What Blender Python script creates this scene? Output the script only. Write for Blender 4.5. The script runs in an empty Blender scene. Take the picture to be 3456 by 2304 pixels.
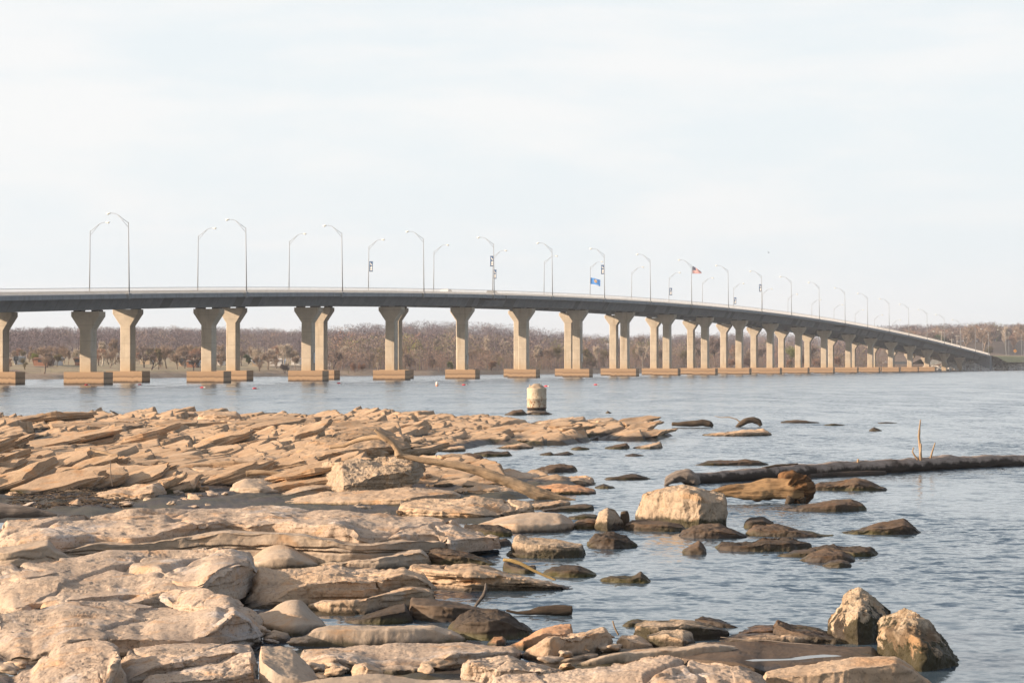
import bpy, math, random
import numpy as np
from mathutils import Vector, Matrix
random.seed(7)
rng = np.random.default_rng(7)
scene = bpy.context.scene
COL = scene.collection
R = math.radians

# ------------------------------------------------------------------ camera model (source pixels 3456 x 2304)
F = 8570.0           # focal length in source pixels
YH = 1228.3          # horizon row
CX = 1728.0
CH = 3.07            # eye height above the water

def pt(x, y, z=0.0):
    """point at height z seen at source pixel x, y"""
    Y = F * (CH - z) / (y - YH)
    return ((x - CX) / F * Y, Y, z)

def pd(x, y, Y):
    """point at distance Y seen at source pixel x, y"""
    return ((x - CX) / F * Y, Y, CH - (y - YH) * Y / F)

ZS = 0.6086
def A(x, y): return (x * ZS, 1350 + y * ZS)
def B(x, y): return (1100 + x * ZS, 1350 + y * ZS)
def Cc(x, y): return (2304 + x * ZS, 1350 + y * ZS)
REG = {'A': A, 'B': B, 'C': Cc}

cam = bpy.data.cameras.new('camera')
cam.sensor_width = 36.0
cam.lens = 36.0 * F / 3456.0
cam.shift_y = (YH - 1152.0) / 3456.0
cam.clip_start = 0.5
cam.clip_end = 20000
camo = bpy.data.objects.new('camera', cam)
COL.objects.link(camo)
camo.location = (0, 0, CH)
camo.rotation_euler = (R(90), 0, 0)
scene.camera = camo

# ------------------------------------------------------------------ light
SUN_EL = R(18.0)
SUN_DIR = Vector((-math.sin(R(80)) * math.cos(SUN_EL), -math.cos(R(80)) * math.cos(SUN_EL), math.sin(SUN_EL)))
sl = bpy.data.lights.new('sun', 'SUN')
sl.energy = 5.0
sl.angle = R(0.53)
sl.color = (1.0, 0.795, 0.60)
so = bpy.data.objects.new('sun', sl)
so.rotation_euler = (-SUN_DIR).to_track_quat('-Z', 'Y').to_euler()
so.location = (-300, -60, 200)
COL.objects.link(so)

vs = scene.view_settings
vs.view_transform = 'Standard'
vs.look = 'None'
vs.gamma = 1
vs.use_curve_mapping = False
vs.exposure = 0.94
scene.display_settings.display_device = 'sRGB'

# ------------------------------------------------------------------ node helpers
class NT:
    def __init__(self, tree):
        self.t = tree
        self.n = tree.nodes
        self.l = tree.links
    def new(self, typ, **kw):
        nd = self.n.new(typ)
        for k, v in kw.items():
            setattr(nd, k, v)
        return nd
    def put(self, sock, v):
        if isinstance(v, bpy.types.NodeSocket):
            self.l.new(v, sock)
        elif v is not None:
            if isinstance(v, (tuple, list)) and len(v) == 3 and sock.type == 'RGBA':
                v = (*v, 1)
            sock.default_value = v
    def math(self, op, a, b=None, c=None, clamp=False):
        nd = self.new('ShaderNodeMath', operation=op, use_clamp=clamp)
        self.put(nd.inputs[0], a)
        if b is not None: self.put(nd.inputs[1], b)
        if c is not None: self.put(nd.inputs[2], c)
        return nd.outputs[0]
    def mix(self, f, a, b, blend='MIX'):
        nd = self.new('ShaderNodeMix', data_type='RGBA', blend_type=blend)
        self.put(nd.inputs[0], f); self.put(nd.inputs[6], a); self.put(nd.inputs[7], b)
        return nd.outputs[2]
    def noise(self, vec, scale, detail=4, rough=0.55, dist=0.0):
        nd = self.new('ShaderNodeTexNoise')
        self.put(nd.inputs['Vector'], vec)
        nd.inputs['Scale'].default_value = scale
        nd.inputs['Detail'].default_value = detail
        nd.inputs['Roughness'].default_value = rough
        nd.inputs['Distortion'].default_value = dist
        return nd.outputs[0]
    def mapping(self, vec, scale=(1, 1, 1), loc=(0, 0, 0), rot=(0, 0, 0)):
        nd = self.new('ShaderNodeMapping')
        self.put(nd.inputs[0], vec)
        nd.inputs['Location'].default_value = loc
        nd.inputs['Rotation'].default_value = rot
        nd.inputs['Scale'].default_value = scale
        return nd.outputs[0]
    def ramp(self, f, stops, interp='LINEAR'):
        nd = self.new('ShaderNodeValToRGB')
        cr = nd.color_ramp
        cr.interpolation = interp
        while len(cr.elements) < len(stops): cr.elements.new(0.5)
        for e, (p, c) in zip(cr.elements, stops):
            e.position = p
            e.color = (*c, 1) if len(c) == 3 else c
        self.put(nd.inputs[0], f)
        return nd.outputs[0]
    def rng(self, v, a, b, c=0.0, d=1.0, smooth=True):
        nd = self.new('ShaderNodeMapRange', interpolation_type='SMOOTHSTEP' if smooth else 'LINEAR')
        self.put(nd.inputs[0], v)
        for i, q in enumerate((a, b, c, d)): nd.inputs[i + 1].default_value = q
        return nd.outputs[0]
    def bump(self, h, strength, dist, normal=None):
        nd = self.new('ShaderNodeBump')
        nd.inputs['Strength'].default_value = strength
        nd.inputs['Distance'].default_value = dist
        self.put(nd.inputs['Height'], h)
        if normal is not None: self.put(nd.inputs['Normal'], normal)
        return nd.outputs[0]

def material(name):
    m = bpy.data.materials.new(name)
    m.use_nodes = True
    m.node_tree.nodes.clear()
    t = NT(m.node_tree)
    out = t.new('ShaderNodeOutputMaterial')
    bs = t.new('ShaderNodeBsdfPrincipled')
    t.l.new(bs.outputs[0], out.inputs[0])
    bs.inputs['Roughness'].default_value = 0.85
    bs.inputs['Specular IOR Level'].default_value = 0.25
    geo = t.new('ShaderNodeNewGeometry')
    t.pos = geo.outputs['Position']
    t.out = out
    return m, t, bs

def plain(name, col, rough=0.7, metal=0.0, var=0.12, scale=3.0, spec=0.3):
    m, t, bs = material(name)
    n = t.noise(t.pos, scale, 5, 0.6)
    lo = tuple(c * (1 - var) for c in col); hi = tuple(min(1, c * (1 + var)) for c in col)
    t.put(bs.inputs['Base Color'], t.ramp(n, [(0.3, lo), (0.7, hi)]))
    bs.inputs['Roughness'].default_value = rough
    bs.inputs['Metallic'].default_value = metal
    bs.inputs['Specular IOR Level'].default_value = spec
    return m

# ------------------------------------------------------------------ world: Nishita sky behind thin bright cloud
w = bpy.data.worlds.new('World')
scene.world = w
w.use_nodes = True
w.node_tree.nodes.clear()
t = NT(w.node_tree)
wo = t.new('ShaderNodeOutputWorld')
bg = t.new('ShaderNodeBackground')
bg.inputs[1].default_value = 0.1
t.l.new(bg.outputs[0], wo.inputs[0])
sky = t.new('ShaderNodeTexSky', sky_type='NISHITA')
sky.sun_disc = False
sky.sun_elevation = SUN_EL
sky.sun_rotation = math.atan2(SUN_DIR.x, SUN_DIR.y)
sky.dust_density = 1.0
sky.air_density = 1.0
sky.ozone_density = 1.0
tc = t.new('ShaderNodeTexCoord')
sep = t.new('ShaderNodeSeparateXYZ')
t.l.new(tc.outputs['Generated'], sep.inputs[0])
el = sep.outputs[2]
veil = t.rng(el, 0.13, 0.50, 0.97, 0.14)
n1 = t.noise(t.mapping(tc.outputs['Generated'], (2.2, 2.2, 9.0), rot=(0, R(6), 0)), 2.6, 7, 0.56, 0.4)
n2 = t.noise(t.mapping(tc.outputs['Generated'], (5, 5, 26), (3, 1, 0)), 2.0, 6, 0.6, 0.2)
cl = t.math('ADD', t.math('MULTIPLY', n1, 0.65), t.math('MULTIPLY', n2, 0.35))
cl = t.rng(cl, 0.40, 0.60)
cloudcol = t.mix(cl, (4.45, 4.78, 4.95), (4.95, 5.0, 5.02))
low = t.rng(el, 0.0, 0.10)
cloudcol = t.mix(low, t.mix(0.45, cloudcol, (4.25, 4.5, 4.78)), cloudcol)
# the veil scatters brightly round the sun, behind the viewer's left shoulder
dt = t.new('ShaderNodeVectorMath', operation='DOT_PRODUCT')
t.l.new(tc.outputs['Generated'], dt.inputs[0]); dt.inputs[1].default_value = tuple(SUN_DIR)
glow = t.math('POWER', t.rng(dt.outputs['Value'], 0.22, 1.05, 0, 1, False), 1.4)
skyc = t.mix(veil, sky.outputs[0], cloudcol)
t.l.new(t.mix(glow, skyc, (10.5, 8.9, 7.0)), bg.inputs[0])

# ------------------------------------------------------------------ numpy noise
def _hash(ix, iy, iz, seed):
    h = (ix.astype(np.int64) * 374761393 + iy.astype(np.int64) * 668265263 + iz.astype(np.int64) * 2147483647 + seed * 974711) & 0xFFFFFFFF
    h = ((h ^ (h >> 13)) * 1274126177) & 0xFFFFFFFF
    h = ((h ^ (h >> 16)) * 2246822519) & 0xFFFFFFFF
    h = h ^ (h >> 15)
    return (h & 0xFFFFFF) / float(0xFFFFFF)

def vnoise(P, seed=0):
    P = np.asarray(P, float)
    i = np.floor(P).astype(np.int64)
    f = P - i
    u = f * f * f * (f * (f * 6 - 15) + 10)
    r = 0
    for dx in (0, 1):
        wx = u[..., 0] if dx else 1 - u[..., 0]
        for dy in (0, 1):
            wy = u[..., 1] if dy else 1 - u[..., 1]
            for dz in (0, 1):
                wz = u[..., 2] if dz else 1 - u[..., 2]
                r = r + wx * wy * wz * _hash(i[..., 0] + dx, i[..., 1] + dy, i[..., 2] + dz, seed)
    return r * 2 - 1

def fbm(P, octv=4, seed=0, gain=0.5):
    P = np.asarray(P, float)
    a, s, r = 1.0, 0.0, 0
    for k in range(octv):
        r = r + a * vnoise(P * 2.03 ** k + k * 17.3, seed + k)
        s += a
        a *= gain
    return r / s

def worley(P, seed=0):
    """distance to nearest and second nearest jittered point, and a random number of the nearest cell"""
    P = np.asarray(P, float)
    i = np.floor(P).astype(np.int64)
    f1 = np.full(P.shape[:-1], 9.0); f2 = f1.copy(); idv = f1 * 0
    for dx in (-1, 0, 1):
        for dy in (-1, 0, 1):
            for dz in (-1, 0, 1):
                c = [i[..., 0] + dx, i[..., 1] + dy, i[..., 2] + dz]
                q = np.stack([c[k] + _hash(*c, seed + 5 * k + 1) for k in range(3)], -1)
                d = np.sqrt(((q - P) ** 2).sum(-1))
                m = d < f1
                f2 = np.where(m, f1, np.minimum(f2, d))
                idv = np.where(m, _hash(*c, seed + 40), idv)
                f1 = np.where(m, d, f1)
    return f1, f2, idv

# ------------------------------------------------------------------ mesh helpers
def mesh(name, verts, faces, mat, smooth=True):
    """faces: int array (n,4) / (n,3) or list of those arrays"""
    verts = np.asarray(verts, np.float32).reshape(-1, 3)
    if isinstance(faces, np.ndarray): faces = [faces]
    faces = [np.asarray(f, np.int32) for f in faces if len(f)]
    me = bpy.data.meshes.new(name)
    nl = sum(f.size for f in faces); nf = sum(len(f) for f in faces)
    me.vertices.add(len(verts)); me.loops.add(nl); me.polygons.add(nf)
    me.vertices.foreach_set('co', verts.ravel())
    me.loops.foreach_set('vertex_index', np.concatenate([f.ravel() for f in faces]))
    tot = np.concatenate([np.full(len(f), f.shape[1], np.int32) for f in faces])
    me.polygons.foreach_set('loop_start', np.concatenate([[0], np.cumsum(tot)[:-1]]).astype(np.int32))
    me.polygons.foreach_set('loop_total', tot)
    me.polygons.foreach_set('use_smooth', np.full(nf, smooth))
    me.update(calc_edges=True)
    me.validate()
    if mat is not None: me.materials.append(mat)
    return me

def obj(name, me, parent=None, loc=None):
    o = bpy.data.objects.new(name, me)
    COL.objects.link(o)
    if parent is not None: o.parent = parent
    if loc is not None: o.location = loc
    return o

def empty(name, loc=(0, 0, 0), rz=0.0):
    o = obj(name, None)
    o.empty_display_size = 0.5
    o.location = loc
    o.rotation_euler = (0, 0, rz)
    return o

def tag(o, label=None, cat=None, group=None, kind=None):
    if label: o['label'] = label
    if cat:
        o['category'] = cat
        o['kind'] = 'thing'
    if group: o['group'] = group
    if kind: o['kind'] = kind
    return o

class MB:
    """collects simple solids into one mesh"""
    def __init__(self):
        self.v = []; self.q = []; self.t = []; self.n = 0
    def add(self, v, q=None, tr=None):
        v = np.asarray(v, float).reshape(-1, 3)
        if q is not None and len(q): self.q.append(np.asarray(q, int).reshape(-1, 4) + self.n)
        if tr is not None and len(tr): self.t.append(np.asarray(tr, int).reshape(-1, 3) + self.n)
        self.v.append(v); self.n += len(v)
        return self
    def hexa(self, p):
        """8 corners: bottom 4 ccw, top 4 ccw"""
        return self.add(p, [(3, 2, 1, 0), (4, 5, 6, 7), (0, 1, 5, 4), (1, 2, 6, 5), (2, 3, 7, 6), (3, 0, 4, 7)])
    def box(self, x0, x1, y0, y1, z0, z1):
        return self.hexa([(x0, y0, z0), (x1, y0, z0), (x1, y1, z0), (x0, y1, z0), (x0, y0, z1), (x1, y0, z1), (x1, y1, z1), (x0, y1, z1)])
    def tube(self, pts, rad, n=8, cap=True):
        pts = [np.array(p, float) for p in pts]
        if not hasattr(rad, '__len__'): rad = [rad] * len(pts)
        rings = []
        ref = np.array((0.13, 0.27, 0.95))
        for k, p in enumerate(pts):
            d = pts[min(k + 1, len(pts) - 1)] - pts[max(k - 1, 0)]
            d = d / (np.linalg.norm(d) + 1e-9)
            if k == 0 and abs(d @ ref) > 0.9: ref = np.array((0.95, 0.2, 0.1))
            a = np.cross(d, ref); a /= np.linalg.norm(a) + 1e-9
            b = np.cross(d, a)
            ang = np.arange(n) * 2 * np.pi / n
            rings.append(p + rad[k] * (np.cos(ang)[:, None] * a + np.sin(ang)[:, None] * b))
        v = np.concatenate(rings)
        i = np.arange(n); j = (i + 1) % n
        q = np.concatenate([np.stack([k * n + i, k * n + j, (k + 1) * n + j, (k + 1) * n + i], 1) for k in range(len(pts) - 1)])
        tr = None
        if cap:
            m = len(v)
            v = np.concatenate([v, [pts[0]], [pts[-1]]])
            e = (len(pts) - 1) * n
            tr = np.concatenate([np.stack([j, i, np.full(n, m)], 1), np.stack([e + i, e + j, np.full(n, m + 1)], 1)])
        return self.add(v, q, tr)
    def ellipsoid(self, c, r, n=12, m=8):
        th = np.linspace(0, np.pi, m + 1)[1:-1]; ph = np.arange(n) * 2 * np.pi / n
        v = [(0, 0, 1)] + [(math.sin(a) * math.cos(b), math.sin(a) * math.sin(b), math.cos(a)) for a in th for b in ph] + [(0, 0, -1)]
        q = [(1 + k * n + i, 1 + (k + 1) * n + i, 1 + (k + 1) * n + (i + 1) % n, 1 + k * n + (i + 1) % n) for k in range(m - 2) for i in range(n)]
        L = len(v) - 1; e = 1 + (m - 2) * n
        tr = [(0, 1 + i, 1 + (i + 1) % n) for i in range(n)] + [(L, e + (i + 1) % n, e + i) for i in range(n)]
        return self.add(np.array(v) * np.array(r) + np.array(c), q, tr)
    def sweep(self, sections, closed=True):
        """sections: (k, m, 3) array, consecutive profiles joined by quads"""
        s = np.asarray(sections, float); k, m = s.shape[:2]
        i = np.arange(m if closed else m - 1); j = (i + 1) % m
        q = np.concatenate([np.stack([a * m + i, (a + 1) * m + i, (a + 1) * m + j, a * m + j], 1) for a in range(k - 1)])
        return self.add(s.reshape(-1, 3), q)
    def me(self, name, mat, smooth=False):
        f = []
        if self.q: f.append(np.concatenate(self.q))
        if self.t: f.append(np.concatenate(self.t))
        return mesh(name, np.concatenate(self.v), f, mat, smooth)
    def build(self, name, mat, parent=None, smooth=False):
        return obj(name, self.me(name, mat, smooth), parent)
# ------------------------------------------------------------------ materials
def concrete(name, col, joints=0.0, stains=0.0, seed=0):
    m, t, bs = material(name)
    n = t.noise(t.pos, 0.55, 6, 0.6)
    n2 = t.noise(t.mapping(t.pos, (1.5, 1.5, 0.16)), 1.0, 5, 0.6)
    lo = tuple(c * 0.80 for c in col); hi = tuple(c * 1.13 for c in col)
    c = t.ramp(n, [(0.28, lo), (0.72, hi)])
    c = t.mix(t.rng(n2, 0.50, 0.72, 0, 0.55), c, tuple(a * b for a, b in zip(col, (0.60, 0.52, 0.42))))
    sp = t.new('ShaderNodeSeparateXYZ'); t.l.new(t.pos, sp.inputs[0])
    z = sp.outputs[2]
    if joints:
        fr = t.math('FRACT', t.math('DIVIDE', t.math('ADD', z, 0.55), joints))
        line = t.rng(t.math('ABSOLUTE', t.math('SUBTRACT', fr, 0.5)), 0.475, 0.495)
        c = t.mix(t.math('MULTIPLY', line, 0.5), c, tuple(a * 0.45 for a in col))
        low = t.rng(t.math('ADD', z, t.math('MULTIPLY', n, 1.6)), 2.4, 5.6, 0.55, 0.0)
        c = t.mix(low, c, (col[0] * 0.86, col[1] * 0.70, col[2] * 0.50))
    if stains:
        zz = t.math('ADD', z, t.math('MULTIPLY', t.math('SUBTRACT', n2, 0.5), 0.5))
        band = t.ramp(t.math('DIVIDE', zz, 2.0), [(0.0, (0.05, 0.04, 0.03)), (0.09, (0.10, 0.065, 0.04)), (0.16, tuple(a * 0.75 for a in col)),
                      (0.36, tuple(a * 1.02 for a in col)), (0.47, tuple(a * 0.5 for a in col)), (0.53, tuple(a * 0.55 for a in col)),
                      (0.60, tuple(a * 0.8 for a in col)), (1.0, tuple(a * 0.92 for a in col))])
        c = t.mix(0.95, c, band)
    t.put(bs.inputs['Base Color'], c)
    t.put(bs.inputs['Normal'], t.bump(t.noise(t.pos, 4, 6, 0.65), 0.3, 0.05))
    bs.inputs['Roughness'].default_value = 0.9
    return m

M = {}
M['pier'] = concrete('pier_concrete', (0.49, 0.42, 0.33), joints=2.35)
M['footing'] = concrete('footing_concrete', (0.40, 0.268, 0.165), stains=1)
M['bearing'] = plain('bearing_rubber', (0.025, 0.025, 0.028))
M['galv'] = plain('galvanised_steel', (0.30, 0.31, 0.32), 0.7, 0.0, 0.05)
M['lamp_lens'] = plain('lamp_lens', (0.72, 0.72, 0.66), 0.4)
M['rail'] = plain('railing_metal', (0.62, 0.60, 0.57), 0.6, 0.0, 0.08, 0.7)
M['post'] = plain('railing_post_concrete', (0.70, 0.62, 0.54), 0.8, 0, 0.15, 0.5)
M['barrier'] = plain('barrier_concrete', (0.36, 0.35, 0.33), 0.9, 0, 0.15, 0.6)
M['asphalt'] = plain('asphalt', (0.06, 0.06, 0.062), 0.9)

TH = math.atan((4707.2 - CX) / F)          # road direction against the view axis
SA, CA = math.sin(TH), math.cos(TH)
def Wb(D, t_, z=0.0):
    return (-D * CA + t_ * SA, D * SA + t_ * CA, z)
def t_of(x, D):
    k = (x - CX) / F
    return D * (CA + k * SA) / (SA - k * CA)

# concrete of the box girders: segment joints follow the road
def girder_mat():
    m, t, bs = material('girder_concrete')
    dp = t.new('ShaderNodeVectorMath', operation='DOT_PRODUCT')
    t.put(dp.inputs[0], t.pos); dp.inputs[1].default_value = (SA, CA, 0)
    seg = t.math('FLOOR', t.math('DIVIDE', dp.outputs['Value'], 3.3))
    wn = t.new('ShaderNodeTexWhiteNoise', noise_dimensions='1D'); t.put(wn.inputs['W'], seg)
    fr = t.math('FRACT', t.math('DIVIDE', dp.outputs['Value'], 3.3))
    n = t.noise(t.mapping(t.pos, (1, 1, 1.3)), 0.5, 6, 0.62)
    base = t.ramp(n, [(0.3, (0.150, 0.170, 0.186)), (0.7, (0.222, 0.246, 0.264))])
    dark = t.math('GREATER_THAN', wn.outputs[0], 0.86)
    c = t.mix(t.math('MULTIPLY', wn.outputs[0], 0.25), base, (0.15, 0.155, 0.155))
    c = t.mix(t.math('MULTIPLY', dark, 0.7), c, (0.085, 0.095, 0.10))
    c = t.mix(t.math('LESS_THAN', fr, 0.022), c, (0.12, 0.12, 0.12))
    t.put(bs.inputs['Base Color'], c)
    bs.inputs['Roughness'].default_value = 0.85
    return m
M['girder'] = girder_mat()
M['slab'] = concrete('slab_concrete', (0.235, 0.25, 0.258))

# ------------------------------------------------------------------ bridge geometry
D_NEAR, D_FAR = 184.6, 199.5
PIER_X = {1: 298, 2: 705, 3: 1041, 4: 1322, 5: 1561, 6: 1768, 7: 1949.5, 8: 2109, 9: 2251.5, 10: 2379.5, 11: 2495.5, 12: 2600, 13: 2695, 14: 2782,
          15: 2864, 16: 2938, 17: 3007, 18: 3071, 19: 3130, 20: 3187, 21: 3239}
T = {i: t_of(x, D_NEAR) for i, x in PIER_X.items()}
T[0] = T[1] - 40; T[-1] = T[1] - 80
T_END = t_of(3340, 177.6)
LN_X = [435, 831, 1155, 1430, 1667, 1864, 2040, 2195, 2334, 2458, 2571, 2671, 2765, 2852, 2928, 3001, 3067, 3129, 3187, 3241.6, 3292, 3336]
LN_Y = [969.5, 969, 969.4, 975, 979.5, 985.7, 994, 1005, 1017, 1030, 1039.8, 1053.6, 1067.5, 1081, 1094, 1108, 1123, 1137.6, 1151, 1165, 1178.6, 1190]
LN_T = [t_of(x, 177.4) for x in LN_X]
_z = [CH + (YH - y) * Wb(177.5, tt)[1] / F for tt, y in zip(LN_T, LN_Y)]
_pf = np.polyfit(np.array(LN_T) / 1000, _z, 5)
def rail_z(t_):
    t_ = np.asarray(t_, float)
    lo, hi = LN_T[0], LN_T[-1]
    tc_ = np.clip(t_, lo, hi)
    z = np.polyval(_pf, tc_ / 1000)
    d = np.polyval(np.polyder(_pf), tc_ / 1000) / 1000
    return z + d * (t_ - tc_)
T_BEG = T[1] - 130

def section(Dc, prof, t0, t1, step=4.0):
    ts = np.linspace(t0, t1, max(2, int((t1 - t0) / step) + 1))
    out = []
    for tt in ts:
        z = float(rail_z(tt))
        out.append([Wb(Dc - q, tt, z + dz) for q, dz in prof])
    return out

def build_bridge(Dc, near):
    root = empty('road_bridge', Wb(Dc, T[5], 0))
    inv = Matrix.Translation(-Vector(root.location))
    def part(name, mb, mat, par=None, smooth=False):
        o = obj(name, mb.me(name, mat, smooth), par or root)
        o.matrix_parent_inverse = inv if par is None else Matrix.Identity(4)
        return o
    g = MB()
    prof = [(3.3, -1.56), (2.35, -3.22), (2.15, -3.28), (-2.15, -3.28), (-2.35, -3.22), (-3.3, -1.56)]
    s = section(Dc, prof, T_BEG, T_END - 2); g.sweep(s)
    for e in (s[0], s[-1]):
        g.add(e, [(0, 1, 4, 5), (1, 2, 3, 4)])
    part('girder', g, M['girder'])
    sl_ = MB()
    prof = [(7.1, -1.0), (7.1, -1.62), (6.9, -1.66), (3.0, -1.55), (-3.0, -1.55), (-6.9, -1.66), (-7.1, -1.62), (-7.1, -1.0), (-6.5, -1.0), (-6.46, -1.25), (4.36, -1.25), (4.4, -1.0)]
    s = section(Dc, prof, T_BEG, T_END); sl_.sweep(s)
    part('deck_slab', sl_, M['slab'])
    rd = MB(); rd.sweep(section(Dc, [(4.3, -1.235), (-6.4, -1.235)], T_BEG, T_END), closed=False)
    part('roadway', rd, M['asphalt'])
    ba = MB()
    for q in ((4.62,) if near else (6.85,)) + (-6.8,):
        ba.sweep(section(Dc, [(q + .2, -0.998), (q + .10, -0.46), (q - .10, -0.46), (q - .2, -0.998)], T_BEG, T_END, 8))
    part('traffic_barrier', ba, M['barrier'])
    if near:
        q = 6.95
        rl = MB()
        for z0, z1, hw in ((-0.06, 0.0, 0.045), (-0.93, -0.88, 0.03)):
            rl.sweep(section(Dc, [(q + hw, z0), (q + hw, z1), (q - hw, z1), (q - hw, z0)], T_BEG, T_END, 4))
        # pickets
        ts = np.arange(T_BEG, T_END, 0.21)
        zz = rail_z(ts)
        r0 = np.array((SA, CA, 0)) * 0.022; nn = np.array((CA, -SA, 0)) * 0.012
        base = np.stack([-(Dc - q) * CA + ts * SA, (Dc - q) * SA + ts * CA, zz], 1)
        lo = base - (0, 0, 0.9); hi = base - (0, 0, 0.05)
        v = np.stack([lo - r0 - nn, lo + r0 - nn, lo + r0 + nn, lo - r0 + nn, hi - r0 - nn, hi + r0 - nn, hi + r0 + nn, hi - r0 + nn], 1)
        k = np.arange(len(ts))[:, None] * 8
        qd = np.concatenate([k + np.array(f) for f in ((0, 1, 5, 4), (1, 2, 6, 5), (2, 3, 7, 6), (3, 0, 4, 7))])
        rl.add(v, qd)
        rail = part('railing', rl, M['rail'])
        pts_ = np.arange(T_BEG + 2, T_END, 4.0)
        vis = [tt for tt in pts_ if Wb(Dc - 7, tt)[0] / Wb(Dc - 7, tt)[1] * F + CX > -30]
        first = None
        rest = MB()
        for k_, tt in enumerate(pts_):
            c = Wb(Dc - q - 0.06, tt, float(rail_z(tt)))
            if tt in vis[:100]:
                if first is None:
                    pm = MB(); pm.box(-0.17, 0.17, -0.15, 0.15, -1.0, 0.04); pm.box(-0.19, 0.19, -0.17, 0.17, -1.04, -0.96)
                    first = pm.me('railing_post', M['post'])
                o = obj('railing_post', first, rail); o.location = Vector(c); o.rotation_euler = (0, 0, -TH)
                o.matrix_parent_inverse = inv
            else:
                rest.box(c[0] - 0.09, c[0] + 0.09, c[1] - 0.1, c[1] + 0.1, c[2] - 1.0, c[2] + 0.03)
        o = rest.build('railing_post', M['post'], rail); o['kind'] = 'stuff'; o.matrix_parent_inverse = inv
        jn = MB()
        for i in (5, 14):
            tt = T[i] + 7
            z = float(rail_z(tt))
            for q0, q1, t0, t1, z0, z1 in ((3.25, 7.0, -5.5, 0, -1.98, -1.68), (6.0, 7.16, 0, 0.5, -1.75, -1.0)):
                p = [Wb(Dc - q0, tt + t0, z + z0), Wb(Dc - q1, tt + t0, z + z0), Wb(Dc - q1, tt + t1, z + z0), Wb(Dc - q0, tt + t1, z + z0)]
                jn.hexa(p + [(a, b, c + z1 - z0) for a, b, c in p])
        part('expansion_joint', jn, M['bearing'])
    # pilasters carrying the lamps
    pl = MB()
    side = 1 if near else -1
    for tt in (LN_T if near else LF_T):
        z = float(rail_z(tt))
        p = [Wb(Dc - side * 6.9, tt - .5, z - 1.60), Wb(Dc - side * 7.45, tt - .5, z - 1.60), Wb(Dc - side * 7.45, tt + .5, z - 1.60), Wb(Dc - side * 6.9, tt + .5, z - 1.60)]
        pl.hexa(p + [(a, b, c + 0.72) for a, b, c in p])
    part('lamp_bracket', pl, M['slab'])
    return root
LF_X = [302, 667, 975, 1243, 1463, 1662, 1835.5, 1991, 2131, 2257, 2370, 2475, 2572, 2658.5, 2739, 2814, 2885, 2950.5, 3012]
LF_T = [t_of(x, 206.9) for x in LF_X]
nb = build_bridge(D_NEAR, True)
tag(nb, 'near grey concrete road bridge with a picket railing arching over the lake', 'bridge', 'twin bridges')
fb = build_bridge(D_FAR, False)
tag(fb, 'far concrete road bridge running parallel just behind the near one', 'bridge', 'twin bridges')

# ------------------------------------------------------------------ piers
def chamfer_box(mb, hx, hy, z0, z1, ch):
    p = [(-hx + ch, -hy), (hx - ch, -hy), (hx, -hy + ch), (hx, hy - ch), (hx - ch, hy), (-hx + ch, hy), (-hx, hy - ch), (-hx, -hy + ch)]
    v = [(a, b, z0) for a, b in p] + [(a, b, z1) for a, b in p]
    mb.add(v, [(i, (i + 1) % 8, 8 + (i + 1) % 8, 8 + i) for i in range(8)] + [(8, 9, 14, 15), (9, 10, 13, 14), (10, 11, 12, 13), (15 - 8, 14 - 8, 9 - 8, 8 - 8), (6, 5, 2, 1), (5, 4, 3, 2)])

mb = MB(); mb.box(-3.35, 3.35, -1.45, 1.45, -1.5, 1.9)
ME_FOOT = mb.me('footing', M['footing'])
mb = MB(); chamfer_box(mb, 1.0, 0.92, 0, 1, 0.14)
ME_STEM = mb.me('stem', M['pier'])
mb = MB()   # hammerhead cap: local x across the road, top at z = 0
ch = 0.14
def capring(hx, z, hy=1.0): return [(-hx + ch, -hy, z), (hx - ch, -hy, z), (hx, -hy + ch, z), (hx, hy - ch, z), (hx - ch, hy, z), (-hx + ch, hy, z), (-hx, hy - ch, z), (-hx, -hy + ch, z)]
mb.sweep([capring(1.0, -2.72, .92), capring(2.3, -0.85), capring(2.42, -0.70), capring(2.42, 0)])
mb.add(capring(2.42, 0), [(0, 1, 6, 7), (1, 2, 5, 6), (2, 3, 4, 5)])
ME_CAP = mb.me('pier_cap', M['pier'])
mb = MB(); mb.box(-0.62, 0.62, -0.7, 0.7, 0, 0.26)
ME_BEAR = mb.me('bearing', M['bearing'])
ORD = ['', 'first', 'second', 'third', 'fourth', 'fifth', 'sixth', 'seventh', 'eighth', 'ninth', 'tenth', 'eleventh', 'twelfth', 'thirteenth', 'fourteenth', 'fifteenth',
       'sixteenth', 'seventeenth', 'eighteenth', 'nineteenth', 'twentieth', 'twenty-first', 'twenty-second', 'twenty-third']
def pier(i, Dc, near):
    tt = T[i]
    ct = float(rail_z(tt)) - 3.54
    root = empty('bridge_pier', Wb(Dc, tt, 0), -TH)
    foot = i <= (19 if near else 18)
    if foot: obj('footing', ME_FOOT, root)
    z0 = 1.9 if foot else -1.0
    if not foot:
        z0 = 0.2
    st = obj('stem', ME_STEM, root); st.location = (0, 0, z0); st.scale = (1, 1, max(0.5, ct - 2.72 - z0))
    obj('pier_cap', ME_CAP, root).location = (0, 0, ct)
    for sx in (-1.5, 1.5): obj('bearing', ME_BEAR, root).location = (sx, 0, ct)
    return root
for i in range(1, 22):
    o = pier(i, D_NEAR, True)
    tag(o, f'tan concrete hammerhead pier under the near bridge, {ORD[i]} of its row from the left', 'bridge pier', 'piers of the near bridge')
for i in range(1, 22):
    o = pier(i, D_FAR, False)
    pos = f'{ORD[i]} of its row from the left' 
    tag(o, f'tan concrete hammerhead pier under the far bridge, {pos}', 'bridge pier', 'piers of the far bridge')

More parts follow.
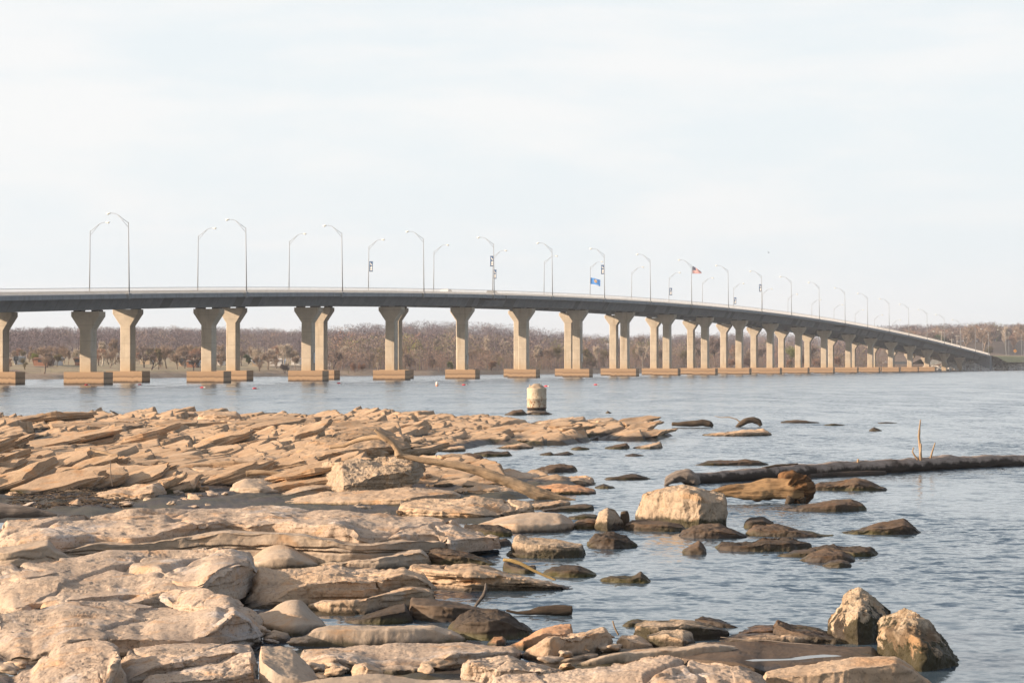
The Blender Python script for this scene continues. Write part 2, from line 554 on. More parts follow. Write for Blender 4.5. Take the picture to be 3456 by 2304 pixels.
# inspection boards fixed on three piers
for i, D_, dz, lab in ((3, D_NEAR, 4.2, 'small white gauge board on the side of the third near pier'), (5, D_NEAR, 4.0, 'small white gauge board tilted on the side of the fifth near pier'),
                       (7, D_NEAR, 4.6, 'small white gauge board on the side of the seventh near pier')):
    m_ = MB(); m_.box(-0.08, 0.08, -0.25, 0.25, -0.9, 0.9); m_.box(-0.10, 0.10, -0.28, 0.28, -0.95, -0.9); m_.box(-0.1, 0.1, -0.28, 0.28, 0.9, 0.95)
    o = m_.build('gauge_board', M['rail']); o.location = Wb(D_ - 1.1, T[i], dz); o.rotation_euler = (0, R(6 if i == 5 else 0), -TH)
    tag(o, lab, 'gauge board')

# ------------------------------------------------------------------ lamps: local x towards the road
POLE = 10.6
def lamp_meshes(lean):
    mb = MB(); mb.tube([(0, 0, -0.9), (0, 0, 0.2)], 0.16, 8); mb.tube([(0, 0, 0), (lean, 0, POLE)], [0.105, 0.055], 8)
    pole = mb.me('pole', M['galv'], True)
    mb = MB(); L = lean
    mb.tube([(L, 0, POLE - 0.12), (L + 1.75, 0, POLE + 1.12), (L + 2.2, 0, POLE + 1.30), (L + 2.75, 0, POLE + 1.38), (L + 3.0, 0, POLE + 1.38)], 0.035, 6)
    mb.tube([(L, 0, POLE - 0.75), (L + 1.75, 0, POLE + 1.08)], 0.032, 6)
    mb.tube([(L + 0.85, 0, POLE + 0.48), (L + 0.92, 0, POLE + 0.21)], 0.025, 6)
    arm = mb.me('arm', M['galv'], True)
    mb = MB(); mb.ellipsoid((L + 3.3, 0, POLE + 1.38), (0.42, 0.17, 0.12)); mb.ellipsoid((L + 3.42, 0, POLE + 1.28), (0.22, 0.13, 0.13))
    head = mb.me('lamp_head', M['lamp_lens'], True)
    return pole, arm, head
LM = lamp_meshes(0.13)
def lamp(loc, rz, label, group, meshes=LM, s=1.0):
    r = empty('street_lamp', loc, rz)
    for nm, me in zip(('pole', 'arm', 'lamp_head'), meshes): obj(nm, me, r)
    r.scale = (s, s, s)
    tag(r, label, 'street lamp', group)
    return r
RZ_NEAR = math.atan2(SA, -CA)      # local +x points away from the camera, over the near roadway
RZ_FAR = math.atan2(-SA, CA)
for k, tt in enumerate(LN_T):
    lamp(Wb(177.35, tt, float(rail_z(tt)) - 0.9), RZ_NEAR, f'tall grey lamp on the near railing with arm pointing left, {ORD[k + 1]} from the left', 'lamps along the near bridge')
for k, tt in enumerate(LF_T):
    lamp(Wb(206.9, tt, float(rail_z(tt)) - 0.9), RZ_FAR, f'grey lamp on the far bridge with arm pointing right, {ORD[k + 1]} from the left', 'lamps along the far bridge')

# ------------------------------------------------------------------ banners and flags on the lamps
def flat_panel(fn, nx, nz, w, h, thick=0.012):
    """two sided cloth grid in local x-z with depth fn(u,v)"""
    u, v = np.meshgrid(np.linspace(0, 1, nx), np.linspace(0, 1, nz))
    P = fn(u, v)
    n = nx * nz
    V = np.concatenate([P.reshape(-1, 3), P.reshape(-1, 3) + (0, thick, 0)])
    i = (np.arange(nz - 1)[:, None] * nx + np.arange(nx - 1)).ravel()
    q = np.stack([i, i + 1, i + nx + 1, i + nx], 1)
    return V, np.concatenate([q, (q + n)[:, ::-1]])

def uvmat(name, build):
    m, t, bs = material(name)
    at = t.new('ShaderNodeAttribute', attribute_name='cloth')
    sp = t.new('ShaderNodeSeparateXYZ'); t.l.new(at.outputs['Vector'], sp.inputs[0])
    c = build(t, sp.outputs[0], sp.outputs[1])
    t.put(bs.inputs['Base Color'], c)
    tr = t.new('ShaderNodeBsdfTranslucent'); t.put(tr.inputs[0], c)
    mx = t.new('ShaderNodeMixShader'); mx.inputs[0].default_value = 0.35
    t.l.new(bs.outputs[0], mx.inputs[1]); t.l.new(tr.outputs[0], mx.inputs[2]); t.l.new(mx.outputs[0], t.out.inputs[0])
    return m
def box2(t, x, y, x0, x1, y0, y1):
    a = t.math('MULTIPLY', t.math('GREATER_THAN', x, x0), t.math('LESS_THAN', x, x1))
    b = t.math('MULTIPLY', t.math('GREATER_THAN', y, y0), t.math('LESS_THAN', y, y1))
    return t.math('MULTIPLY', a, b)
def ell2(t, x, y, cx, cy, rx, ry, sh=0.0):
    dx = t.math('DIVIDE', t.math('ADD', t.math('SUBTRACT', x, cx), t.math('MULTIPLY', t.math('SUBTRACT', y, cy), sh)), rx)
    dy = t.math('DIVIDE', t.math('SUBTRACT', y, cy), ry)
    return t.math('LESS_THAN', t.math('ADD', t.math('MULTIPLY', dx, dx), t.math('MULTIPLY', dy, dy)), 1.0)
def banner_col(t, x, y):
    c = t.mix(t.rng(y, 0.3, 1, 0, 1), (0.05, 0.12, 0.24), (0.10, 0.19, 0.36))
    wht = (0.75, 0.74, 0.72)
    for e in (ell2(t, x, y, .36, .80, .16, .07, .3), ell2(t, x, y, .60, .67, .2, .08, .6), ell2(t, x, y, .58, .38, .26, .13, -.2)): c = t.mix(e, c, wht)
    c = t.mix(box2(t, x, y, .25, .80, .30, .42), c, wht)
    c = t.mix(box2(t, x, y, .22, .80, .10, .24), c, wht)
    return c
def blue_flag_col(t, x, y):
    c = (0.10, 0.33, 0.74)
    c = t.mix(ell2(t, x, y, .52, .60, .17, .27), c, (0.55, 0.36, 0.22))
    c = t.mix(ell2(t, x, y, .52, .62, .045, .30, .55), c, (0.16, 0.10, 0.06))
    c = t.mix(ell2(t, x, y, .57, .70, .06, .12), c, (0.75, 0.58, 0.35))
    return c
def us_flag_col(t, x, y):
    f = t.math('MODULO', t.math('MULTIPLY', y, 13.0), 2.0)
    c = t.mix(t.math('LESS_THAN', f, 1.0), (0.72, 0.68, 0.66), (0.45, 0.05, 0.07))
    can = t.mix(t.math('GREATER_THAN', t.math('MULTIPLY', t.math('SINE', t.math('MULTIPLY', x, 88.0)), t.math('SINE', t.math('MULTIPLY', y, 63.0))), 0.62), (0.02, 0.03, 0.10), (0.6, 0.6, 0.62))
    return t.mix(box2(t, x, y, -1, .41, 0.4615, 2), c, can)
M['banner'] = uvmat('banner_cloth', banner_col)
M['blue_flag'] = uvmat('blue_flag_cloth', blue_flag_col)
M['us_flag'] = uvmat('striped_flag_cloth', us_flag_col)
def cloth(name, fn, nx, nz, mat, parent=None):
    V, q = flat_panel(fn, nx, nz, 1, 1)
    me = mesh(name, V, q, mat, True)
    u, v = np.meshgrid(np.linspace(0, 1, nx), np.linspace(0, 1, nz))
    a = me.attributes.new('cloth', 'FLOAT_VECTOR', 'POINT')
    d = np.stack([u.ravel(), v.ravel(), 0 * u.ravel()], 1)
    a.data.foreach_set('vector', np.concatenate([d, d]).astype(np.float32).ravel())
    return obj(name, me, parent)

BAN = None
def banner(tt, D_, sgn, label):
    """banner hanging beside the pole; sgn -1 reaches left in the picture"""
    global BAN
    zb = float(rail_z(tt)) - 0.9
    r = empty('pole_banner', Wb(D_, tt, zb + (5.9 if sgn < 0 else 5.2)))
    r.rotation_euler = (0, 0, -TH)
    if BAN is None:
        c_ = cloth('banner_cloth', lambda u, v: np.stack([0.13 + 0.80 * u, 0.05 * np.sin(u * 3 + v * 4), 2.15 * v], -1), 8, 12, M['banner'])
        k_ = MB(); k_.tube([(0, 0, 2.17), (1.05, 0, 2.17)], 0.02, 6)
        BAN = (c_.data, k_.me('bracket', M['galv']))
        bpy.data.objects.remove(c_)
    a = obj('banner_cloth', BAN[0], r)
    if sgn < 0: a.location = (-1.06, 0, 0)
    for dz in (0, -2.19):
        b = obj('bracket', BAN[1], r); b.location = (0, 0, dz)
        if sgn < 0: b.rotation_euler = (0, 0, R(180))
    tag(r, label, 'banner', 'banners on the bridge lamps')
for tt, D_, s_, lab in ((LF_T[3], 206.8, 1, 'navy and white banner on the fourth far lamp, first banner from the left'), (LN_T[4], 177.3, -1, 'navy and white banner high on the fifth near lamp'),
        (LF_T[5], 206.8, 1, 'navy and white banner just right of and below the fifth near lamp banner'), (LN_T[6], 177.3, -1, 'navy and white banner above right of the blue flag'),
        (LF_T[9], 206.8, 1, 'navy and white banner on the tenth far lamp, left of the striped flag'), (LF_T[11], 206.8, 1, 'navy and white banner low on the twelfth far lamp, right of the striped flag'),
        (LN_T[10], 177.3, -1, 'navy and white banner on the eleventh near lamp, rightmost banner')):
    banner(tt, D_, s_, lab)

def text_mesh(name, body, size, mat, parent=None):
    cu = bpy.data.curves.new(name, 'FONT'); cu.body = body; cu.size = size; cu.extrude = 0.002; cu.align_x = 'CENTER'
    tmp = bpy.data.objects.new(name, cu); COL.objects.link(tmp)
    dg = bpy.context.evaluated_depsgraph_get()
    me = bpy.data.meshes.new_from_object(tmp.evaluated_get(dg))
    bpy.data.objects.remove(tmp)
    me.materials.clear(); me.materials.append(mat)
    return obj(name, me, parent)
M['white'] = plain('white_paint', (0.78, 0.78, 0.76), 0.6)
tt = LF_T[7]
bf = cloth('blue_flag', lambda u, v: np.stack([0.08 + 2.75 * u, 0.12 * np.sin(u * 6.5 + v), 1.75 * v - 0.55 * u ** 0.8 + 0.10 * np.sin(u * 5)], -1), 24, 14, M['blue_flag'])
bf.location = Wb(206.8, tt, float(rail_z(tt)) + 5.0); bf.rotation_euler = (0, 0, -TH)
tag(bf, 'bright blue flag with a round tan emblem flying from a far lamp', 'flag')
lt = text_mesh('lettering', 'OKLAHOMA', 0.36, M['white'], bf); lt.location = (1.45, -0.16, -0.42); lt.rotation_euler = (R(90), R(4), 0)
tt = LN_T[8]
tt = t_of(1650 + 1430 * 0.4782, 177.4)
uf = cloth('striped_flag', lambda u, v: np.stack([0.08 + 2.65 * u - 0.25 * u * (v), 0.18 * np.sin(u * 6 + v * 1.5), 1.95 * v * (1 - 0.78 * u ** 1.5) + 0.05 * np.sin(u * 7) * u], -1), 28, 27, M['us_flag'])
uf.location = Wb(177.3, LN_T[8], float(rail_z(LN_T[8])) + 7.4); uf.rotation_euler = (0, 0, -TH)
tag(uf, 'red and white striped flag with a dark blue canton flying from a near lamp', 'flag')
HAZE = 0.00013
# ------------------------------------------------------------------ water
def water_mat():
    m, t, bs = material('lake_water')
    bs.inputs['IOR'].default_value = 1.333
    bs.inputs['Specular IOR Level'].default_value = 0.5
    bs.inputs['Roughness'].default_value = 0.10
    n0 = t.noise(t.mapping(t.pos, (0.02, 0.05, 1)), 1.0, 4, 0.6)
    t.put(bs.inputs['Base Color'], t.ramp(n0, [(0.3, (0.036, 0.058, 0.080)), (0.7, (0.060, 0.088, 0.115))]))
    rot = R(-8)
    patch = t.math('MULTIPLY', t.rng(t.noise(t.mapping(t.pos, (0.016, 0.03, 1)), 1.0, 3, 0.6), 0.3, 0.7, 0.7, 1.3), t.rng(t.noise(t.mapping(t.pos, (0.24, 0.06, 1)), 1.0, 4, 0.65), 0.36, 0.64, 0.5, 1.55))
    # slopes taken straight from noise, so that far water keeps its ripples
    tot = None
    for sc_, sl_, (mx_, my_), rr_ in ((0.45, 0.30, (0.6, 1.0), -8), (1.7, 0.60, (0.8, 0.9), 14), (4.2, 0.55, (0.9, 0.8), -9), (11.0, 0.28, (1.0, 0.8), 12)):
        nd = t.new('ShaderNodeTexNoise'); t.put(nd.inputs['Vector'], t.mapping(t.pos, (mx_, my_, 1), rot=(0, 0, R(rr_))))
        nd.inputs['Scale'].default_value = sc_; nd.inputs['Detail'].default_value = 2; nd.inputs['Distortion'].default_value = 0.4
        v = t.new('ShaderNodeVectorMath', operation='SUBTRACT'); t.put(v.inputs[0], nd.outputs['Color']); v.inputs[1].default_value = (0.5, 0.5, 0.5)
        v2 = t.new('ShaderNodeVectorMath', operation='MULTIPLY'); t.put(v2.inputs[0], v.outputs[0]); v2.inputs[1].default_value = (sl_ * 0.55 * WAVE, sl_ * WAVE, 0)
        if tot is None: tot = v2.outputs[0]
        else:
            ad = t.new('ShaderNodeVectorMath', operation='ADD'); t.put(ad.inputs[0], tot); t.put(ad.inputs[1], v2.outputs[0]); tot = ad.outputs[0]
    sc2 = t.new('ShaderNodeVectorMath', operation='SCALE'); t.put(sc2.inputs[0], tot); t.put(sc2.inputs['Scale'], patch)
    sp = t.new('ShaderNodeSeparateXYZ'); t.l.new(sc2.outputs[0], sp.inputs[0])
    # seen this flat, the backs of the ripples are hidden: only their lit fronts remain
    sy_ = t.math('MINIMUM', sp.outputs[1], t.math('MULTIPLY', sp.outputs[1], -0.75))
    cb = t.new('ShaderNodeCombineXYZ'); t.put(cb.inputs[0], sp.outputs[0]); t.put(cb.inputs[1], sy_); cb.inputs[2].default_value = 1.0
    ad = cb
    nm = t.new('ShaderNodeVectorMath', operation='NORMALIZE'); t.put(nm.inputs[0], ad.outputs[0])
    t.put(bs.inputs['Normal'], nm.outputs[0])
    return m
WAVE = 1.10
M['water'] = water_mat()
ys = np.concatenate([[-60, 0], np.geomspace(8, 4400, 90)])
us = np.linspace(-1, 1, 41)
V = np.array([(u * max(200, 0.6 * abs(y)), y, 0) for y in ys for u in us])
i = (np.arange(len(ys) - 1)[:, None] * 41 + np.arange(40)).ravel()
wt = obj('water', mesh('water', V, np.stack([i, i + 1, i + 42, i + 41], 1), M['water']))
tag(wt, kind='structure')

# ------------------------------------------------------------------ far land
def pl(x, tab): return np.interp(x, [a for a, _ in tab], [b for _, b in tab])
SHORE = [(-1500, 380), (-600, 470), (0, 505), (200, 523), (640, 584), (1100, 664), (1460, 700), (1700, 760), (2000, 832), (2400, 960), (2700, 1040), (2900, 1078), (3100, 1098), (3280, 1150), (3456, 1235), (3800, 1330), (4600, 1420)]
RIDGE_Y = [(-1500, 1700), (1000, 1700), (1150, 1380), (1750, 1380), (1920, 1700), (2700, 1800), (2900, 1520), (4600, 1520)]
RIDGE_TOP = [(-1500, 1125), (0, 1120), (150, 1113), (400, 1111), (700, 1112), (900, 1117), (1100, 1115), (1180, 1107), (1270, 1101), (1400, 1097), (1500, 1096), (1600, 1098), (1700, 1101),
             (1780, 1112), (1900, 1124), (2000, 1135), (2100, 1140), (2200, 1134), (2400, 1131), (2600, 1128), (2800, 1127), (2950, 1112), (3050, 1104), (3200, 1102), (3330, 1098), (3456, 1093), (4600, 1090)]
def land(x, Y):
    """ground height at bearing x (source px) and distance Y"""
    d = Y - pl(x, SHORE)
    ry = pl(x, RIDGE_Y)
    zr = CH + (YH - pl(x, RIDGE_TOP)) * ry / F - 9.5
    right = np.clip((x - 3150) / 150, 0, 1)
    low = np.interp(d, [-30, -4, 0, 6, 14, 60, 300], [-3, -0.7, 0, 0.9, 1.6, 2.6, 5.0])
    lowr = np.interp(d, [-30, -4, 0, 12, 40, 60, 80, 300], [-3, -0.7, 0, 1.6, 5.0, 6.6, 7.2, 8.5])
    low = low * (1 - right) + lowr * right
    s = np.clip((d - 260) / np.maximum(ry - pl(x, SHORE) - 260, 50), 0, 1.3)
    hill = np.where(s < 1, s * s * (3 - 2 * s), 1 - (s - 1) * 0.6)
    hill = np.maximum(hill, 0)
    return low * (1 - np.minimum(hill, 1)) + np.maximum(zr, 6) * hill
xs = np.linspace(-1500, 4600, 420)
V = []
NY = 170
sy = np.concatenate([np.linspace(-30, 80, 60), np.geomspace(84, 1500, NY - 61), [2600]])
X, S_ = np.meshgrid(xs, sy)
Yg = pl(X, SHORE) + S_
Zg = land(X, Yg)
wx = (X - CX) / F * Yg
Zg = Zg + 0.25 * fbm(np.stack([wx * 0.12, Yg * 0.12, 0 * wx], -1), 4, 5) * (S_ > 2) + 0.5 * np.where((X > 3170) & (S_ > -2) & (S_ < 46), fbm(np.stack([wx * 0.9, Yg * 0.9, 0 * wx], -1), 3, 9), 0)
V = np.stack([wx, Yg, Zg], -1).reshape(-1, 3)
nx = len(xs)
i = (np.arange(NY - 1)[:, None] * nx + np.arange(nx - 1)).ravel()
def land_mat():
    m, t, bs = material('bank_grass_and_litter')
    sp = t.new('ShaderNodeSeparateXYZ'); t.l.new(t.pos, sp.inputs[0])
    n = t.noise(t.pos, 0.08, 6, 0.6); n2 = t.noise(t.pos, 0.9, 5, 0.65)
    grass = t.ramp(n2, [(0.3, (0.22, 0.185, 0.115)), (0.7, (0.32, 0.265, 0.17))])
    litter = t.ramp(n2, [(0.3, (0.12, 0.088, 0.070)), (0.7, (0.22, 0.165, 0.125))])
    c = t.mix(t.math('MAXIMUM', t.rng(n, 0.48, 0.62), t.rng(sp.outputs[0], -75, -45)), grass, litter)
    hz = t.rng(sp.outputs[2], 4.4, 6.5)
    right = t.math('GREATER_THAN', sp.outputs[1], 1020)
    c = t.mix(t.math('MULTIPLY', hz, t.math('SUBTRACT', 1.0, right)), c, litter)
    soil = t.ramp(n2, [(0.3, (0.26, 0.185, 0.13)), (0.7, (0.40, 0.31, 0.23))])
    c = t.mix(t.rng(t.math('ADD', sp.outputs[2], t.math('MULTIPLY', n, 0.6)), 1.1, 1.9, 1, 0), c, soil)
    t.put(bs.inputs['Base Color'], c)
    bs.inputs['Roughness'].default_value = 0.95
    return m
M['land'] = land_mat()
tag(obj('ground', mesh('ground', V, np.stack([i, i + 1, i + nx + 1, i + nx], 1), M['land'])), kind='structure')
def gz(x, Y): return float(land(np.array(float(x)), np.array(float(Y))))
def at(x, d):
    """world point on the far land at bearing x, d metres behind the shoreline"""
    Y = float(pl(x, SHORE)) + d
    return ((x - CX) / F * Y, Y, gz(x, Y))

# ------------------------------------------------------------------ trees
def bark(name, col, var=0.25): return plain(name, col, 0.9, 0, var, 1.2, 0.1)
TREE_COL = {'purple': ((0.10, 0.078, 0.072), (0.21, 0.162, 0.150)), 'tan': ((0.18, 0.14, 0.11), (0.28, 0.21, 0.165)), 'pale': ((0.42, 0.37, 0.31), (0.44, 0.37, 0.30)),
            'olive': ((0.10, 0.08, 0.06), (0.165, 0.14, 0.08)), 'green': ((0.10, 0.09, 0.05), (0.20, 0.22, 0.07)), 'orange': ((0.18, 0.11, 0.08), (0.33, 0.20, 0.145)),
            'dark': ((0.05, 0.04, 0.04), (0.17, 0.132, 0.118)), 'ever': ((0.05, 0.04, 0.03), (0.06, 0.085, 0.04))}
for k, (a, b) in TREE_COL.items():
    M['bark_' + k] = bark('bark_' + k, a); M['twig_' + k] = bark('twigs_' + k, b)

def grow(seed, spread=0.55, up=0.35, levels=4, kids=3, low=0.3, twig=9, tl=0.085, tw=0.012, lean=0.0, L0=0.42):
    """unit-height bare tree: limb tubes and thin twig blades"""
    r = random.Random(seed)
    mb = MB(); tips = []
    def rec(p, d, L, rad, lev):
        n = 3; pts = [p]; q = p; dd = d
        for k in range(n):
            dd = (dd + Vector((r.gauss(0, .13), r.gauss(0, .13), r.gauss(up * .15, .08)))).normalized()
            q = q + dd * (L / n); pts.append(q)
        mb.tube([tuple(a) for a in pts], [rad * (1 - 0.15 * k) for k in range(n + 1)], 6 if lev == 0 else (4 if lev < 2 else 3), False)
        for a in pts[1:]:
            if lev >= levels - 2: tips.append((a, dd, lev))
        if lev < levels:
            for k in range(kids + (lev == 0)):
                f = r.uniform(low if lev == 0 else 0.35, 1.0)
                b = pts[0].lerp(pts[-1], f) if lev else pts[min(n, int(f * n) + 1)].lerp(pts[min(n, int(f * n))], r.random())
                ang = r.uniform(0, 2 * math.pi); sp = r.uniform(spread * .6, spread * 1.25)
                side = dd.orthogonal().normalized(); side.rotate(Matrix.Rotation(ang, 3, dd))
                nd = (dd * math.cos(sp) + side * math.sin(sp) + Vector((0, 0, up * .5))).normalized()
                rec(b, nd, L * r.uniform(.52, .74), rad * r.uniform(.45, .6), lev + 1)
    rec(Vector((0, 0, -0.02)), Vector((lean, 0, 1)).normalized(), L0, 0.022, 0)
    tv = []
    for a, d, lev in tips:
        for _ in range(twig):
            e = (d + Vector((r.gauss(0, .7), r.gauss(0, .7), r.gauss(.25, .5)))).normalized()
            s = e.orthogonal().normalized(); s.rotate(Matrix.Rotation(r.uniform(0, 6.3), 3, e))
            L = tl * r.uniform(.6, 1.4); st = a + Vector((r.gauss(0, .012), r.gauss(0, .012), r.gauss(0, .012)))
            tv += [tuple(st - s * tw * .5), tuple(st + s * tw * .5), tuple(st + e * L)]
    limbs = (np.concatenate(mb.v), np.concatenate(mb.q))
    tv = np.array(tv)
    top = max(limbs[0][:, 2].max(), tv[:, 2].max())
    return limbs[0] / top, limbs[1], tv / top

SHAPES = {
    'spread': [grow(s, .80, .28, 4, 3, .20, 3, .085, .0065, L0=.36) for s in (1, 2)],
    'round': [grow(s, .72, .30, 4, 4, .10, 2, .08, .0050, L0=.34) for s in (3, 4, 5)],
    'wisp': [grow(s, .60, .42, 4, 4, .08, 2, .085, .0045, L0=.34) for s in (13, 14, 15)],
    'tall': [grow(s, .42, .55, 4, 3, .40, 4, .075, .007) for s in (6, 7)],
    'shrub': [grow(s, .85, .22, 4, 4, .02, 4, .10, .0075, L0=.30) for s in (8, 9)],
    'dense': [grow(s, .75, .22, 4, 4, .05, 7, .085, .010, L0=.30) for s in (10, 11)],
}
_tree_cache = {}
def tree(x, d, ytop, shape, colr, label, group='bare trees on the far shore', wide=1.0, name='bare_tree', base=None):
    P = at(x, d)
    h = CH + (YH - ytop) * P[1] / F - P[2]
    h = max(h, 2.5)
    k = random.randrange(len(SHAPES[shape]))
    if (shape, colr, k) not in _tree_cache:
        lv, lq, tv = SHAPES[shape][k]
        a = mesh('trunk', lv, lq, M['bark_' + colr], True)
        n = len(tv) // 3
        b = mesh('crown', tv, np.arange(3 * n).reshape(n, 3), M['twig_' + colr], False)
        _tree_cache[(shape, colr, k)] = (a, b)
    a, b = _tree_cache[(shape, colr, k)]
    r = empty(name, P, random.uniform(0, 6.28))
    r.scale = (h * wide, h * wide, h)
    obj('trunk', a, r); obj('crown', b, r)
    tag(r, label, 'tree', group)
    return r
TREES = [
 (30, 40, 1214, 'round', 'orange', 'pinkish bare shrubby tree at the far left behind the first bridge piers'),
 (84, 26, 1203, 'round', 'olive', 'low rounded greyish tree on the grass left of the lone leaning tree'),
 (149, 7, 1160, 'spread', 'tan', 'lone leaning tree with a sparse tan crown at the edge of the grass bank'),
 (119, 90, 1186, 'round', 'green', 'faintly green tree behind the lone leaning tree'),
 (192, 52, 1188, 'round', 'olive', 'round olive tree between the lone leaning tree and the first near pier'),
 (231, 95, 1174, 'tall', 'tan', 'tall tan tree with a pale trunk left of the first near pier'),
 (262, 130, 1172, 'tall', 'pale', 'pale upright tree beside the first near pier'),
 (345, 70, 1143, 'tall', 'pale', 'tall whitish tree between the first near pier and the far pier beside it'),
 (372, 45, 1178, 'spread', 'tan', 'wide tan tree behind the first pair of piers'),
 (390, 110, 1131, 'tall', 'tan', 'tallest tan tree between the first pair of piers'),
 (487, 44, 1160, 'spread', 'dark', 'dark bare tree leaning left in front of the white roofed house'),
 (511, 16, 1181, 'spread', 'dark', 'slim dark tree right of the leaning dark tree'),
 (535, 26, 1166, 'tall', 'olive', 'olive tinted forked tree on the grass bank'),
 (562, 34, 1156, 'round', 'tan', 'tall tan round crowned tree in the middle of the bank grove'),
 (598, 20, 1187, 'round', 'tan', 'low reddish tree at the water side of the bank grove'),
 (624, 36, 1177, 'tall', 'dark', 'thin dark upright tree left of the second near pier'),
 (653, 12, 1184, 'spread', 'dark', 'dark spreading tree with a stout trunk left of the second near pier'),
 (671, 50, 1176, 'round', 'purple', 'purplish tree partly behind the second near pier'),
 (744, 42, 1184, 'round', 'tan', 'tan tree seen between the second near pier and its far twin'),
 (815, 62, 1172, 'round', 'purple', 'dark round tree right of the second far pier'),
 (838, 95, 1192, 'dense', 'ever', 'dark green evergreen bush among the houses'),
 (876, 10, 1190, 'round', 'tan', 'tan low tree in front of the small tan house'),
 (905, 16, 1183, 'spread', 'tan', 'spreading tan tree before the long white house'),
 (934, 30, 1187, 'round', 'tan', 'round tan tree right of the long white house'),
 (958, 46, 1153, 'tall', 'pale', 'left one of the two pale tall trees before the third near pier'),
 (975, 44, 1152, 'tall', 'pale', 'right one of the two pale tall trees before the third near pier'),
 (998, 22, 1194, 'round', 'tan', 'tan tree just left of the third near pier'),
 (962, 6, 1222, 'shrub', 'dark', 'dark brush clump at the water left of the third near pier'),
 (1125, 15, 1178, 'round', 'dark', 'dark round tree right of the third near pier'),
 (1160, 60, 1186, 'round', 'olive', 'olive tree behind the orange shrub'),
 (1196, 7, 1220, 'shrub', 'orange', 'round orange shrub at the shore right of the third pair of piers'),
 (1222, 9, 1229, 'shrub', 'orange', 'smaller orange shrub touching the round orange one'),
 (1247, 26, 1180, 'round', 'purple', 'purple brown tree right of the orange shrubs'),
 (1275, 8, 1219, 'tall', 'pale', 'small pale tree left of the fourth near pier'),
 (1290, 50, 1166, 'round', 'olive', 'olive tree close left of the fourth near pier'),
 (1385, 20, 1190, 'dense', 'purple', 'dense dark thicket tree right of the fourth far pier'),
 (1406, 55, 1172, 'tall', 'pale', 'pale bare tree in the middle of the brush between the fourth and fifth near piers'),
 (1424, 160, 1140, 'round', 'green', 'yellow green budding tree on the slope between the fourth and fifth near piers'),
 (1480, 150, 1157, 'round', 'green', 'second budding tree, right of the yellow green one on the slope'),
 (1460, 24, 1194, 'dense', 'purple', 'dark thicket tree left of the fifth near pier'),
 (1524, 9, 1216, 'shrub', 'green', 'small light green shrub at the shore by the fifth near pier'),
 (1602, 26, 1165, 'round', 'tan', 'tan rounded tree right of the fifth near pier'),
 (1641, 100, 1131, 'tall', 'pale', 'white sycamore standing tall right of the fifth near pier'),
 (1706, 90, 1141, 'tall', 'pale', 'white sycamore left of the sixth near pier'),
 (1660, 8, 1212, 'shrub', 'orange', 'orange shrub at the shore between the fifth and sixth near piers'),
 (1672, 44, 1178, 'round', 'tan', 'tan tree above the orange shore shrub'),
 (1690, 30, 1198, 'round', 'green', 'greenish tree left of the sixth near pier'),
 (1812, 30, 1156, 'tall', 'pale', 'pale tree right of the sixth near pier'),
 (1851, 26, 1164, 'round', 'tan', 'tan tree left of the seventh far pier'),
 (1876, 34, 1158, 'round', 'olive', 'olive tree touching the seventh far pier'),
 (1975, 28, 1172, 'dense', 'olive', 'olive thicket tree right of the seventh near pier'),
 (2015, 22, 1160, 'tall', 'pale', 'white slender tree left of the eighth far pier'),
 (2040, 40, 1170, 'round', 'olive', 'olive tree close to the eighth far pier'),
 (2140, 60, 1152, 'round', 'tan', 'tan tree right of the eighth near pier'),
 (2168, 20, 1158, 'tall', 'pale', 'pale tree standing left of the ninth far pier'),
 (2172, 330, 1117, 'round', 'purple', 'round crowned tree standing above the ridge line by the ninth far pier'),
 (2240, 24, 1165, 'round', 'purple', 'dark tree right of the ninth near pier'),
 (2306, 24, 1172, 'round', 'olive', 'olive tree between the ninth near and tenth far piers'),
 (2363, 30, 1128, 'spread', 'dark', 'dark spreading tree behind the tenth pair of piers'),
 (2416, 40, 1122, 'round', 'purple', 'tall purple tree left of the eleventh far pier'),
 (2465, 12, 1205, 'shrub', 'orange', 'orange shrub right of the eleventh far pier'),
 (2530, 14, 1200, 'shrub', 'orange', 'orange shrub left of the twelfth near pier'),
 (2560, 40, 1160, 'round', 'purple', 'dark tree left of the twelfth near pier'),
 (2663, 22, 1160, 'round', 'green', 'green budding tree right of the thirteenth far pier'),
 (2660, 10, 1208, 'shrub', 'orange', 'orange shrub under the green budding tree'),
 (2745, 30, 1150, 'round', 'purple', 'purple tree right of the thirteenth near pier'),
 (2760, 12, 1205, 'shrub', 'orange', 'orange shrub left of the fourteenth near pier'),
 (2830, 14, 1198, 'shrub', 'orange', 'orange shrub right of the fourteenth near pier'),
 (2700, 12, 1195, 'shrub', 'orange', 'orange brush close to the thirteenth near pier'),
]
for x, d, yt, sh, co, lab in TREES: tree(x, d, yt, sh, co, lab)
RT = [(3010, 1112, 'purple'), (3052, 1098, 'tan'), (3085, 1108, 'orange'), (3122, 1096, 'purple'), (3160, 1092, 'tan'), (3196, 1106, 'orange'), (3222, 1096, 'purple'), (3252, 1083, 'tan'), (3288, 1088, 'orange'),
      (3318, 1094, 'tan'), (3349, 1084, 'purple'), (3376, 1096, 'tan'), (3398, 1090, 'pale'), (3420, 1098, 'orange'), (3440, 1079, 'purple'), (3475, 1085, 'tan'), (3520, 1090, 'purple'), (3580, 1084, 'orange')]
rt_ = random.Random(12)
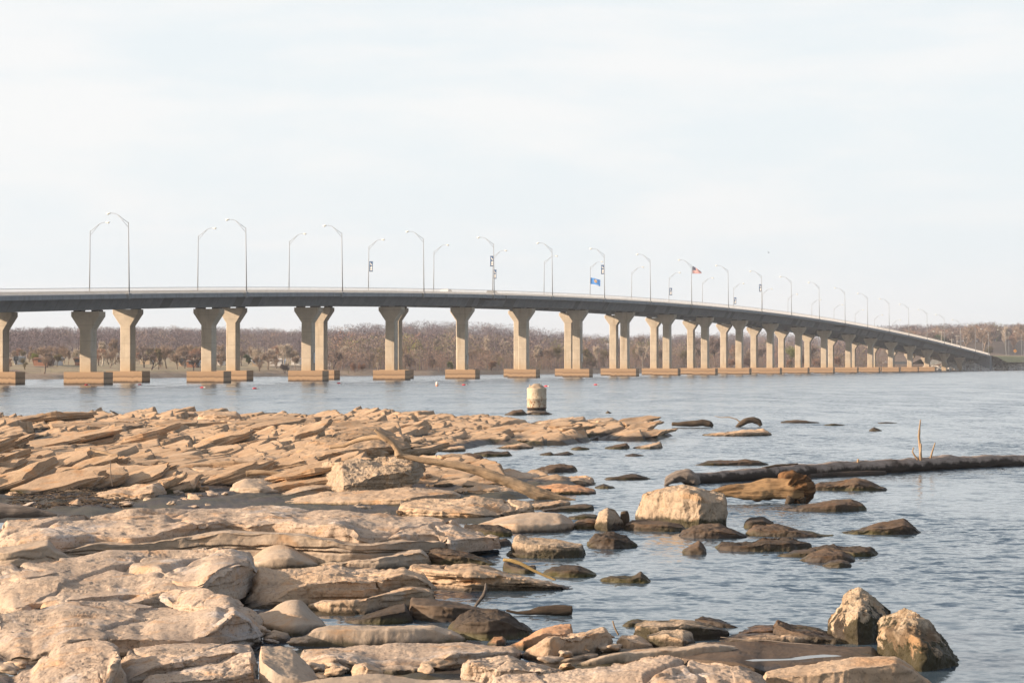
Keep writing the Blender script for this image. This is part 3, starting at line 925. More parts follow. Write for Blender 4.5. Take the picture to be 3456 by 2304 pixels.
for _ in range(120):
    x = rt_.uniform(-150, 1080)
    if _ % 4 == 0: x = rt_.uniform(1060, 2850)
    d = rt_.uniform(120 if 820 < x < 1040 else 45, 270) if x < 1060 else rt_.uniform(30, 90)
    lab = 'wispy leafless tree among the houses left of the second near pier' if x < 700 else ('wispy leafless tree behind the houses between the second and third near piers' if x < 1090 else 'wispy leafless tree in the brush belt right of the third near pier')
    tree(x, d, 1228 - 60 * rt_.uniform(.5, 1.15) - d * .05, rt_.choice(['spread', 'wisp', 'wisp', 'round']), rt_.choice(['tan', 'purple', 'tan', 'olive', 'tan', 'pale', 'orange']), lab, 'small leafless trees of the far bank', rt_.uniform(.9, 1.3))
for k, (x, yt, co) in enumerate(RT):
    tree(x, 220 + 60 * (k % 3) if x > 3120 else 330, yt, 'round' if co != 'pale' else 'tall', co, f'leafless {dict(purple="purplish", tan="tan", orange="russet", pale="pale")[co]} tree above the end of the bridge, {ORD[k + 1]} from the left', 'bare trees behind the bridge end', 1.0 if k % 2 else .85)
tree(3150, 240, 1122, 'dense', 'ever', 'bushy dark green evergreen behind the bridge end', 'bare trees behind the bridge end', 1.2, 'evergreen_tree')
tree(3122, 230, 1128, 'dense', 'green', 'lighter green bush left of the evergreen behind the bridge end', 'bare trees behind the bridge end', 1.2, 'evergreen_tree')
tree(3340, 120, 1165, 'dense', 'olive', 'olive bush just right of the last bridge lamp', 'bare trees behind the bridge end', 1.2, 'bush')

# far woodland and shore brush: each one mass
def mass(name, spots, blades, mats, seed):
    """spots: list of (x, y, z, h, w, mat index)"""
    r = np.random.default_rng(seed)
    n = len(spots); S = np.array(spots, float)
    k = blades
    th = r.uniform(0, 2 * np.pi, (n, k)); rr = np.sqrt(r.uniform(0, 1, (n, k))); hz = r.beta(1.6, 1.3, (n, k))
    rad = np.sqrt(np.clip(1 - ((hz - 0.55) / 0.52) ** 2, 0.05, 1)) * rr
    c = np.stack([S[:, None, 0] + rad * np.cos(th) * S[:, None, 4], S[:, None, 1] + rad * np.sin(th) * S[:, None, 4], S[:, None, 2] + S[:, None, 3] * (0.12 + 0.80 * hz)], -1)
    d = np.stack([np.cos(th) * rad + r.normal(0, .5, (n, k)), np.sin(th) * rad + r.normal(0, .5, (n, k)), 0.45 + r.normal(0.3, .4, (n, k))], -1)
    d /= np.linalg.norm(d, axis=-1, keepdims=True)
    s = np.cross(d, r.normal(0, 1, (n, k, 3))); s /= np.linalg.norm(s, axis=-1, keepdims=True)
    L = (S[:, None, 3] * r.uniform(.05, .12, (n, k)))[..., None]; W = (S[:, None, 3] * r.uniform(.004, .009, (n, k)))[..., None]
    V = np.stack([c - s * W, c + s * W, c + d * L], 2).reshape(-1, 3)
    # trunks
    tv = []
    w_ = 0.017
    for dx, dy in ((-1, 0), (1, 0.0)):
        tv.append(np.stack([S[:, 0] + dx * S[:, 3] * w_, S[:, 1] + dy, S[:, 2] - 0.3], -1))
    tv.append(np.stack([S[:, 0], S[:, 1], S[:, 2] + S[:, 3] * 0.75], -1))
    tv2 = [a + np.array((0, 0, 0)) for a in tv]
    TV = np.stack(tv, 1).reshape(-1, 3)
    V = np.concatenate([V, TV])
    f = np.arange(len(V)).reshape(-1, 3)
    me = mesh(name, V, f, None, False)
    for m_ in mats: me.materials.append(m_)
    mi = np.concatenate([np.repeat(S[:, 5].astype(np.int32), k), S[:, 5].astype(np.int32)])
    me.polygons.foreach_set('material_index', mi)
    return obj(name, me)
FM = [plain('mauve_twigs', (0.135, 0.108, 0.122), .9, 0, .25, 1.2, .1), M['twig_tan'], plain('dark_mauve_twigs', (0.097, 0.080, 0.095), .9, 0, .25, 1.2, .1), M['twig_olive'], M['twig_orange'], M['twig_green']]
spots = []
r_ = random.Random(3)
for _ in range(4600):
    x = r_.uniform(-420, 3900)
    sh = float(pl(x, SHORE)); ry = float(pl(x, RIDGE_Y))
    y0 = sh + (300 if x < 1060 else (60 if x < 2950 else 330))
    y0 += 90 * max(0, min(1, (1060 - x) / 300)) * 0
    s = r_.random() ** 0.9
    Y = y0 + s * (ry + 40 - y0)
    if x > 2950 and x < 3700 and Y < 1380: continue
    P = ((x - CX) / F * Y, Y, gz(x, Y) - 0.5)
    h = r_.uniform(7.5, 11.5) * (1.15 if Y > ry - 60 else 1)
    m_ = r_.choices(range(6), (54, 3, 38, 4, 1, 0) if x < 1060 or s > .30 else (40, 18, 16, 16, 5, 5))[0]
    spots.append((*P, h, h * r_.uniform(.30, .46), m_))
wd = mass('hillside_woodland', spots, 230, FM, 5)
tag(wd, 'purplish brown leafless woodland covering the low hills beyond the lake', 'woodland', kind='stuff')
spots = []
for _ in range(2000):
    x = r_.uniform(-300, 3120) if r_.random() < .3 else r_.uniform(1060, 3000)
    d = r_.uniform(5, 16) if x < 1060 else r_.uniform(4, 60)
    P = at(x, d)
    if x < 1060 and r_.random() < .45: continue
    h = r_.uniform(0.8, 1.6) if x < 1060 else r_.uniform(2.4, 6.0) * (0.7 if d < 10 else 1)
    spots.append((P[0], P[1], P[2] - 0.2, h, h * r_.uniform(.5, .9), r_.choices(range(6), (30, 22, 16, 10, 20, 4))[0]))
tag(mass('shore_brush', spots, 110, FM, 8), 'low russet and grey brush along the far waterline', 'brush', kind='stuff')

# ------------------------------------------------------------------ houses
M['house_white'] = plain('white_siding', (0.74, 0.71, 0.66), 0.8, 0, .05)
M['house_tan'] = plain('tan_siding', (0.55, 0.42, 0.28), 0.8, 0, .08)
M['house_brick'] = plain('brick_red', (0.36, 0.18, 0.12), 0.9, 0, .15)
M['roof_grey'] = plain('grey_shingle', (0.34, 0.34, 0.35), 0.9, 0, .15)
M['roof_brown'] = plain('brown_shingle', (0.26, 0.17, 0.13), 0.9, 0, .15)
M['roof_white'] = plain('white_metal_roof', (0.72, 0.74, 0.78), 0.5, 0, .05)
M['window'] = plain('window_glass', (0.05, 0.06, 0.07), 0.15, 0, .1, spec=.5)
M['door'] = plain('painted_door', (0.22, 0.13, 0.09), 0.6)
def house(x0, x1, ytop, ybase, d, wall, roof, label, gable=False, dep=8.0):
    P = at((x0 + x1) / 2, d)
    k = P[1] / F
    wdt = (x1 - x0) * k
    ztop = CH + (YH - ytop) * k - P[2]; 
    ze = max(2.0, ztop * (0.62 if not gable else .58))
    r = empty('house', P, 0.0)
    mb = MB(); hw = wdt / 2
    mb.hexa([(-hw, 0, -1), (hw, 0, -1), (hw, dep, -1), (-hw, dep, -1), (-hw, 0, ze), (hw, 0, ze), (hw, dep, ze), (-hw, dep, ze)])
    if gable: mb.add([(-hw, 0, ze), (hw, 0, ze), (0, 0, ztop - .15), (-hw, dep, ze), (hw, dep, ze), (0, dep, ztop - .15)], None, [(0, 1, 2), (5, 4, 3)])
    else: mb.add([(-hw, 0, ze), (-hw, dep, ze), (-hw, dep / 2, ztop - .15), (hw, 0, ze), (hw, dep, ze), (hw, dep / 2, ztop - .15)], None, [(2, 1, 0), (3, 4, 5)])
    mb.build('wall', M[wall], r)
    mb = MB(); o = .4; th = .14
    if gable:
        for sg in (-1, 1):
            a = [(sg * (hw + o), -o, ze - .2), (0, -o, ztop), (0, dep + o, ztop), (sg * (hw + o), dep + o, ze - .2)]
            if sg < 0: a = a[::-1]
            mb.hexa([(p[0], p[1], p[2] - th) for p in a] + a)
    else:
        for ya, yb in ((-o, dep / 2), (dep / 2, dep + o)):
            za, zb = (ze - .2, ztop) if ya < 0 else (ztop, ze - .2)
            a = [(-hw - o, ya, za), (hw + o, ya, za), (hw + o, yb, zb), (-hw - o, yb, zb)]
            mb.hexa([(p[0], p[1], p[2] - th) for p in a] + a)
    mb.build('roof', M[roof], r)
    nwin = max(1, int(wdt / 4))
    for j in range(nwin):
        cx = -hw + (j + .5) * wdt / nwin
        if j == nwin // 2 and nwin > 1:
            m2 = MB(); m2.box(cx - .5, cx + .5, -.06, .02, -.1, 2.0); m2.build('door', M['door'], r)
        else:
            m2 = MB(); m2.box(cx - .6, cx + .6, -.05, .02, 0.9, 1.9); m2.build('window', M['window'], r)
    tag(r, label, 'house', 'houses on the far bank')
for a in [
 (911, 951, 1229, 1248, 62, 'house_white', 'roof_white', 'long white house with a pale roof left of the third near pier', False),
 (851, 871, 1227, 1246, 55, 'house_tan', 'roof_white', 'small tan house with a white roof between the second far and third near piers', True),
 (983, 1014, 1224, 1243, 90, 'house_white', 'roof_grey', 'white gabled house close to the third near pier', True),
 (734, 749, 1228, 1242, 80, 'house_white', 'roof_brown', 'tiny white house seen between the second near pier and its far twin', True),
 (604, 621, 1231, 1247, 60, 'house_tan', 'roof_brown', 'tan gabled house behind the dark bank trees', True),
 (474, 505, 1220, 1242, 110, 'house_tan', 'roof_white', 'house with a big white roof right of the first far pier', False),
 (630, 660, 1235, 1246, 40, 'house_brick', 'roof_grey', 'long low brown house left of the second near pier', False),
 (48, 61, 1236, 1250, 95, 'house_white', 'roof_grey', 'small white house at the far left bank', True),
 (165, 192, 1236, 1257, 70, 'house_white', 'roof_grey', 'pale house right of the lone leaning tree', True),
 (253, 270, 1228, 1250, 66, 'house_brick', 'roof_brown', 'brick red house hard against the first near pier', False),
 (114, 160, 1245, 1258, 60, 'house_brick', 'roof_brown', 'long low house with a reddish roof behind the lone leaning tree', False),
 (1106, 1134, 1230, 1247, 60, 'house_white', 'roof_grey', 'white house behind the dark tree right of the third near pier', False),
 (1996, 2070, 1158, 1170, 420, 'house_white', 'roof_white', 'long pale shed on the wooded slope left of the eighth far pier', False)]:
    house(*a[:8], gable=a[8])

# ------------------------------------------------------------------ right bank: riprap, road, lamps, sign, poles, cars
M['riprap'] = plain('riprap_stone', (0.50, 0.47, 0.43), 0.9, 0, .35, .8)
def riprap():
    r = np.random.default_rng(4)
    base = MB(); base.ellipsoid((0, 0, 0), (1, 1, 1), 6, 4)
    bv = np.concatenate(base.v); bq = base.q[0]; bt = base.t[0]
    vs_, qs, ts = [], [], []
    n = 0
    for k in range(1900):
        x = r.uniform(3120, 3900); d = r.uniform(-1.5, 40 if x > 3180 else 14)
        P = np.array(at(x, d)); s = r.uniform(.35, .95)
        v = bv * r.uniform(.7, 1.2, 3) * s * (1 + .28 * r.normal(0, 1, (len(bv), 1)))
        a = r.uniform(0, 6.3); c, si = math.cos(a), math.sin(a)
        v = v @ np.array([[c, si, 0], [-si, c, 0], [0, 0, 1]])
        vs_.append(v + P + (0, 0, .1)); qs.append(bq + n); ts.append(bt + n); n += len(v)
    return mesh('riprap', np.concatenate(vs_), [np.concatenate(qs), np.concatenate(ts)], M['riprap'], False)
tag(obj('riprap', riprap()), 'grey riprap stones covering the bank below the bridge end', 'riprap', kind='stuff')
# abutment
ab = MB()
for D_ in (D_NEAR, D_FAR):
    z = float(rail_z(T_END))
    p = [Wb(D_ - 7.3, T_END, -1), Wb(D_ - 7.3, T_END + 7, -1), Wb(D_ + 7.3, T_END + 7, -1), Wb(D_ + 7.3, T_END, -1)]
    ab.hexa(p + [(a, b, z - 0.99) for a, b, _ in p])
tag(ab.build('abutment', M['slab']), 'grey concrete abutment where the bridges meet the right bank', 'abutment')
# road beyond the abutment
rp = MB(); s = []
for k in range(14):
    tt = T_END + 7 + k * 12
    z = float(rail_z(T_END)) - 1.0
    s.append([Wb(D_NEAR - 6.9, tt, z), Wb(D_FAR + 6.9, tt, z)])
rp.sweep(s, closed=False)
s2 = [[(a[0], a[1], a[2] - 2.5) for a in q] for q in s]
tag(rp.build('road', M['asphalt']), kind='structure')
# embankment under that road, sloping down on both sides
eb = MB(); s = []
for k in range(14):
    tt = T_END + 3 + k * 12.2
    z = float(rail_z(T_END)) - 1.0
    s.append([Wb(D_NEAR - 14, tt + 2, z - 3.2), Wb(D_NEAR - 10, tt, z - 0.7), Wb(D_NEAR - 7.5, tt, z - .06), Wb(D_FAR + 7.5, tt, z - .06), Wb(D_FAR + 20, tt, 1.0)])
eb.sweep(s, closed=False)
M['grass'] = plain('short_grass', (0.23, 0.215, 0.09), .95, 0, .3, .6)
tag(eb.build('embankment', M['grass'], smooth=True), kind='structure')
# low concrete wall along the shore road
q0, q1 = at(2880, 95), at(3070, 120)
wl = MB(); wl.hexa([(q0[0], q0[1], q0[2] - 1), (q1[0], q1[1], q1[2] - 1), (q1[0], q1[1] + .5, q1[2] - 1), (q0[0], q0[1] + .5, q0[2] - 1)] +
                   [(q0[0], q0[1], q0[2] + 1.2), (q1[0], q1[1], q1[2] + 1.2), (q1[0], q1[1] + .5, q1[2] + 1.2), (q0[0], q0[1] + .5, q0[2] + 1.2)])
tag(wl.build('roadside_wall', M['barrier']), 'low pale concrete wall along the shore road under the bridge', 'wall')

RL = [(3394, 1112, 200, -1), (3405, 1128, 260, -1), (3448, 1118, 150, -1), (3454, 1124, 230, -1), (3316, 1130, 160, 1), (3243, 1139, 190, 1), (3121, 1118, 190, 1), (3187, 1122, 150, 1)]
for k, (x, yt, d, sg) in enumerate(RL):
    P = at(x, d); h = CH + (YH - yt) * P[1] / F - P[2]
    lamp(P, 0 if sg > 0 else math.pi, f'pale street lamp on the right bank beyond the bridge end, {["sixth", "seventh", "eighth", "ninth", "fifth", "fourth", "first", "third"][k]} from the left' if k != 7 else 'pale street lamp beyond the bridge railing, next to the utility pole',
         'lamps on the right bank', LM, h / 12)
M['pole_wood'] = plain('weathered_pole', (0.42, 0.38, 0.33), .9)
for k, (x, yt, d) in enumerate(((3177, 1118, 150), (3230, 1130, 170), (3212, 1143, 180))):
    P = at(x, d); h = CH + (YH - yt) * P[1] / F - P[2]
    r = empty('utility_pole', P)
    m2 = MB(); m2.tube([(0, 0, -1), (0, 0, h)], [.19, .13], 8); m2.build('pole', M['pole_wood'], r)
    m2 = MB(); m2.box(-1.2, 1.2, -.06, .06, h - .6, h - .42); m2.build('crossarm', M['pole_wood'], r)
    for dx in (-1.0, -.4, .4, 1.0):
        m2 = MB(); m2.tube([(dx, 0, h - .42), (dx, 0, h - .18)], .06, 6); m2.build('insulator', M['lamp_lens'], r)
    tag(r, ['utility pole with a crossarm above the bridge railing near the end', 'right utility pole behind the lamps of the bridge end', 'short middle utility pole behind the bridge railing'][k], 'utility pole', 'utility poles')
P = at(3426, 120)
r = empty('road_sign', P)
zc = CH + (YH - 1184) * P[1] / F - P[2]
m2 = MB(); m2.tube([(0, .08, -1), (0, .08, zc + .3)], .05, 6); m2.build('post', M['galv'], r)
m2 = MB(); a = .95; m2.hexa([(0, 0, zc - a), (a, 0, zc), (a, .04, zc), (0, .04, zc - a), (-a, 0, zc), (0, 0, zc + a), (0, .04, zc + a), (-a, .04, zc)])
m2.build('panel', plain('orange_sign_paint', (0.80, 0.33, 0.03), .5, 0, .03), r)
m2 = MB(); m2.box(-.38, .38, -.03, -.004, zc - .06, zc + .06); m2.box(-.08, .08, -.03, -.004, zc - .4, zc + .4); m2.build('symbol', M['bearing'], r)
tag(r, 'orange diamond road sign on the right bank', 'road sign')

def car(loc, rz, col, label, tall=1.45):
    r = empty('car', loc, rz)
    m2 = MB(); L = 2.25; W = .88
    prof = [(-L, .32), (-L, .78), (-1.35, .92), (-.75, tall), (.75, tall), (1.35, .95), (L, .85), (L, .32)]
    v = [(x, -W, z) for x, z in prof] + [(x, W, z) for x, z in prof]
    v = [(x, y * (.82 if z > 1.2 else 1), z) for x, y, z in v]
    m2.add(v, [(i, (i + 1) % 8, 8 + (i + 1) % 8, 8 + i) for i in range(8)] + [(7, 2, 1, 0), (7, 6, 5, 2), (5, 4, 3, 2), (8, 9, 10, 15), (10, 13, 14, 15), (10, 11, 12, 13)])
    m2.build('body', col, r)
    for sy in (-1, 1):
        m3 = MB(); y = sy * (W * .84 + .02)
        m3.add([(-1.15, sy * (W + .0), .97), (1.15, sy * (W + .0), .97), (.72, y - sy * .0, tall - .1), (-.72, y - sy * .0, tall - .1)] + [(-1.15, sy * (W - .06), .97), (1.15, sy * (W - .06), .97), (.72, y - sy * .08, tall - .1), (-.72, y - sy * .08, tall - .1)],
               [(0, 1, 2, 3), (7, 6, 5, 4), (0, 4, 5, 1), (2, 6, 7, 3)])
        m3.build('window', M['window'], r)
        for xx in (-1.4, 1.4):
            m3 = MB(); m3.tube([(xx, sy * (W - .18), .33), (xx, sy * (W + .02), .33)], .33, 12); m3.build('wheel', M['bearing'], r)
    tag(r, label, 'car')
M['car_white'] = plain('white_car_paint', (0.7, 0.7, 0.7), .3, 0, .02, spec=.5)
M['car_dark'] = plain('dark_car_paint', (0.06, 0.065, 0.07), .3, 0, .02, spec=.5)
M['car_silver'] = plain('silver_car_paint', (0.45, 0.5, 0.55), .3, .2, .02, spec=.5)
RDZ = math.pi / 2 - TH
for x, c, lab in ((1506, 'car_white', 'white car driving on the near bridge, behind the railing before the fifth lamp'), (1660, 'car_dark', 'dark car behind the railing at the fifth near lamp')):
    tt = t_of(x, D_NEAR - 2.5); car(Wb(D_NEAR - 2.5, tt, float(rail_z(tt)) - 1.34), RDZ, M[c], lab, 1.5)
P = at(2904, 90); car((P[0], P[1], P[2] + .1), R(8), M['car_silver'], 'silver car on the shore road under the bridge')
P = at(2996, 100); car((P[0], P[1], P[2] + .1), R(8), M['car_white'], 'white car on the shore road, half hidden by a pier')

# ------------------------------------------------------------------ things afloat
M['float_red'] = plain('red_float', (0.62, 0.05, 0.07), .4, 0, .05)
M['buoy_white'] = plain('buoy_white', (0.78, 0.74, 0.68), .5, 0, .04)
M['buoy_orange'] = plain('buoy_orange', (0.72, 0.20, 0.06), .5, 0, .05)
FL = [(292, 1300, 'red float beside the foot of the first near pier'), (472, 1299, 'red float beside the foot of the first far pier'), (682, 1309, 'red float below the left end of the second near footing'), (860, 1312, 'red float below right of the second pair of footings'),
      (1144, 1294, 'red float just below the third near footing'), (1566, 1300, 'red float right of the striped buoy'), (1843, 1304.5, 'red float at the rim of the rusty round pillar'), (2011, 1299.5, 'red float right of the rusty round pillar')]
for x, y, lab in FL:
    P = pt(x, y, 0)
    r = empty('red_float', P, random.uniform(-.5, .5))
    m2 = MB(); m2.ellipsoid((0, 0, .06), (.30, .13, .13), 12, 8); m2.build('hull', M['float_red'], r, True)
    m2 = MB(); m2.ellipsoid((.32, 0, .07), (.16, .10, .09), 10, 6); m2.build('nose', M['buoy_white'], r, True)
    tag(r, lab, 'float', 'red floats on the water')
P = pt(1475, 1302, 0)
r = empty('striped_buoy', P)
for nm, z0, z1, mt in (('lower_band', -.3, .16, 'buoy_orange'), ('middle_band', .16, .30, 'buoy_white'), ('upper_band', .30, .38, 'buoy_orange'), ('top', .38, .58, 'buoy_white')):
    m2 = MB(); m2.tube([(0, 0, z0), (0, 0, z1)], [.19, .19] if nm != 'top' else [.19, .15], 16); m2.build(nm, M[mt], r, False)
tag(r, 'small white and orange striped buoy left of the fifth near footing', 'buoy')

# birds far off in the sky
def bird_mesh():
    m2 = MB(); m2.ellipsoid((0, 0, 0), (.20, .06, .06), 8, 6)
    for s_ in (-1, 1):
        m2.hexa([(-.08, 0, .02), (.08, 0, .02), (.05, s_ * .45, .18), (-.06, s_ * .45, .18), (-.08, 0, .04), (.08, 0, .04), (.05, s_ * .45, .195), (-.06, s_ * .45, .195)])
    return m2.me('bird', M['car_dark'], True)
bmsh = bird_mesh()
for x, y, lab in ((2594, 853, 'tiny dark bird flying above the right part of the bridge'),):
    o = obj('bird', bmsh); o.location = pd(x, y, 640); o.rotation_euler = (R(20), 0, R(30)); tag(o, lab, 'bird', 'birds in the sky')

# ------------------------------------------------------------------ haze over the lake
hz = bpy.data.materials.new('haze'); hz.use_nodes = True; hz.node_tree.nodes.clear()
tz = NT(hz.node_tree); oz = tz.new('ShaderNodeOutputMaterial'); pv = tz.new('ShaderNodeVolumePrincipled')
pv.inputs['Color'].default_value = (0.90, 0.93, 1.0, 1); pv.inputs['Density'].default_value = HAZE; pv.inputs['Anisotropy'].default_value = 0.2
tz.l.new(pv.outputs[0], oz.inputs['Volume'])
mb = MB(); mb.box(-3000, 3000, -400, 4700, -8, 64)
if HAZE > 0: tag(mb.build('haze', hz), kind='stuff')
# ------------------------------------------------------------------ rock materials
def rock_mat(name, lo, hi, spot, wetline=0.045, wet=0.0, algae=0.5, pits=0.5, bumpd=0.03, lichen=0.3, lich_at=0.54, wetn=0.16):
    m, t, bs = material(name)
    sp = t.new('ShaderNodeSeparateXYZ'); t.l.new(t.pos, sp.inputs[0])
    big = t.noise(t.pos, 0.55, 4, 0.55, 0.3)
    mid = t.noise(t.pos, 3.2, 8, 0.68, 0.4)
    fine = t.noise(t.pos, 26, 6, 0.7)
    c = t.ramp(t.math('ADD', t.math('MULTIPLY', big, 0.55), t.math('MULTIPLY', mid, 0.45)), [(0.36, lo), (0.64, hi)])
    oi = t.new('ShaderNodeObjectInfo')
    c = t.mix(t.math('MULTIPLY', oi.outputs['Random'], 0.38), c, (hi[0] * 0.80, hi[1] * 0.78, hi[2] * 0.80))
    # pale grey crust and ochre stains
    c = t.mix(t.rng(t.noise(t.mapping(t.pos, (1, 1, 1), (7, 3, 1)), 1.1, 7, 0.66, 0.5), lich_at, lich_at + 0.12, 0, lichen), c, spot)
    c = t.mix(t.rng(t.noise(t.mapping(t.pos, (1, 1, 2), (1, 9, 4)), 1.7, 6, 0.65, 0.4), 0.52, 0.66, 0, 0.62), c, (hi[0] * 0.86, hi[1] * 0.64, hi[2] * 0.44))
    # pits
    pit = t.rng(fine, 0.36, 0.47, pits, 0.0)
    c = t.mix(pit, c, (lo[0] * 0.45, lo[1] * 0.42, lo[2] * 0.40))
    c = t.mix(t.rng(t.noise(t.pos, 9.0, 5, 0.75), 0.30, 0.42, 0.45 * pits, 0.0), c, (lo[0] * 0.5, lo[1] * 0.46, lo[2] * 0.44))
    # wet, algae covered foot
    edge = t.math('ADD', sp.outputs[2], t.math('MULTIPLY', t.math('SUBTRACT', mid, 0.5), wetn))
    wm = t.math('MAXIMUM', t.rng(edge, wetline - 0.03, wetline + 0.05, 1, 0), wet)
    wc = t.mix(t.math('MULTIPLY', t.rng(big, 0.4, 0.62), algae), (0.055, 0.042, 0.034), (0.065, 0.058, 0.018))
    wc = t.mix(t.rng(mid, 0.5, 0.7, 0, 0.5), wc, (0.11, 0.085, 0.06))
    c = t.mix(wm, c, wc)
    t.put(bs.inputs['Base Color'], c)
    t.put(bs.inputs['Roughness'], t.math('SUBTRACT', 0.92, t.math('MULTIPLY', wm, 0.40)))
    bs.inputs['Specular IOR Level'].default_value = 0.2
    h = t.math('ADD', t.math('MULTIPLY', mid, 0.8), t.math('MULTIPLY', fine, 0.35))
    t.put(bs.inputs['Normal'], t.bump(h, 0.9, bumpd))
    return m
M['sand'] = rock_mat('sandstone', (0.31, 0.220, 0.148), (0.525, 0.392, 0.275), (0.47, 0.415, 0.365))
M['sandpit'] = rock_mat('pitted_sandstone', (0.30, 0.228, 0.172), (0.50, 0.396, 0.305), (0.43, 0.395, 0.37), pits=0.7, bumpd=0.035, lichen=0.75)
M['smooth'] = rock_mat('smooth_sandstone', (0.31, 0.240, 0.178), (0.44, 0.350, 0.265), (0.42, 0.375, 0.33), pits=0.25, bumpd=0.02)
M['shelf'] = rock_mat('shelf_sandstone', (0.28, 0.188, 0.116), (0.485, 0.348, 0.230), (0.40, 0.335, 0.27), pits=0.45, bumpd=0.03, wetline=0.17)
M['lime'] = rock_mat('limestone', (0.31, 0.232, 0.160), (0.49, 0.385, 0.280), (0.43, 0.37, 0.305), pits=0.6, bumpd=0.10, wetn=0.3, wetline=0.13)
M['limestain'] = rock_mat('stained_limestone', (0.32, 0.24, 0.16), (0.52, 0.42, 0.31), (0.13, 0.085, 0.05), pits=0.75, bumpd=0.10, wetline=0.27, lichen=0.9, lich_at=0.47, wetn=1.6)
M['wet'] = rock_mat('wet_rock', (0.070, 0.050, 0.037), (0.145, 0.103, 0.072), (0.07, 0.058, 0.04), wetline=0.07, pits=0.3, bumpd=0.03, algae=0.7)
M['damp'] = rock_mat('damp_and_shade_sandstone', (0.065, 0.047, 0.035), (0.145, 0.107, 0.078), (0.11, 0.088, 0.068), wetline=0.05, pits=0.3, bumpd=0.02)  # real damp on the puddle slab; painted ledge shade on the dusky slab
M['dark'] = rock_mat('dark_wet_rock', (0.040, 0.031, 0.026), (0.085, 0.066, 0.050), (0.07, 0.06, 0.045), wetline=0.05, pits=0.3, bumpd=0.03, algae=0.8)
M['rust'] = rock_mat('rusty_sandstone', (0.36, 0.20, 0.11), (0.50, 0.30, 0.18), (0.42, 0.33, 0.26), pits=0.4)

def smooth_noise1(x, seed):
    return vnoise(np.stack([x, 0 * x + seed * 3.7, 0 * x], -1), seed)

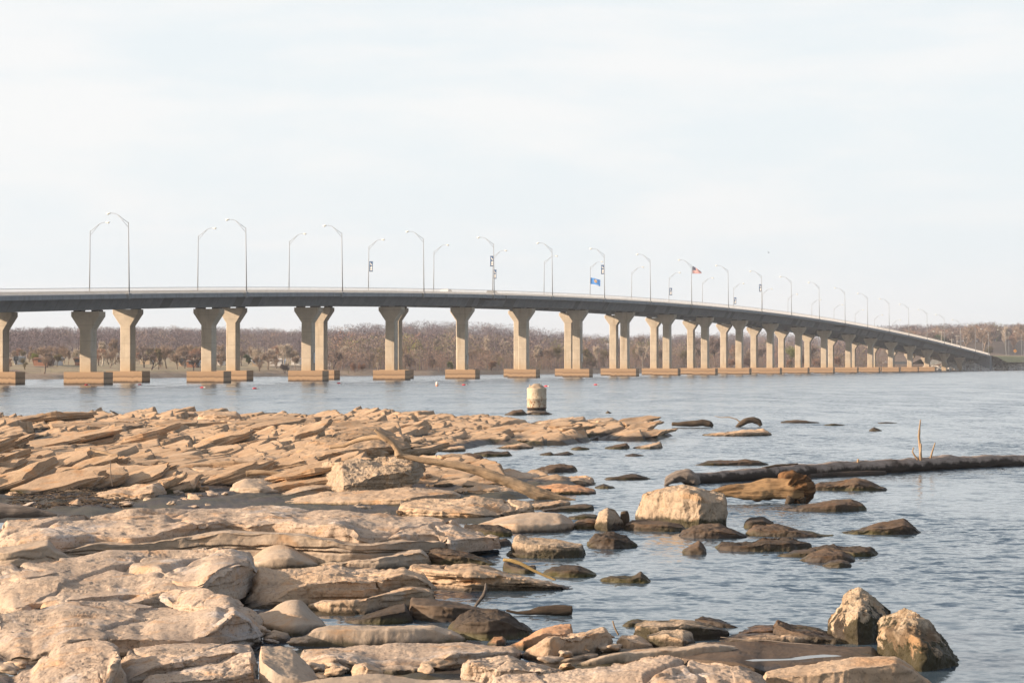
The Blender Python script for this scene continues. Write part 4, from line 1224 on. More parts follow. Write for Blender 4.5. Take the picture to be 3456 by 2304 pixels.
ROCKS = {}
SURF = {}
def rock(name, label, mat, reg, back, front, base, depth, zb=0.0, over=0.0, prow=None, on=None, amp=0.025, facet=0.0, strata=0.35, res=1.0, group=None, cat='rock', hug=0.0, jag=1.6, crack=None, rough=1.0):
    """solid slab: back / front / base are the skyline, the top front edge and the foot, read from the photograph in one zoomed region
    and set at the distance where the foot meets height zb; depth is its real extent away from the viewer"""
    seed = len(ROCKS) * 13 + 5
    cv = REG[reg] if reg != 'S' else (lambda x, y: (x, y))
    P = [np.array([cv(*p) for p in l], float) for l in (back, base)]
    if isinstance(front, (int, float)):
        fr = None
    else:
        fr = np.array([cv(*p) for p in front], float)
    x0 = min(p[:, 0].min() for p in P); x1 = max(p[:, 0].max() for p in P)
    pxw = x1 - x0
    nu = int(np.clip(pxw / 2.8 * res, 36, 440))
    u = (1 - np.cos(np.linspace(0, np.pi, nu))) / 2 * 0.35 + np.linspace(0, 1, nu) * 0.65
    x = x0 + u * pxw
    f = lambda p: np.interp(x, p[:, 0], p[:, 1])
    yk, ya = f(P[0]), f(P[1])
    yf = yk + (ya - yk) * front if fr is None else f(fr)
    # round the corners of the traced lines, then let the ends close in
    kw = max(3, int(nu * ((0.13 if fr is None else 0.05) if mat == 'smooth' and facet == 0 else 0.016)) * 2 + 1)
    ker = np.hanning(kw + 2)[1:-1]; ker /= ker.sum()
    sm = lambda a: np.convolve(np.pad(a, kw // 2, 'reflect', reflect_type='odd'), ker, 'valid')
    yk, yf, ya = sm(yk), sm(yf), sm(ya)
    yf = yf + jag * 1.6 * smooth_noise1(x / 34.0, seed + 2)
    e_ = np.clip(np.minimum(u, 1 - u) / 0.035, 0, 1); e_ = 0.35 + 0.65 * np.sqrt(e_)
    yk = ya + (yk - ya) * e_; yf = ya + (yf - ya) * e_
    yf = np.minimum(np.maximum(yf, yk + 0.4), np.maximum(ya - 0.4, yk + 0.4))
    ya = np.maximum(ya, yf + 0.4)
    yref = 0.70 * np.percentile(ya, 80) + 0.30 * ya
    Yb0 = F * (CH - zb) / np.maximum(yref - YH, 6)
    if on is not None:       # lies on another slab: take the distance of that slab's surface under the foot line
        Gp = SURF[on]
        sx_ = CX + F * Gp[:, 0] / Gp[:, 1]; sy_ = YH + F * (CH - Gp[:, 2]) / Gp[:, 1]
        Yc = []
        for bx, by in P[1]:
            dd_ = (sx_ - bx) ** 2 * .25 + (sy_ - by) ** 2
            near_ = np.argsort(dd_)[:12]
            Yc.append(Gp[near_, 1].min())
        Yb0 = np.interp(x, P[1][:, 0], Yc)
        Yb0 = np.convolve(np.pad(Yb0, 10, 'edge'), np.ones(21) / 21, 'valid')
    Yb0 = np.convolve(np.pad(Yb0, 6, 'edge'), np.ones(13) / 13, 'valid') * hug + Yb0 * (1 - hug)
    taper = 0.30 + 0.70 * np.clip(np.sin(np.pi * np.clip(u, 0.0, 1.0)), 0, 1) ** 0.5
    tp2 = (1 - np.abs(2 * u - 1) ** 5) ** 0.5
    Yb0 = Yb0 + 0.35 * depth * (1 - tp2)
    soft = prow is None
    if soft: prow = (0.3 + 0.4 * ((seed * 0.618) % 1), 0.16 * depth)
    bend = np.abs(u - prow[0]) / max(prow[0], 1 - prow[0])
    Yb0 = Yb0 + prow[1] * (bend ** 2 if soft else np.sqrt(bend ** 2 + 0.004))
    hgt = np.clip((ya - yf) * Yb0 / F, 0.01, 9)
    Yf = Yb0 - over * np.minimum(hgt * 1.5, 1)
    zf = CH - (yf - YH) * Yf / F
    Yk = Yf + depth * taper
    zk = CH - (yk - YH) * Yk / F
    zpx = np.maximum(CH - (ya - YH) * Yb0 / F, zb - .05)
    zbot = zpx - (0.35 if zb <= 0.05 else 0.10) * (1 - np.clip((zpx - zb - .02) / .08, 0, 1)) - .09
    if on is not None: zbot = zpx * 0 + CH - (ya - YH) * Yb0 / F - .03
    zbot = np.minimum(zbot, zf - .02)
    nf, nt, nb = int((34 if strata > .12 else 20) * res) + 4, int((72 if rough > .75 else 28) * res) + 6, 6
    sf = np.linspace(0, 1, nf)[:-1]; st = np.linspace(0, 1, nt); sb = np.linspace(0, 1, nb)[1:]
    prof_y, prof_z = [], []
    for s in sf:
        a = s ** 0.8
        prof_y.append(Yb0 + 0.06 * min(depth, 1) * (1 - s) * 0 + (Yf - Yb0) * a); prof_z.append(zbot + (zf - zbot) * s)
    for s in st:
        prof_y.append(Yf + (Yk - Yf) * s)
        bow = 0.06 * np.sin(np.pi * s) * np.minimum(hgt, .5)
        prof_z.append(zf + (zk - zf) * s - bow * 0.4)
    for s in sb:
        prof_y.append(Yk + 0.15 * depth * s); prof_z.append(zk + (zbot - zk) * s)
    Yp = np.array(prof_y); Zp = np.array(prof_z)         # (ns, nu)
    for _ in range(2 if mat == 'smooth' else 1):
        Yp[1:-1] = Yp[1:-1] * .5 + (Yp[:-2] + Yp[2:]) * .25
        Zp[1:-1] = Zp[1:-1] * .5 + (Zp[:-2] + Zp[2:]) * .25
    Xp = (x - CX)[None] / F * Yp
    # the ends turn inwards below the skyline so the side faces are not flat
    G = np.stack([Xp, Yp, Zp], -1)
    du = np.gradient(G, axis=1); ds = np.gradient(G, axis=0)
    N = np.cross(du, ds); N /= np.linalg.norm(N, axis=-1, keepdims=True) + 1e-9
    size = max(0.25, min(1.5, (x1 - x0) * Yb0.mean() / F / 2.2))
    q = G / size
    d = amp * size * (fbm(q * (2.2, 1.6, 2.2), 5, seed, 0.55)) * 1.6
    if strata:
        # bedding: thin beds, each broken back along its own jagged line
        face = np.clip(1.15 - np.abs(N[..., 2]) * 1.5, 0, 1)
        for bt, ba in ((0.085 * max(size, .5), .75), (0.034 * max(size, .5), .35)):
            lz = G[..., 2] / bt + 0.55 * fbm(G * (0.9, 0.5, 0.3), 3, seed + 9)
            li = np.floor(lz)
            wob = G[..., 0] / (0.42 * size) + 1.3 * vnoise(np.stack([G[..., 0] * 2.2, li * 3.1, 0 * li], -1), seed + 12)
            wi = np.floor(wob); wf = np.clip((wob - wi) / .14, 0, 1)
            hh = lambda a: _hash(a.astype(int), li.astype(int), 0 * li.astype(int), seed + 15)
            off = hh(wi - 1) * (1 - wf) + hh(wi) * wf - .5
            d = d + strata * ba * 0.24 * size * off * face
    # pitted, flaked top
    flake = fbm(q * (3.1, 1.7, 1.0), 4, seed + 21, 0.6)
    flake = fbm(q * (1.3, 2.6, 1.0), 4, seed + 21, 0.55)
    fl = flake * 4.0; fs = np.floor(fl); ff = np.clip((fl - fs) / 0.20, 0, 1)
    d = d - rough * 0.075 * size * np.clip((fs + ff) / 4, 0, 1) + rough * .008 * fbm(G * (16, 10, 16), 3, seed + 25)
    if rough > .75 and mat in ('sandpit', 'sand'):
        g1_, g2_, _i = worley(np.stack([q[..., 0] * .95 + .25 * fbm(q * 1.5, 2, seed + 77), q[..., 1] * .40, 0 * q[..., 0]], -1), seed + 70)
        d = d - 0.07 * size * np.exp(-((g2_ - g1_) / 0.035) ** 2) * np.clip(.4 + fbm(q * .8, 2, seed + 71) * 2, 0, 1)
        d = d + 0.022 * size * (np.round(_i * 3) / 3 - .5)
    if facet:
        f1, f2, idv = worley(q * 1.9, seed + 30)
        d = d + facet * size * (0.22 - 0.42 * f1)
        f1, f2, idv = worley(q * 5.3, seed + 31)
        d = d + facet * 0.35 * size * (0.3 - 0.6 * f1)
    if crack:
        for k in range(crack):
            zc = 0.35 + 0.4 * k / max(1, crack)
            zz = (G[..., 2] - zb) / np.maximum(hgt, .05)[None]
            g = np.exp(-((zz - zc - 0.16 * smooth_noise1(x / 60.0 + k * 9, seed + 50)[None]) / 0.035) ** 2)
            d = d - 0.16 * size * g * np.clip(0.6 + smooth_noise1(x / 45.0 + 5 * k, seed + 60)[None], 0, 1) * np.clip(1 - np.abs(N[..., 2]), 0, 1)
    G = G + N * d[..., None]
    ns = G.shape[0]
    V = G.reshape(-1, 3)
    SURF[label] = V
    i = (np.arange(ns - 1)[:, None] * nu + np.arange(nu - 1)).ravel()
    Q = np.stack([i, i + 1, i + nu + 1, i + nu], 1)
    # end caps
    tr = []
    extra = []
    for col, flip in ((0, False), (nu - 1, True)):
        c = G[:, col].mean(0); extra.append(c); ci = len(V) + len(extra) - 1
        a = np.arange(ns - 1) * nu + col
        t3 = np.stack([a + nu, a, np.full(ns - 1, ci)], 1)
        tr.append(t3[:, ::-1] if flip else t3)
    V = np.concatenate([V, extra])
    org = V.mean(0); org[2] = zb
    me = mesh(name, V - org, [Q, np.concatenate(tr)], M[mat], True)
    o = obj(name, me); o.location = org
    tag(o, label, cat, group)
    ROCKS[label] = (o, Yb0.mean(), zf.mean())
    return o

exec_rocks = []
# ------------------------------------------------------------------ bottom left block
rock('flat_rock', 'biggest pitted pale slab at the left, its rough rim ending mid picture', 'sandpit', 'A', [(-60, 925), (0, 915), (130, 890), (260, 875), (420, 872), (600, 835), (850, 826), (1150, 822), (1290, 812), (1380, 838), (1398, 870), (1440, 925)],
     [(-60, 1175), (30, 1172), (230, 1140), (360, 1112), (700, 1130), (900, 1062), (1100, 1050), (1200, 960), (1330, 905), (1400, 912), (1440, 940)], [(-60, 1260), (400, 1230), (900, 1180), (1250, 1120), (1440, 990)], 4.5, over=.1, amp=.02, crack=1, res=1.7, rough=.8)
rock('flat_rock', 'pitted slab below the biggest one, with a knobbly eroded right end', 'sandpit', 'A', [(-60, 1190), (0, 1182), (230, 1146), (400, 1118), (700, 1130), (1000, 1135), (1280, 1105), (1360, 1132), (1440, 1180), (1478, 1260), (1465, 1340)],
     [(-60, 1455), (0, 1452), (100, 1408), (180, 1425), (260, 1395), (360, 1345), (500, 1320), (800, 1322), (1050, 1330), (1200, 1262), (1300, 1180), (1400, 1230), (1465, 1335)], [(-60, 1500), (200, 1470), (500, 1400), (900, 1370), (1200, 1385), (1465, 1365)], 3.2, over=.12, amp=.025, crack=1, res=1.7, rough=.85)
BIG, PIT = 'biggest pitted pale slab at the left, its rough rim ending mid picture', 'pitted slab below the biggest one, with a knobbly eroded right end'
for lab_, on_, bk_, fr_, th_, dp_ in (
  ('thin bed with a scalloped edge on the right half of the pitted slab', PIT, [(600, 1440), (700, 1290), (850, 1215), (1050, 1172), (1200, 1140), (1290, 1165)], [(600, 1480), (650, 1402), (720, 1350), (830, 1330), (1080, 1332), (1180, 1275), (1260, 1240), (1290, 1185)], 16, 1.5),
  ('thin bed breaking off at the left end of the pitted slab', PIT, [(-40, 1330), (150, 1290), (300, 1285), (370, 1320)], [(-40, 1440), (60, 1425), (160, 1448), (240, 1395), (370, 1340)], 26, 1.6),
  ('low lens-shaped bed in the middle of the biggest slab', BIG, [(350, 1102), (470, 1052), (620, 1028), (760, 1040), (830, 1062)], [(350, 1110), (480, 1092), (640, 1078), (760, 1076), (830, 1068)], 14, 1.2),
  ('thin bed along the left end of the biggest slab', BIG, [(-40, 1060), (120, 1036), (300, 1050), (390, 1085)], [(-40, 1150), (60, 1152), (200, 1122), (390, 1096)], 18, 1.4),
  ('upper bed at the right rim of the biggest slab', BIG, [(930, 985), (1050, 930), (1170, 880), (1300, 858), (1385, 862)], [(930, 1000), (1080, 1000), (1160, 965), (1240, 925), (1385, 880)], 24, 1.5),
  ('thin cracked bed at the upper left of the biggest slab', BIG, [(-40, 960), (150, 925), (330, 912), (420, 925)], [(-40, 1010), (120, 985), (280, 962), (420, 935)], 10, 1.2)):
    rock('flat_rock', lab_, 'sandpit', 'A', bk_, fr_, [(a_, b_ + th_) for a_, b_ in fr_], dp_, over=.05, amp=.012, strata=.08, rough=.5, res=1.2, on=on_, jag=2.2)
rock('flat_stone', 'loose flat flake lying on the pitted slabs', 'sandpit', 'A', [(882, 1070), (950, 1046), (1130, 1040), (1280, 1085), (1352, 1128)], [(882, 1092), (930, 1100), (965, 1135), (1130, 1140), (1280, 1148), (1352, 1135)], [(882, 1098), (930, 1125), (1010, 1165), (1280, 1160), (1352, 1142)], .9, on=PIT, over=.12, amp=.03, strata=.2)
rock('flat_rock', 'smooth rounded slab at the bottom left corner', 'sandpit', 'A', [(-60, 1500), (60, 1540), (110, 1500), (170, 1488), (215, 1425), (330, 1352), (480, 1325), (600, 1332), (662, 1368), (645, 1450), (720, 1560)], [(-60, 1530), (60, 1640), (300, 1640), (600, 1560), (660, 1400), (720, 1600)], [(-60, 1760), (720, 1740)], 3.0, amp=.03, strata=.1, res=1.5, rough=1.2)
rock('flat_rock', 'thin curved slab lying right of the bottom left corner slab', 'sandpit', 'A', [(560, 1590), (640, 1440), (720, 1378), (850, 1352), (1100, 1340), (1390, 1350), (1440, 1455)], [(560, 1620), (700, 1560), (760, 1520), (860, 1470), (1220, 1402), (1300, 1385), (1440, 1460)], [(560, 1700), (900, 1530), (1250, 1440), (1440, 1480)], 2.2, over=.1, amp=.03, res=1.3)
rock('flat_rock', 'pitted slab at the bottom, below the thin curved slab', 'sandpit', 'A', [(680, 1600), (830, 1492), (1000, 1470), (1200, 1432), (1410, 1392), (1435, 1450), (1405, 1540)], [(680, 1640), (830, 1582), (1000, 1548), (1280, 1530), (1400, 1500)], [(680, 1720), (1100, 1640), (1405, 1600)], 1.7, over=.1, amp=.04, res=1.3, rough=1.4)
rock('boulder', 'smooth grey domed stone tucked behind the biggest pitted slab', 'smooth', 'A', [(1360, 905), (1440, 832), (1500, 792), (1540, 778), (1605, 790), (1700, 848), (1785, 898), (1792, 925)], 0.55, [(1360, 925), (1440, 938), (1600, 938), (1792, 930)], 1.2, amp=.02, strata=0, rough=.3)
rock('flat_rock', 'thick layered ledge with a bright rough top in the left centre foreground', 'sand', 'B', [(-520, 1170), (-370, 925), (-270, 940), (-150, 935), (0, 918), (60, 908), (150, 935), (300, 940), (440, 915), (540, 930), (592, 985), (606, 1025)],
     [(-520, 1185), (-350, 1130), (-200, 1055), (-110, 1020), (0, 1008), (150, 1000), (300, 1002), (430, 962), (510, 985), (606, 1035)], [(-520, 1190), (-250, 1150), (-100, 1120), (0, 1108), (200, 1090), (330, 1058), (440, 1032), (606, 1045)], 1.7, over=.22, amp=.035, res=1.5, strata=.4, rough=1.2)
rock('flat_rock', 'lower layer under the thick ledge, overhanging dark water', 'sand', 'B', [(-110, 1125), (0, 1108), (200, 1092), (330, 1060), (440, 1034), (592, 1040), (598, 1062)], [(-110, 1135), (0, 1120), (200, 1105), (330, 1072), (470, 1045), (598, 1066)], [(-110, 1185), (0, 1195), (220, 1182), (300, 1142), (460, 1108), (598, 1076)], 1.4, over=.2, amp=.03, strata=.3)
rock('flat_rock', 'smooth triangular slab leaning below the thick ledge', 'smooth', 'A', [(1425, 1180), (1500, 1160), (1560, 1110), (1610, 1092), (1680, 1095), (1722, 1155), (1800, 1228), (1810, 1245)], 0.7, [(1425, 1250), (1560, 1305), (1640, 1318), (1720, 1285), (1810, 1250)], 1.0, amp=.02, strata=0, rough=.3)
rock('stone', 'small stone between the pitted slab and the triangular slab', 'sand', 'A', [(1462, 1295), (1520, 1272), (1600, 1290), (1612, 1320)], [(1462, 1318), (1540, 1305), (1612, 1330)], [(1462, 1342), (1540, 1350), (1612, 1340)], .6)
rock('flat_rock', 'long smooth pale slab with a flat lit top in the lower centre', 'smooth', 'B', [(-235, 1362), (-130, 1310), (-50, 1256), (0, 1249), (250, 1245), (600, 1243), (700, 1268), (772, 1310)], [(-235, 1366), (-50, 1268), (100, 1262), (250, 1260), (590, 1258), (650, 1290), (772, 1314)], [(-235, 1380), (0, 1378), (300, 1365), (600, 1348), (772, 1325)], 1.0, over=-.6, amp=.02, strata=.05, res=1.3, rough=.4)
rock('flat_rock', 'angular grey block at the bottom beside the pitted slab', 'smooth', 'A', [(1435, 1362), (1560, 1355), (1625, 1372), (1720, 1470), (1775, 1560)], [(1435, 1440), (1560, 1520), (1700, 1560), (1775, 1580)], [(1435, 1660), (1775, 1640)], .9, over=-.3, amp=.02, strata=.05, facet=.06)
rock('flat_rock', 'undulating slab in the bottom centre with a shadowed front edge', 'sandpit', 'B', [(-170, 1372), (0, 1370), (100, 1374), (250, 1356), (450, 1350), (650, 1353), (750, 1340), (900, 1368), (1050, 1368), (1078, 1390)], [(-170, 1450), (0, 1412), (150, 1435), (300, 1495), (520, 1490), (700, 1410), (1000, 1398), (1078, 1396)], [(-170, 1490), (100, 1520), (400, 1530), (800, 1450), (1078, 1412)], 1.7, over=.1, amp=.03, strata=.15, res=1.4, rough=.7)
rock('flat_rock', 'smooth slab along the bottom edge left of the pitted block', 'smooth', 'B', [(-260, 1600), (-60, 1538), (0, 1525), (200, 1500), (330, 1504), (520, 1540), (700, 1532), (950, 1555), (1100, 1600)], [(-260, 1660), (1100, 1660)], [(-260, 1760), (1100, 1740)], 1.3, amp=.015, strata=.05, rough=.4)
rock('stone', 'small angular stone on the bottom smooth slab', 'sand', 'B', [(145, 1490), (160, 1460), (220, 1450), (290, 1478), (320, 1500)], [(145, 1496), (200, 1475), (320, 1502)], [(145, 1500), (230, 1512), (320, 1506)], .4, zb=.2, facet=.1)
rock('boulder', 'rough pitted block at the bottom centre', 'sandpit', 'B', [(742, 1520), (760, 1460), (785, 1434), (900, 1425), (1010, 1404), (1100, 1438), (1200, 1462), (1312, 1500)], [(742, 1528), (800, 1460), (870, 1470), (950, 1492), (1100, 1492), (1250, 1496), (1312, 1505)], [(742, 1545), (950, 1545), (1180, 1540), (1312, 1518)], .9, zb=.12, over=.06, amp=.05, facet=.12, rough=1.6)
rock('flat_rock', 'big pale rough slab at the bottom right of centre', 'sandpit', 'B', [(890, 1560), (1100, 1522), (1300, 1498), (1500, 1458), (1700, 1430), (1820, 1400), (1893, 1398), (1980, 1420), (2080, 1440), (2210, 1434), (2330, 1470), (2430, 1520), (2490, 1600)], [(890, 1640), (1300, 1640), (1900, 1610), (2300, 1600), (2490, 1640)], [(890, 1780), (2490, 1760)], 1.6, amp=.04, strata=.1, res=1.5, rough=1.2)
rock('flat_stone', 'rusty orange slab among the broken blocks at the lower centre', 'rust', 'B', [(1012, 1362), (1080, 1328), (1200, 1260), (1270, 1243), (1362, 1239), (1372, 1285)], [(1012, 1367), (1080, 1340), (1200, 1298), (1368, 1288)], [(1012, 1372), (1090, 1400), (1368, 1318)], .7, over=.03)
rock('boulder', 'tilted angular block in front of the rusty orange slab', 'sand', 'B', [(1088, 1410), (1180, 1352), (1230, 1312), (1400, 1290), (1540, 1264), (1582, 1310), (1588, 1328)], [(1088, 1416), (1170, 1372), (1240, 1322), (1400, 1306), (1550, 1284), (1588, 1330)], [(1088, 1424), (1200, 1440), (1280, 1428), (1420, 1396), (1588, 1338)], .8, zb=.05, prow=(.32, .5), amp=.04, facet=.12, strata=.2, rough=1.3)
rock('flat_stone', 'low smooth stone right of the tilted angular block', 'smooth', 'B', [(1280, 1430), (1350, 1406), (1450, 1394), (1512, 1402)], .35, [(1280, 1445), (1320, 1480), (1400, 1460), (1512, 1412)], .7, rough=.4)
rock('flat_rock', 'long smooth rounded slab behind the big pale rough slab', 'smooth', 'B', [(1300, 1500), (1400, 1440), (1550, 1390), (1700, 1374), (1893, 1368), (2010, 1350), (2150, 1330), (2330, 1352), (2350, 1392)], .25, [(1300, 1512), (1500, 1490), (1700, 1440), (2000, 1432), (2350, 1420)], 1.4, amp=.02, strata=.05, rough=.4, res=1.2)
rock('boulder', 'white angular block behind the stone cluster at the lower right of centre', 'lime', 'B', [(1702, 1290), (1715, 1240), (1780, 1213), (1893, 1213), (1980, 1212), (2060, 1220), (2180, 1255), (2240, 1280)], [(1702, 1294), (1720, 1250), (1800, 1262), (1980, 1240), (2240, 1284)], [(1702, 1304), (1800, 1318), (2040, 1302), (2240, 1292)], .9, zb=.05, facet=.06)
rock('stone', 'small cube-like stone left of the white angular block', 'sand', 'B', [(1612, 1335), (1640, 1300), (1730, 1300), (1815, 1352), (1818, 1365)], [(1612, 1340), (1640, 1312), (1700, 1330), (1818, 1368)], [(1612, 1345), (1680, 1378), (1818, 1372)], .5, zb=.05, facet=.1)
rock('boulder', 'broken light stone in front of the white angular block', 'lime', 'B', [(1780, 1302), (1893, 1272), (1980, 1268), (2030, 1285), (2045, 1335)], [(1780, 1308), (1893, 1300), (1980, 1330), (2045, 1338)], [(1780, 1314), (1893, 1342), (1980, 1380), (2045, 1348)], .6, zb=.06, facet=.1)
rock('flat_rock', 'dark flat stone at the water behind the white angular block', 'dark', 'C', [(65, 1212), (110, 1194), (200, 1214), (280, 1240), (335, 1262)], .5, [(65, 1218), (200, 1250), (335, 1272)], .7)
rock('flat_rock', 'brownish flat slab at the water edge of the lower right shelf', 'rust', 'C', [(245, 1296), (400, 1246), (540, 1240), (600, 1268), (640, 1290)], .5, [(245, 1304), (450, 1300), (640, 1300)], 1.0)
rock('flat_rock', 'algae stained slab running down to the water by the twin boulders', 'wet', 'C', [(505, 1240), (525, 1212), (600, 1240), (750, 1260), (900, 1308), (990, 1350)], .6, [(505, 1262), (700, 1332), (990, 1366)], 1.1, amp=.04)
rock('flat_rock', 'pale flat slab crossed by a thin twig at the lower right', 'sand', 'C', [(190, 1325), (300, 1296), (620, 1280), (645, 1292), (760, 1320), (875, 1356)], [(190, 1334), (400, 1325), (620, 1312), (875, 1358)], [(190, 1348), (600, 1352), (875, 1366)], 1.2, over=.04, strata=.15)
rock('flat_rock', 'broad dark damp slab holding a shallow puddle', 'damp', 'C', [(-60, 1410), (0, 1395), (130, 1342), (330, 1332), (600, 1340), (850, 1352), (1050, 1362), (1095, 1395), (1110, 1420)], [(-60, 1420), (100, 1440), (300, 1450), (450, 1500), (870, 1445), (1110, 1430)], [(-60, 1470), (400, 1540), (900, 1480), (1110, 1450)], 1.9, amp=.012, strata=.1, rough=.35, jag=.5, res=1.3)
rock('flat_rock', 'curved ridge of pale rock with a wet dark front at the bottom right', 'sand', 'C', [(430, 1512), (600, 1470), (850, 1434), (1000, 1420), (1090, 1418), (1180, 1424), (1260, 1475), (1400, 1572)], [(430, 1530), (600, 1520), (850, 1500), (1050, 1470), (1180, 1460), (1260, 1500), (1400, 1590)], [(430, 1680), (900, 1660), (1400, 1620)], .8, amp=.03, strata=.15, rough=.6)
rock('boulder', 'left one of the twin pointed boulders at the lower right', 'limestain', 'C', [(803, 1232), (812, 1208), (880, 1140), (888, 1080), (930, 1045), (985, 1037), (1030, 1060), (1080, 1108), (1150, 1165), (1165, 1200)], .42, [(803, 1280), (900, 1335), (1050, 1372), (1165, 1330)], .9, prow=(.45, .5), over=.05, amp=.08, facet=.24, strata=.1, rough=2, res=1.7)
rock('boulder', 'right one of the twin pointed boulders, foot in the water', 'limestain', 'C', [(1083, 1370), (1088, 1222), (1110, 1196), (1190, 1170), (1240, 1143), (1290, 1170), (1370, 1240), (1440, 1308), (1500, 1398), (1558, 1482)], .45, [(1083, 1392), (1140, 1435), (1300, 1495), (1400, 1518), (1558, 1492)], .9, prow=(.5, .6), over=.02, amp=.08, facet=.24, strata=.1, rough=2, res=1.7)

# ------------------------------------------------------------------ middle ledges
rock('flat_rock', 'long cracked ledge crossing the left middle, pitted upper layer', 'sandpit', 'A', [(-60, 672), (0, 665), (150, 660), (300, 630), (540, 625), (700, 590), (900, 600), (1100, 610), (1250, 590), (1500, 585), (1700, 610), (1893, 612), (2010, 625), (2110, 620), (2240, 640), (2400, 650), (2510, 665), (2570, 700), (2710, 730), (2770, 750)],
     [(-60, 800), (280, 762), (560, 748), (700, 762), (860, 745), (1000, 695), (1200, 672), (1400, 690), (1560, 676), (1720, 700), (1893, 690), (2000, 755), (2140, 765), (2300, 740), (2420, 735), (2500, 772), (2770, 754)],
     [(-60, 850), (280, 835), (430, 798), (520, 778), (650, 778), (720, 792), (850, 777), (1000, 748), (1150, 732), (1250, 712), (1300, 705), (1390, 720), (1500, 712), (1700, 735), (1893, 770), (1990, 796), (2140, 778), (2300, 764), (2420, 762), (2500, 790), (2770, 758)], 2.6, zb=.26, over=.2, amp=.03, crack=0, res=1.6, rough=.9, strata=.12)
rock('flat_rock', 'smooth lower layer of the long cracked ledge, undercut at the right', 'smooth', 'A', [(-60, 860), (370, 826), (430, 796), (520, 778), (650, 778), (720, 790), (850, 776), (1000, 748), (1250, 712), (1390, 720), (1700, 735), (1893, 775), (1990, 798), (2140, 780), (2300, 766), (2450, 775), (2520, 788)],
     [(-60, 870), (370, 834), (520, 788), (720, 800), (1000, 758), (1250, 722), (1390, 730), (1700, 745), (1893, 783), (1990, 804), (2140, 788), (2300, 772), (2520, 792)], [(-60, 930), (480, 872), (650, 852), (900, 834), (1100, 832), (1400, 838), (1600, 848), (1807, 872), (1940, 882), (2100, 876), (2190, 842), (2340, 818), (2450, 808), (2520, 796)], 1.8, zb=.10, over=.16, amp=.03, crack=2, strata=.04, res=1.5, rough=.4)
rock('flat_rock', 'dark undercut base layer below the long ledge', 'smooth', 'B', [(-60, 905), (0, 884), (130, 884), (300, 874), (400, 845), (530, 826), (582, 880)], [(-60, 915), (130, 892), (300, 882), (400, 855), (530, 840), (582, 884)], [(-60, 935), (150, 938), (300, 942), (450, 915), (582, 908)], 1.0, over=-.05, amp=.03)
rock('flat_rock', 'curved double slab at the left edge below the long ledge', 'smooth', 'A', [(-60, 826), (0, 812), (100, 800), (200, 780), (272, 764), (290, 778), (285, 806), (360, 850), (432, 876)], [(-60, 850), (100, 832), (272, 796), (300, 840), (432, 878)], [(-60, 915), (150, 892), (280, 880), (432, 882)], 1.0, zb=.12, amp=.02, crack=1, strata=.1, rough=.5)
rock('flat_rock', 'dark tilted slab with a bright glint of water at its left, by the ledge', 'wet', 'B', [(556, 836), (580, 815), (630, 810), (800, 848), (900, 878), (968, 922)], [(556, 850), (700, 850), (850, 885), (968, 925)], [(556, 905), (700, 908), (850, 908), (968, 928)], .9, amp=.03)
rock('flat_rock', 'layered tan slab running into the water at the centre', 'sand', 'B', [(443, 916), (490, 905), (600, 918), (850, 908), (950, 930), (1060, 963), (1180, 980), (1300, 1018), (1400, 1046)], [(443, 930), (600, 940), (800, 952), (950, 965), (1150, 1000), (1400, 1050)], [(443, 1020), (590, 1035), (800, 1062), (1000, 1052), (1200, 1062), (1400, 1056)], 1.6, over=.1, amp=.035, crack=2, strata=.6, res=1.4)
rock('flat_rock', 'dusky rounded slab under the overhanging ledge', 'damp', 'B', [(458, 1112), (480, 1093), (600, 1095), (750, 1120), (830, 1140), (950, 1160)], .3, [(458, 1205), (600, 1232), (700, 1232), (950, 1195)], 1.0, amp=.03, rough=.4)  # shade of the overhang is put into this dark colour
rock('flat_rock', 'dark shaded slab beneath the overhanging ledge', 'dark', 'B', [(100, 1215), (200, 1190), (330, 1150), (440, 1120), (480, 1190)], .4, [(100, 1240), (300, 1245), (480, 1232)], .9)  # dark rock colour stands in for the shade beneath the ledge
rock('boulder', 'algae green mound at the water in the lower centre', 'dark', 'B', [(690, 1252), (720, 1200), (790, 1165), (950, 1155), (1020, 1175), (1070, 1228), (1158, 1282)], .4, [(690, 1295), (780, 1332), (900, 1334), (1158, 1290)], 1.3, amp=.06, facet=.08, rough=1.4)
rock('stone', 'small rusty stone at the foot of the algae green mound', 'rust', 'B', [(895, 1350), (930, 1310), (980, 1306), (1000, 1335)], .4, [(895, 1362), (950, 1368), (1000, 1345)], .4)
rock('flat_rock', 'boat-shaped slab with a broken end in the left field', 'sand', 'A', [(465, 548), (560, 505), (650, 485), (800, 465), (880, 460), (922, 488)], [(465, 553), (560, 525), (640, 515), (750, 525), (870, 500), (922, 506)], [(465, 560), (700, 565), (845, 572), (922, 525)], 1.6, amp=.03)
rock('stone', 'rounded stone on the dark mud right of the grey driftwood', 'sand', 'A', [(312, 607), (370, 570), (430, 544), (455, 560), (462, 595)], .5, [(312, 612), (400, 612), (462, 606)], .7, facet=.08)
rock('stone', 'low tan stone right of the rounded stone on the mud', 'sand', 'A', [(458, 588), (500, 572), (555, 574), (568, 592)], .4, [(458, 597), (568, 600)], .6)
rock('flat_rock', 'long slab dipping to the left above the dark mud', 'sand', 'A', [(-40, 472), (0, 466), (150, 450), (300, 422), (395, 420), (408, 432)], [(-40, 495), (120, 488), (250, 470), (310, 444), (408, 434)], [(-40, 512), (110, 518), (250, 482), (408, 442)], 1.8, over=.15)
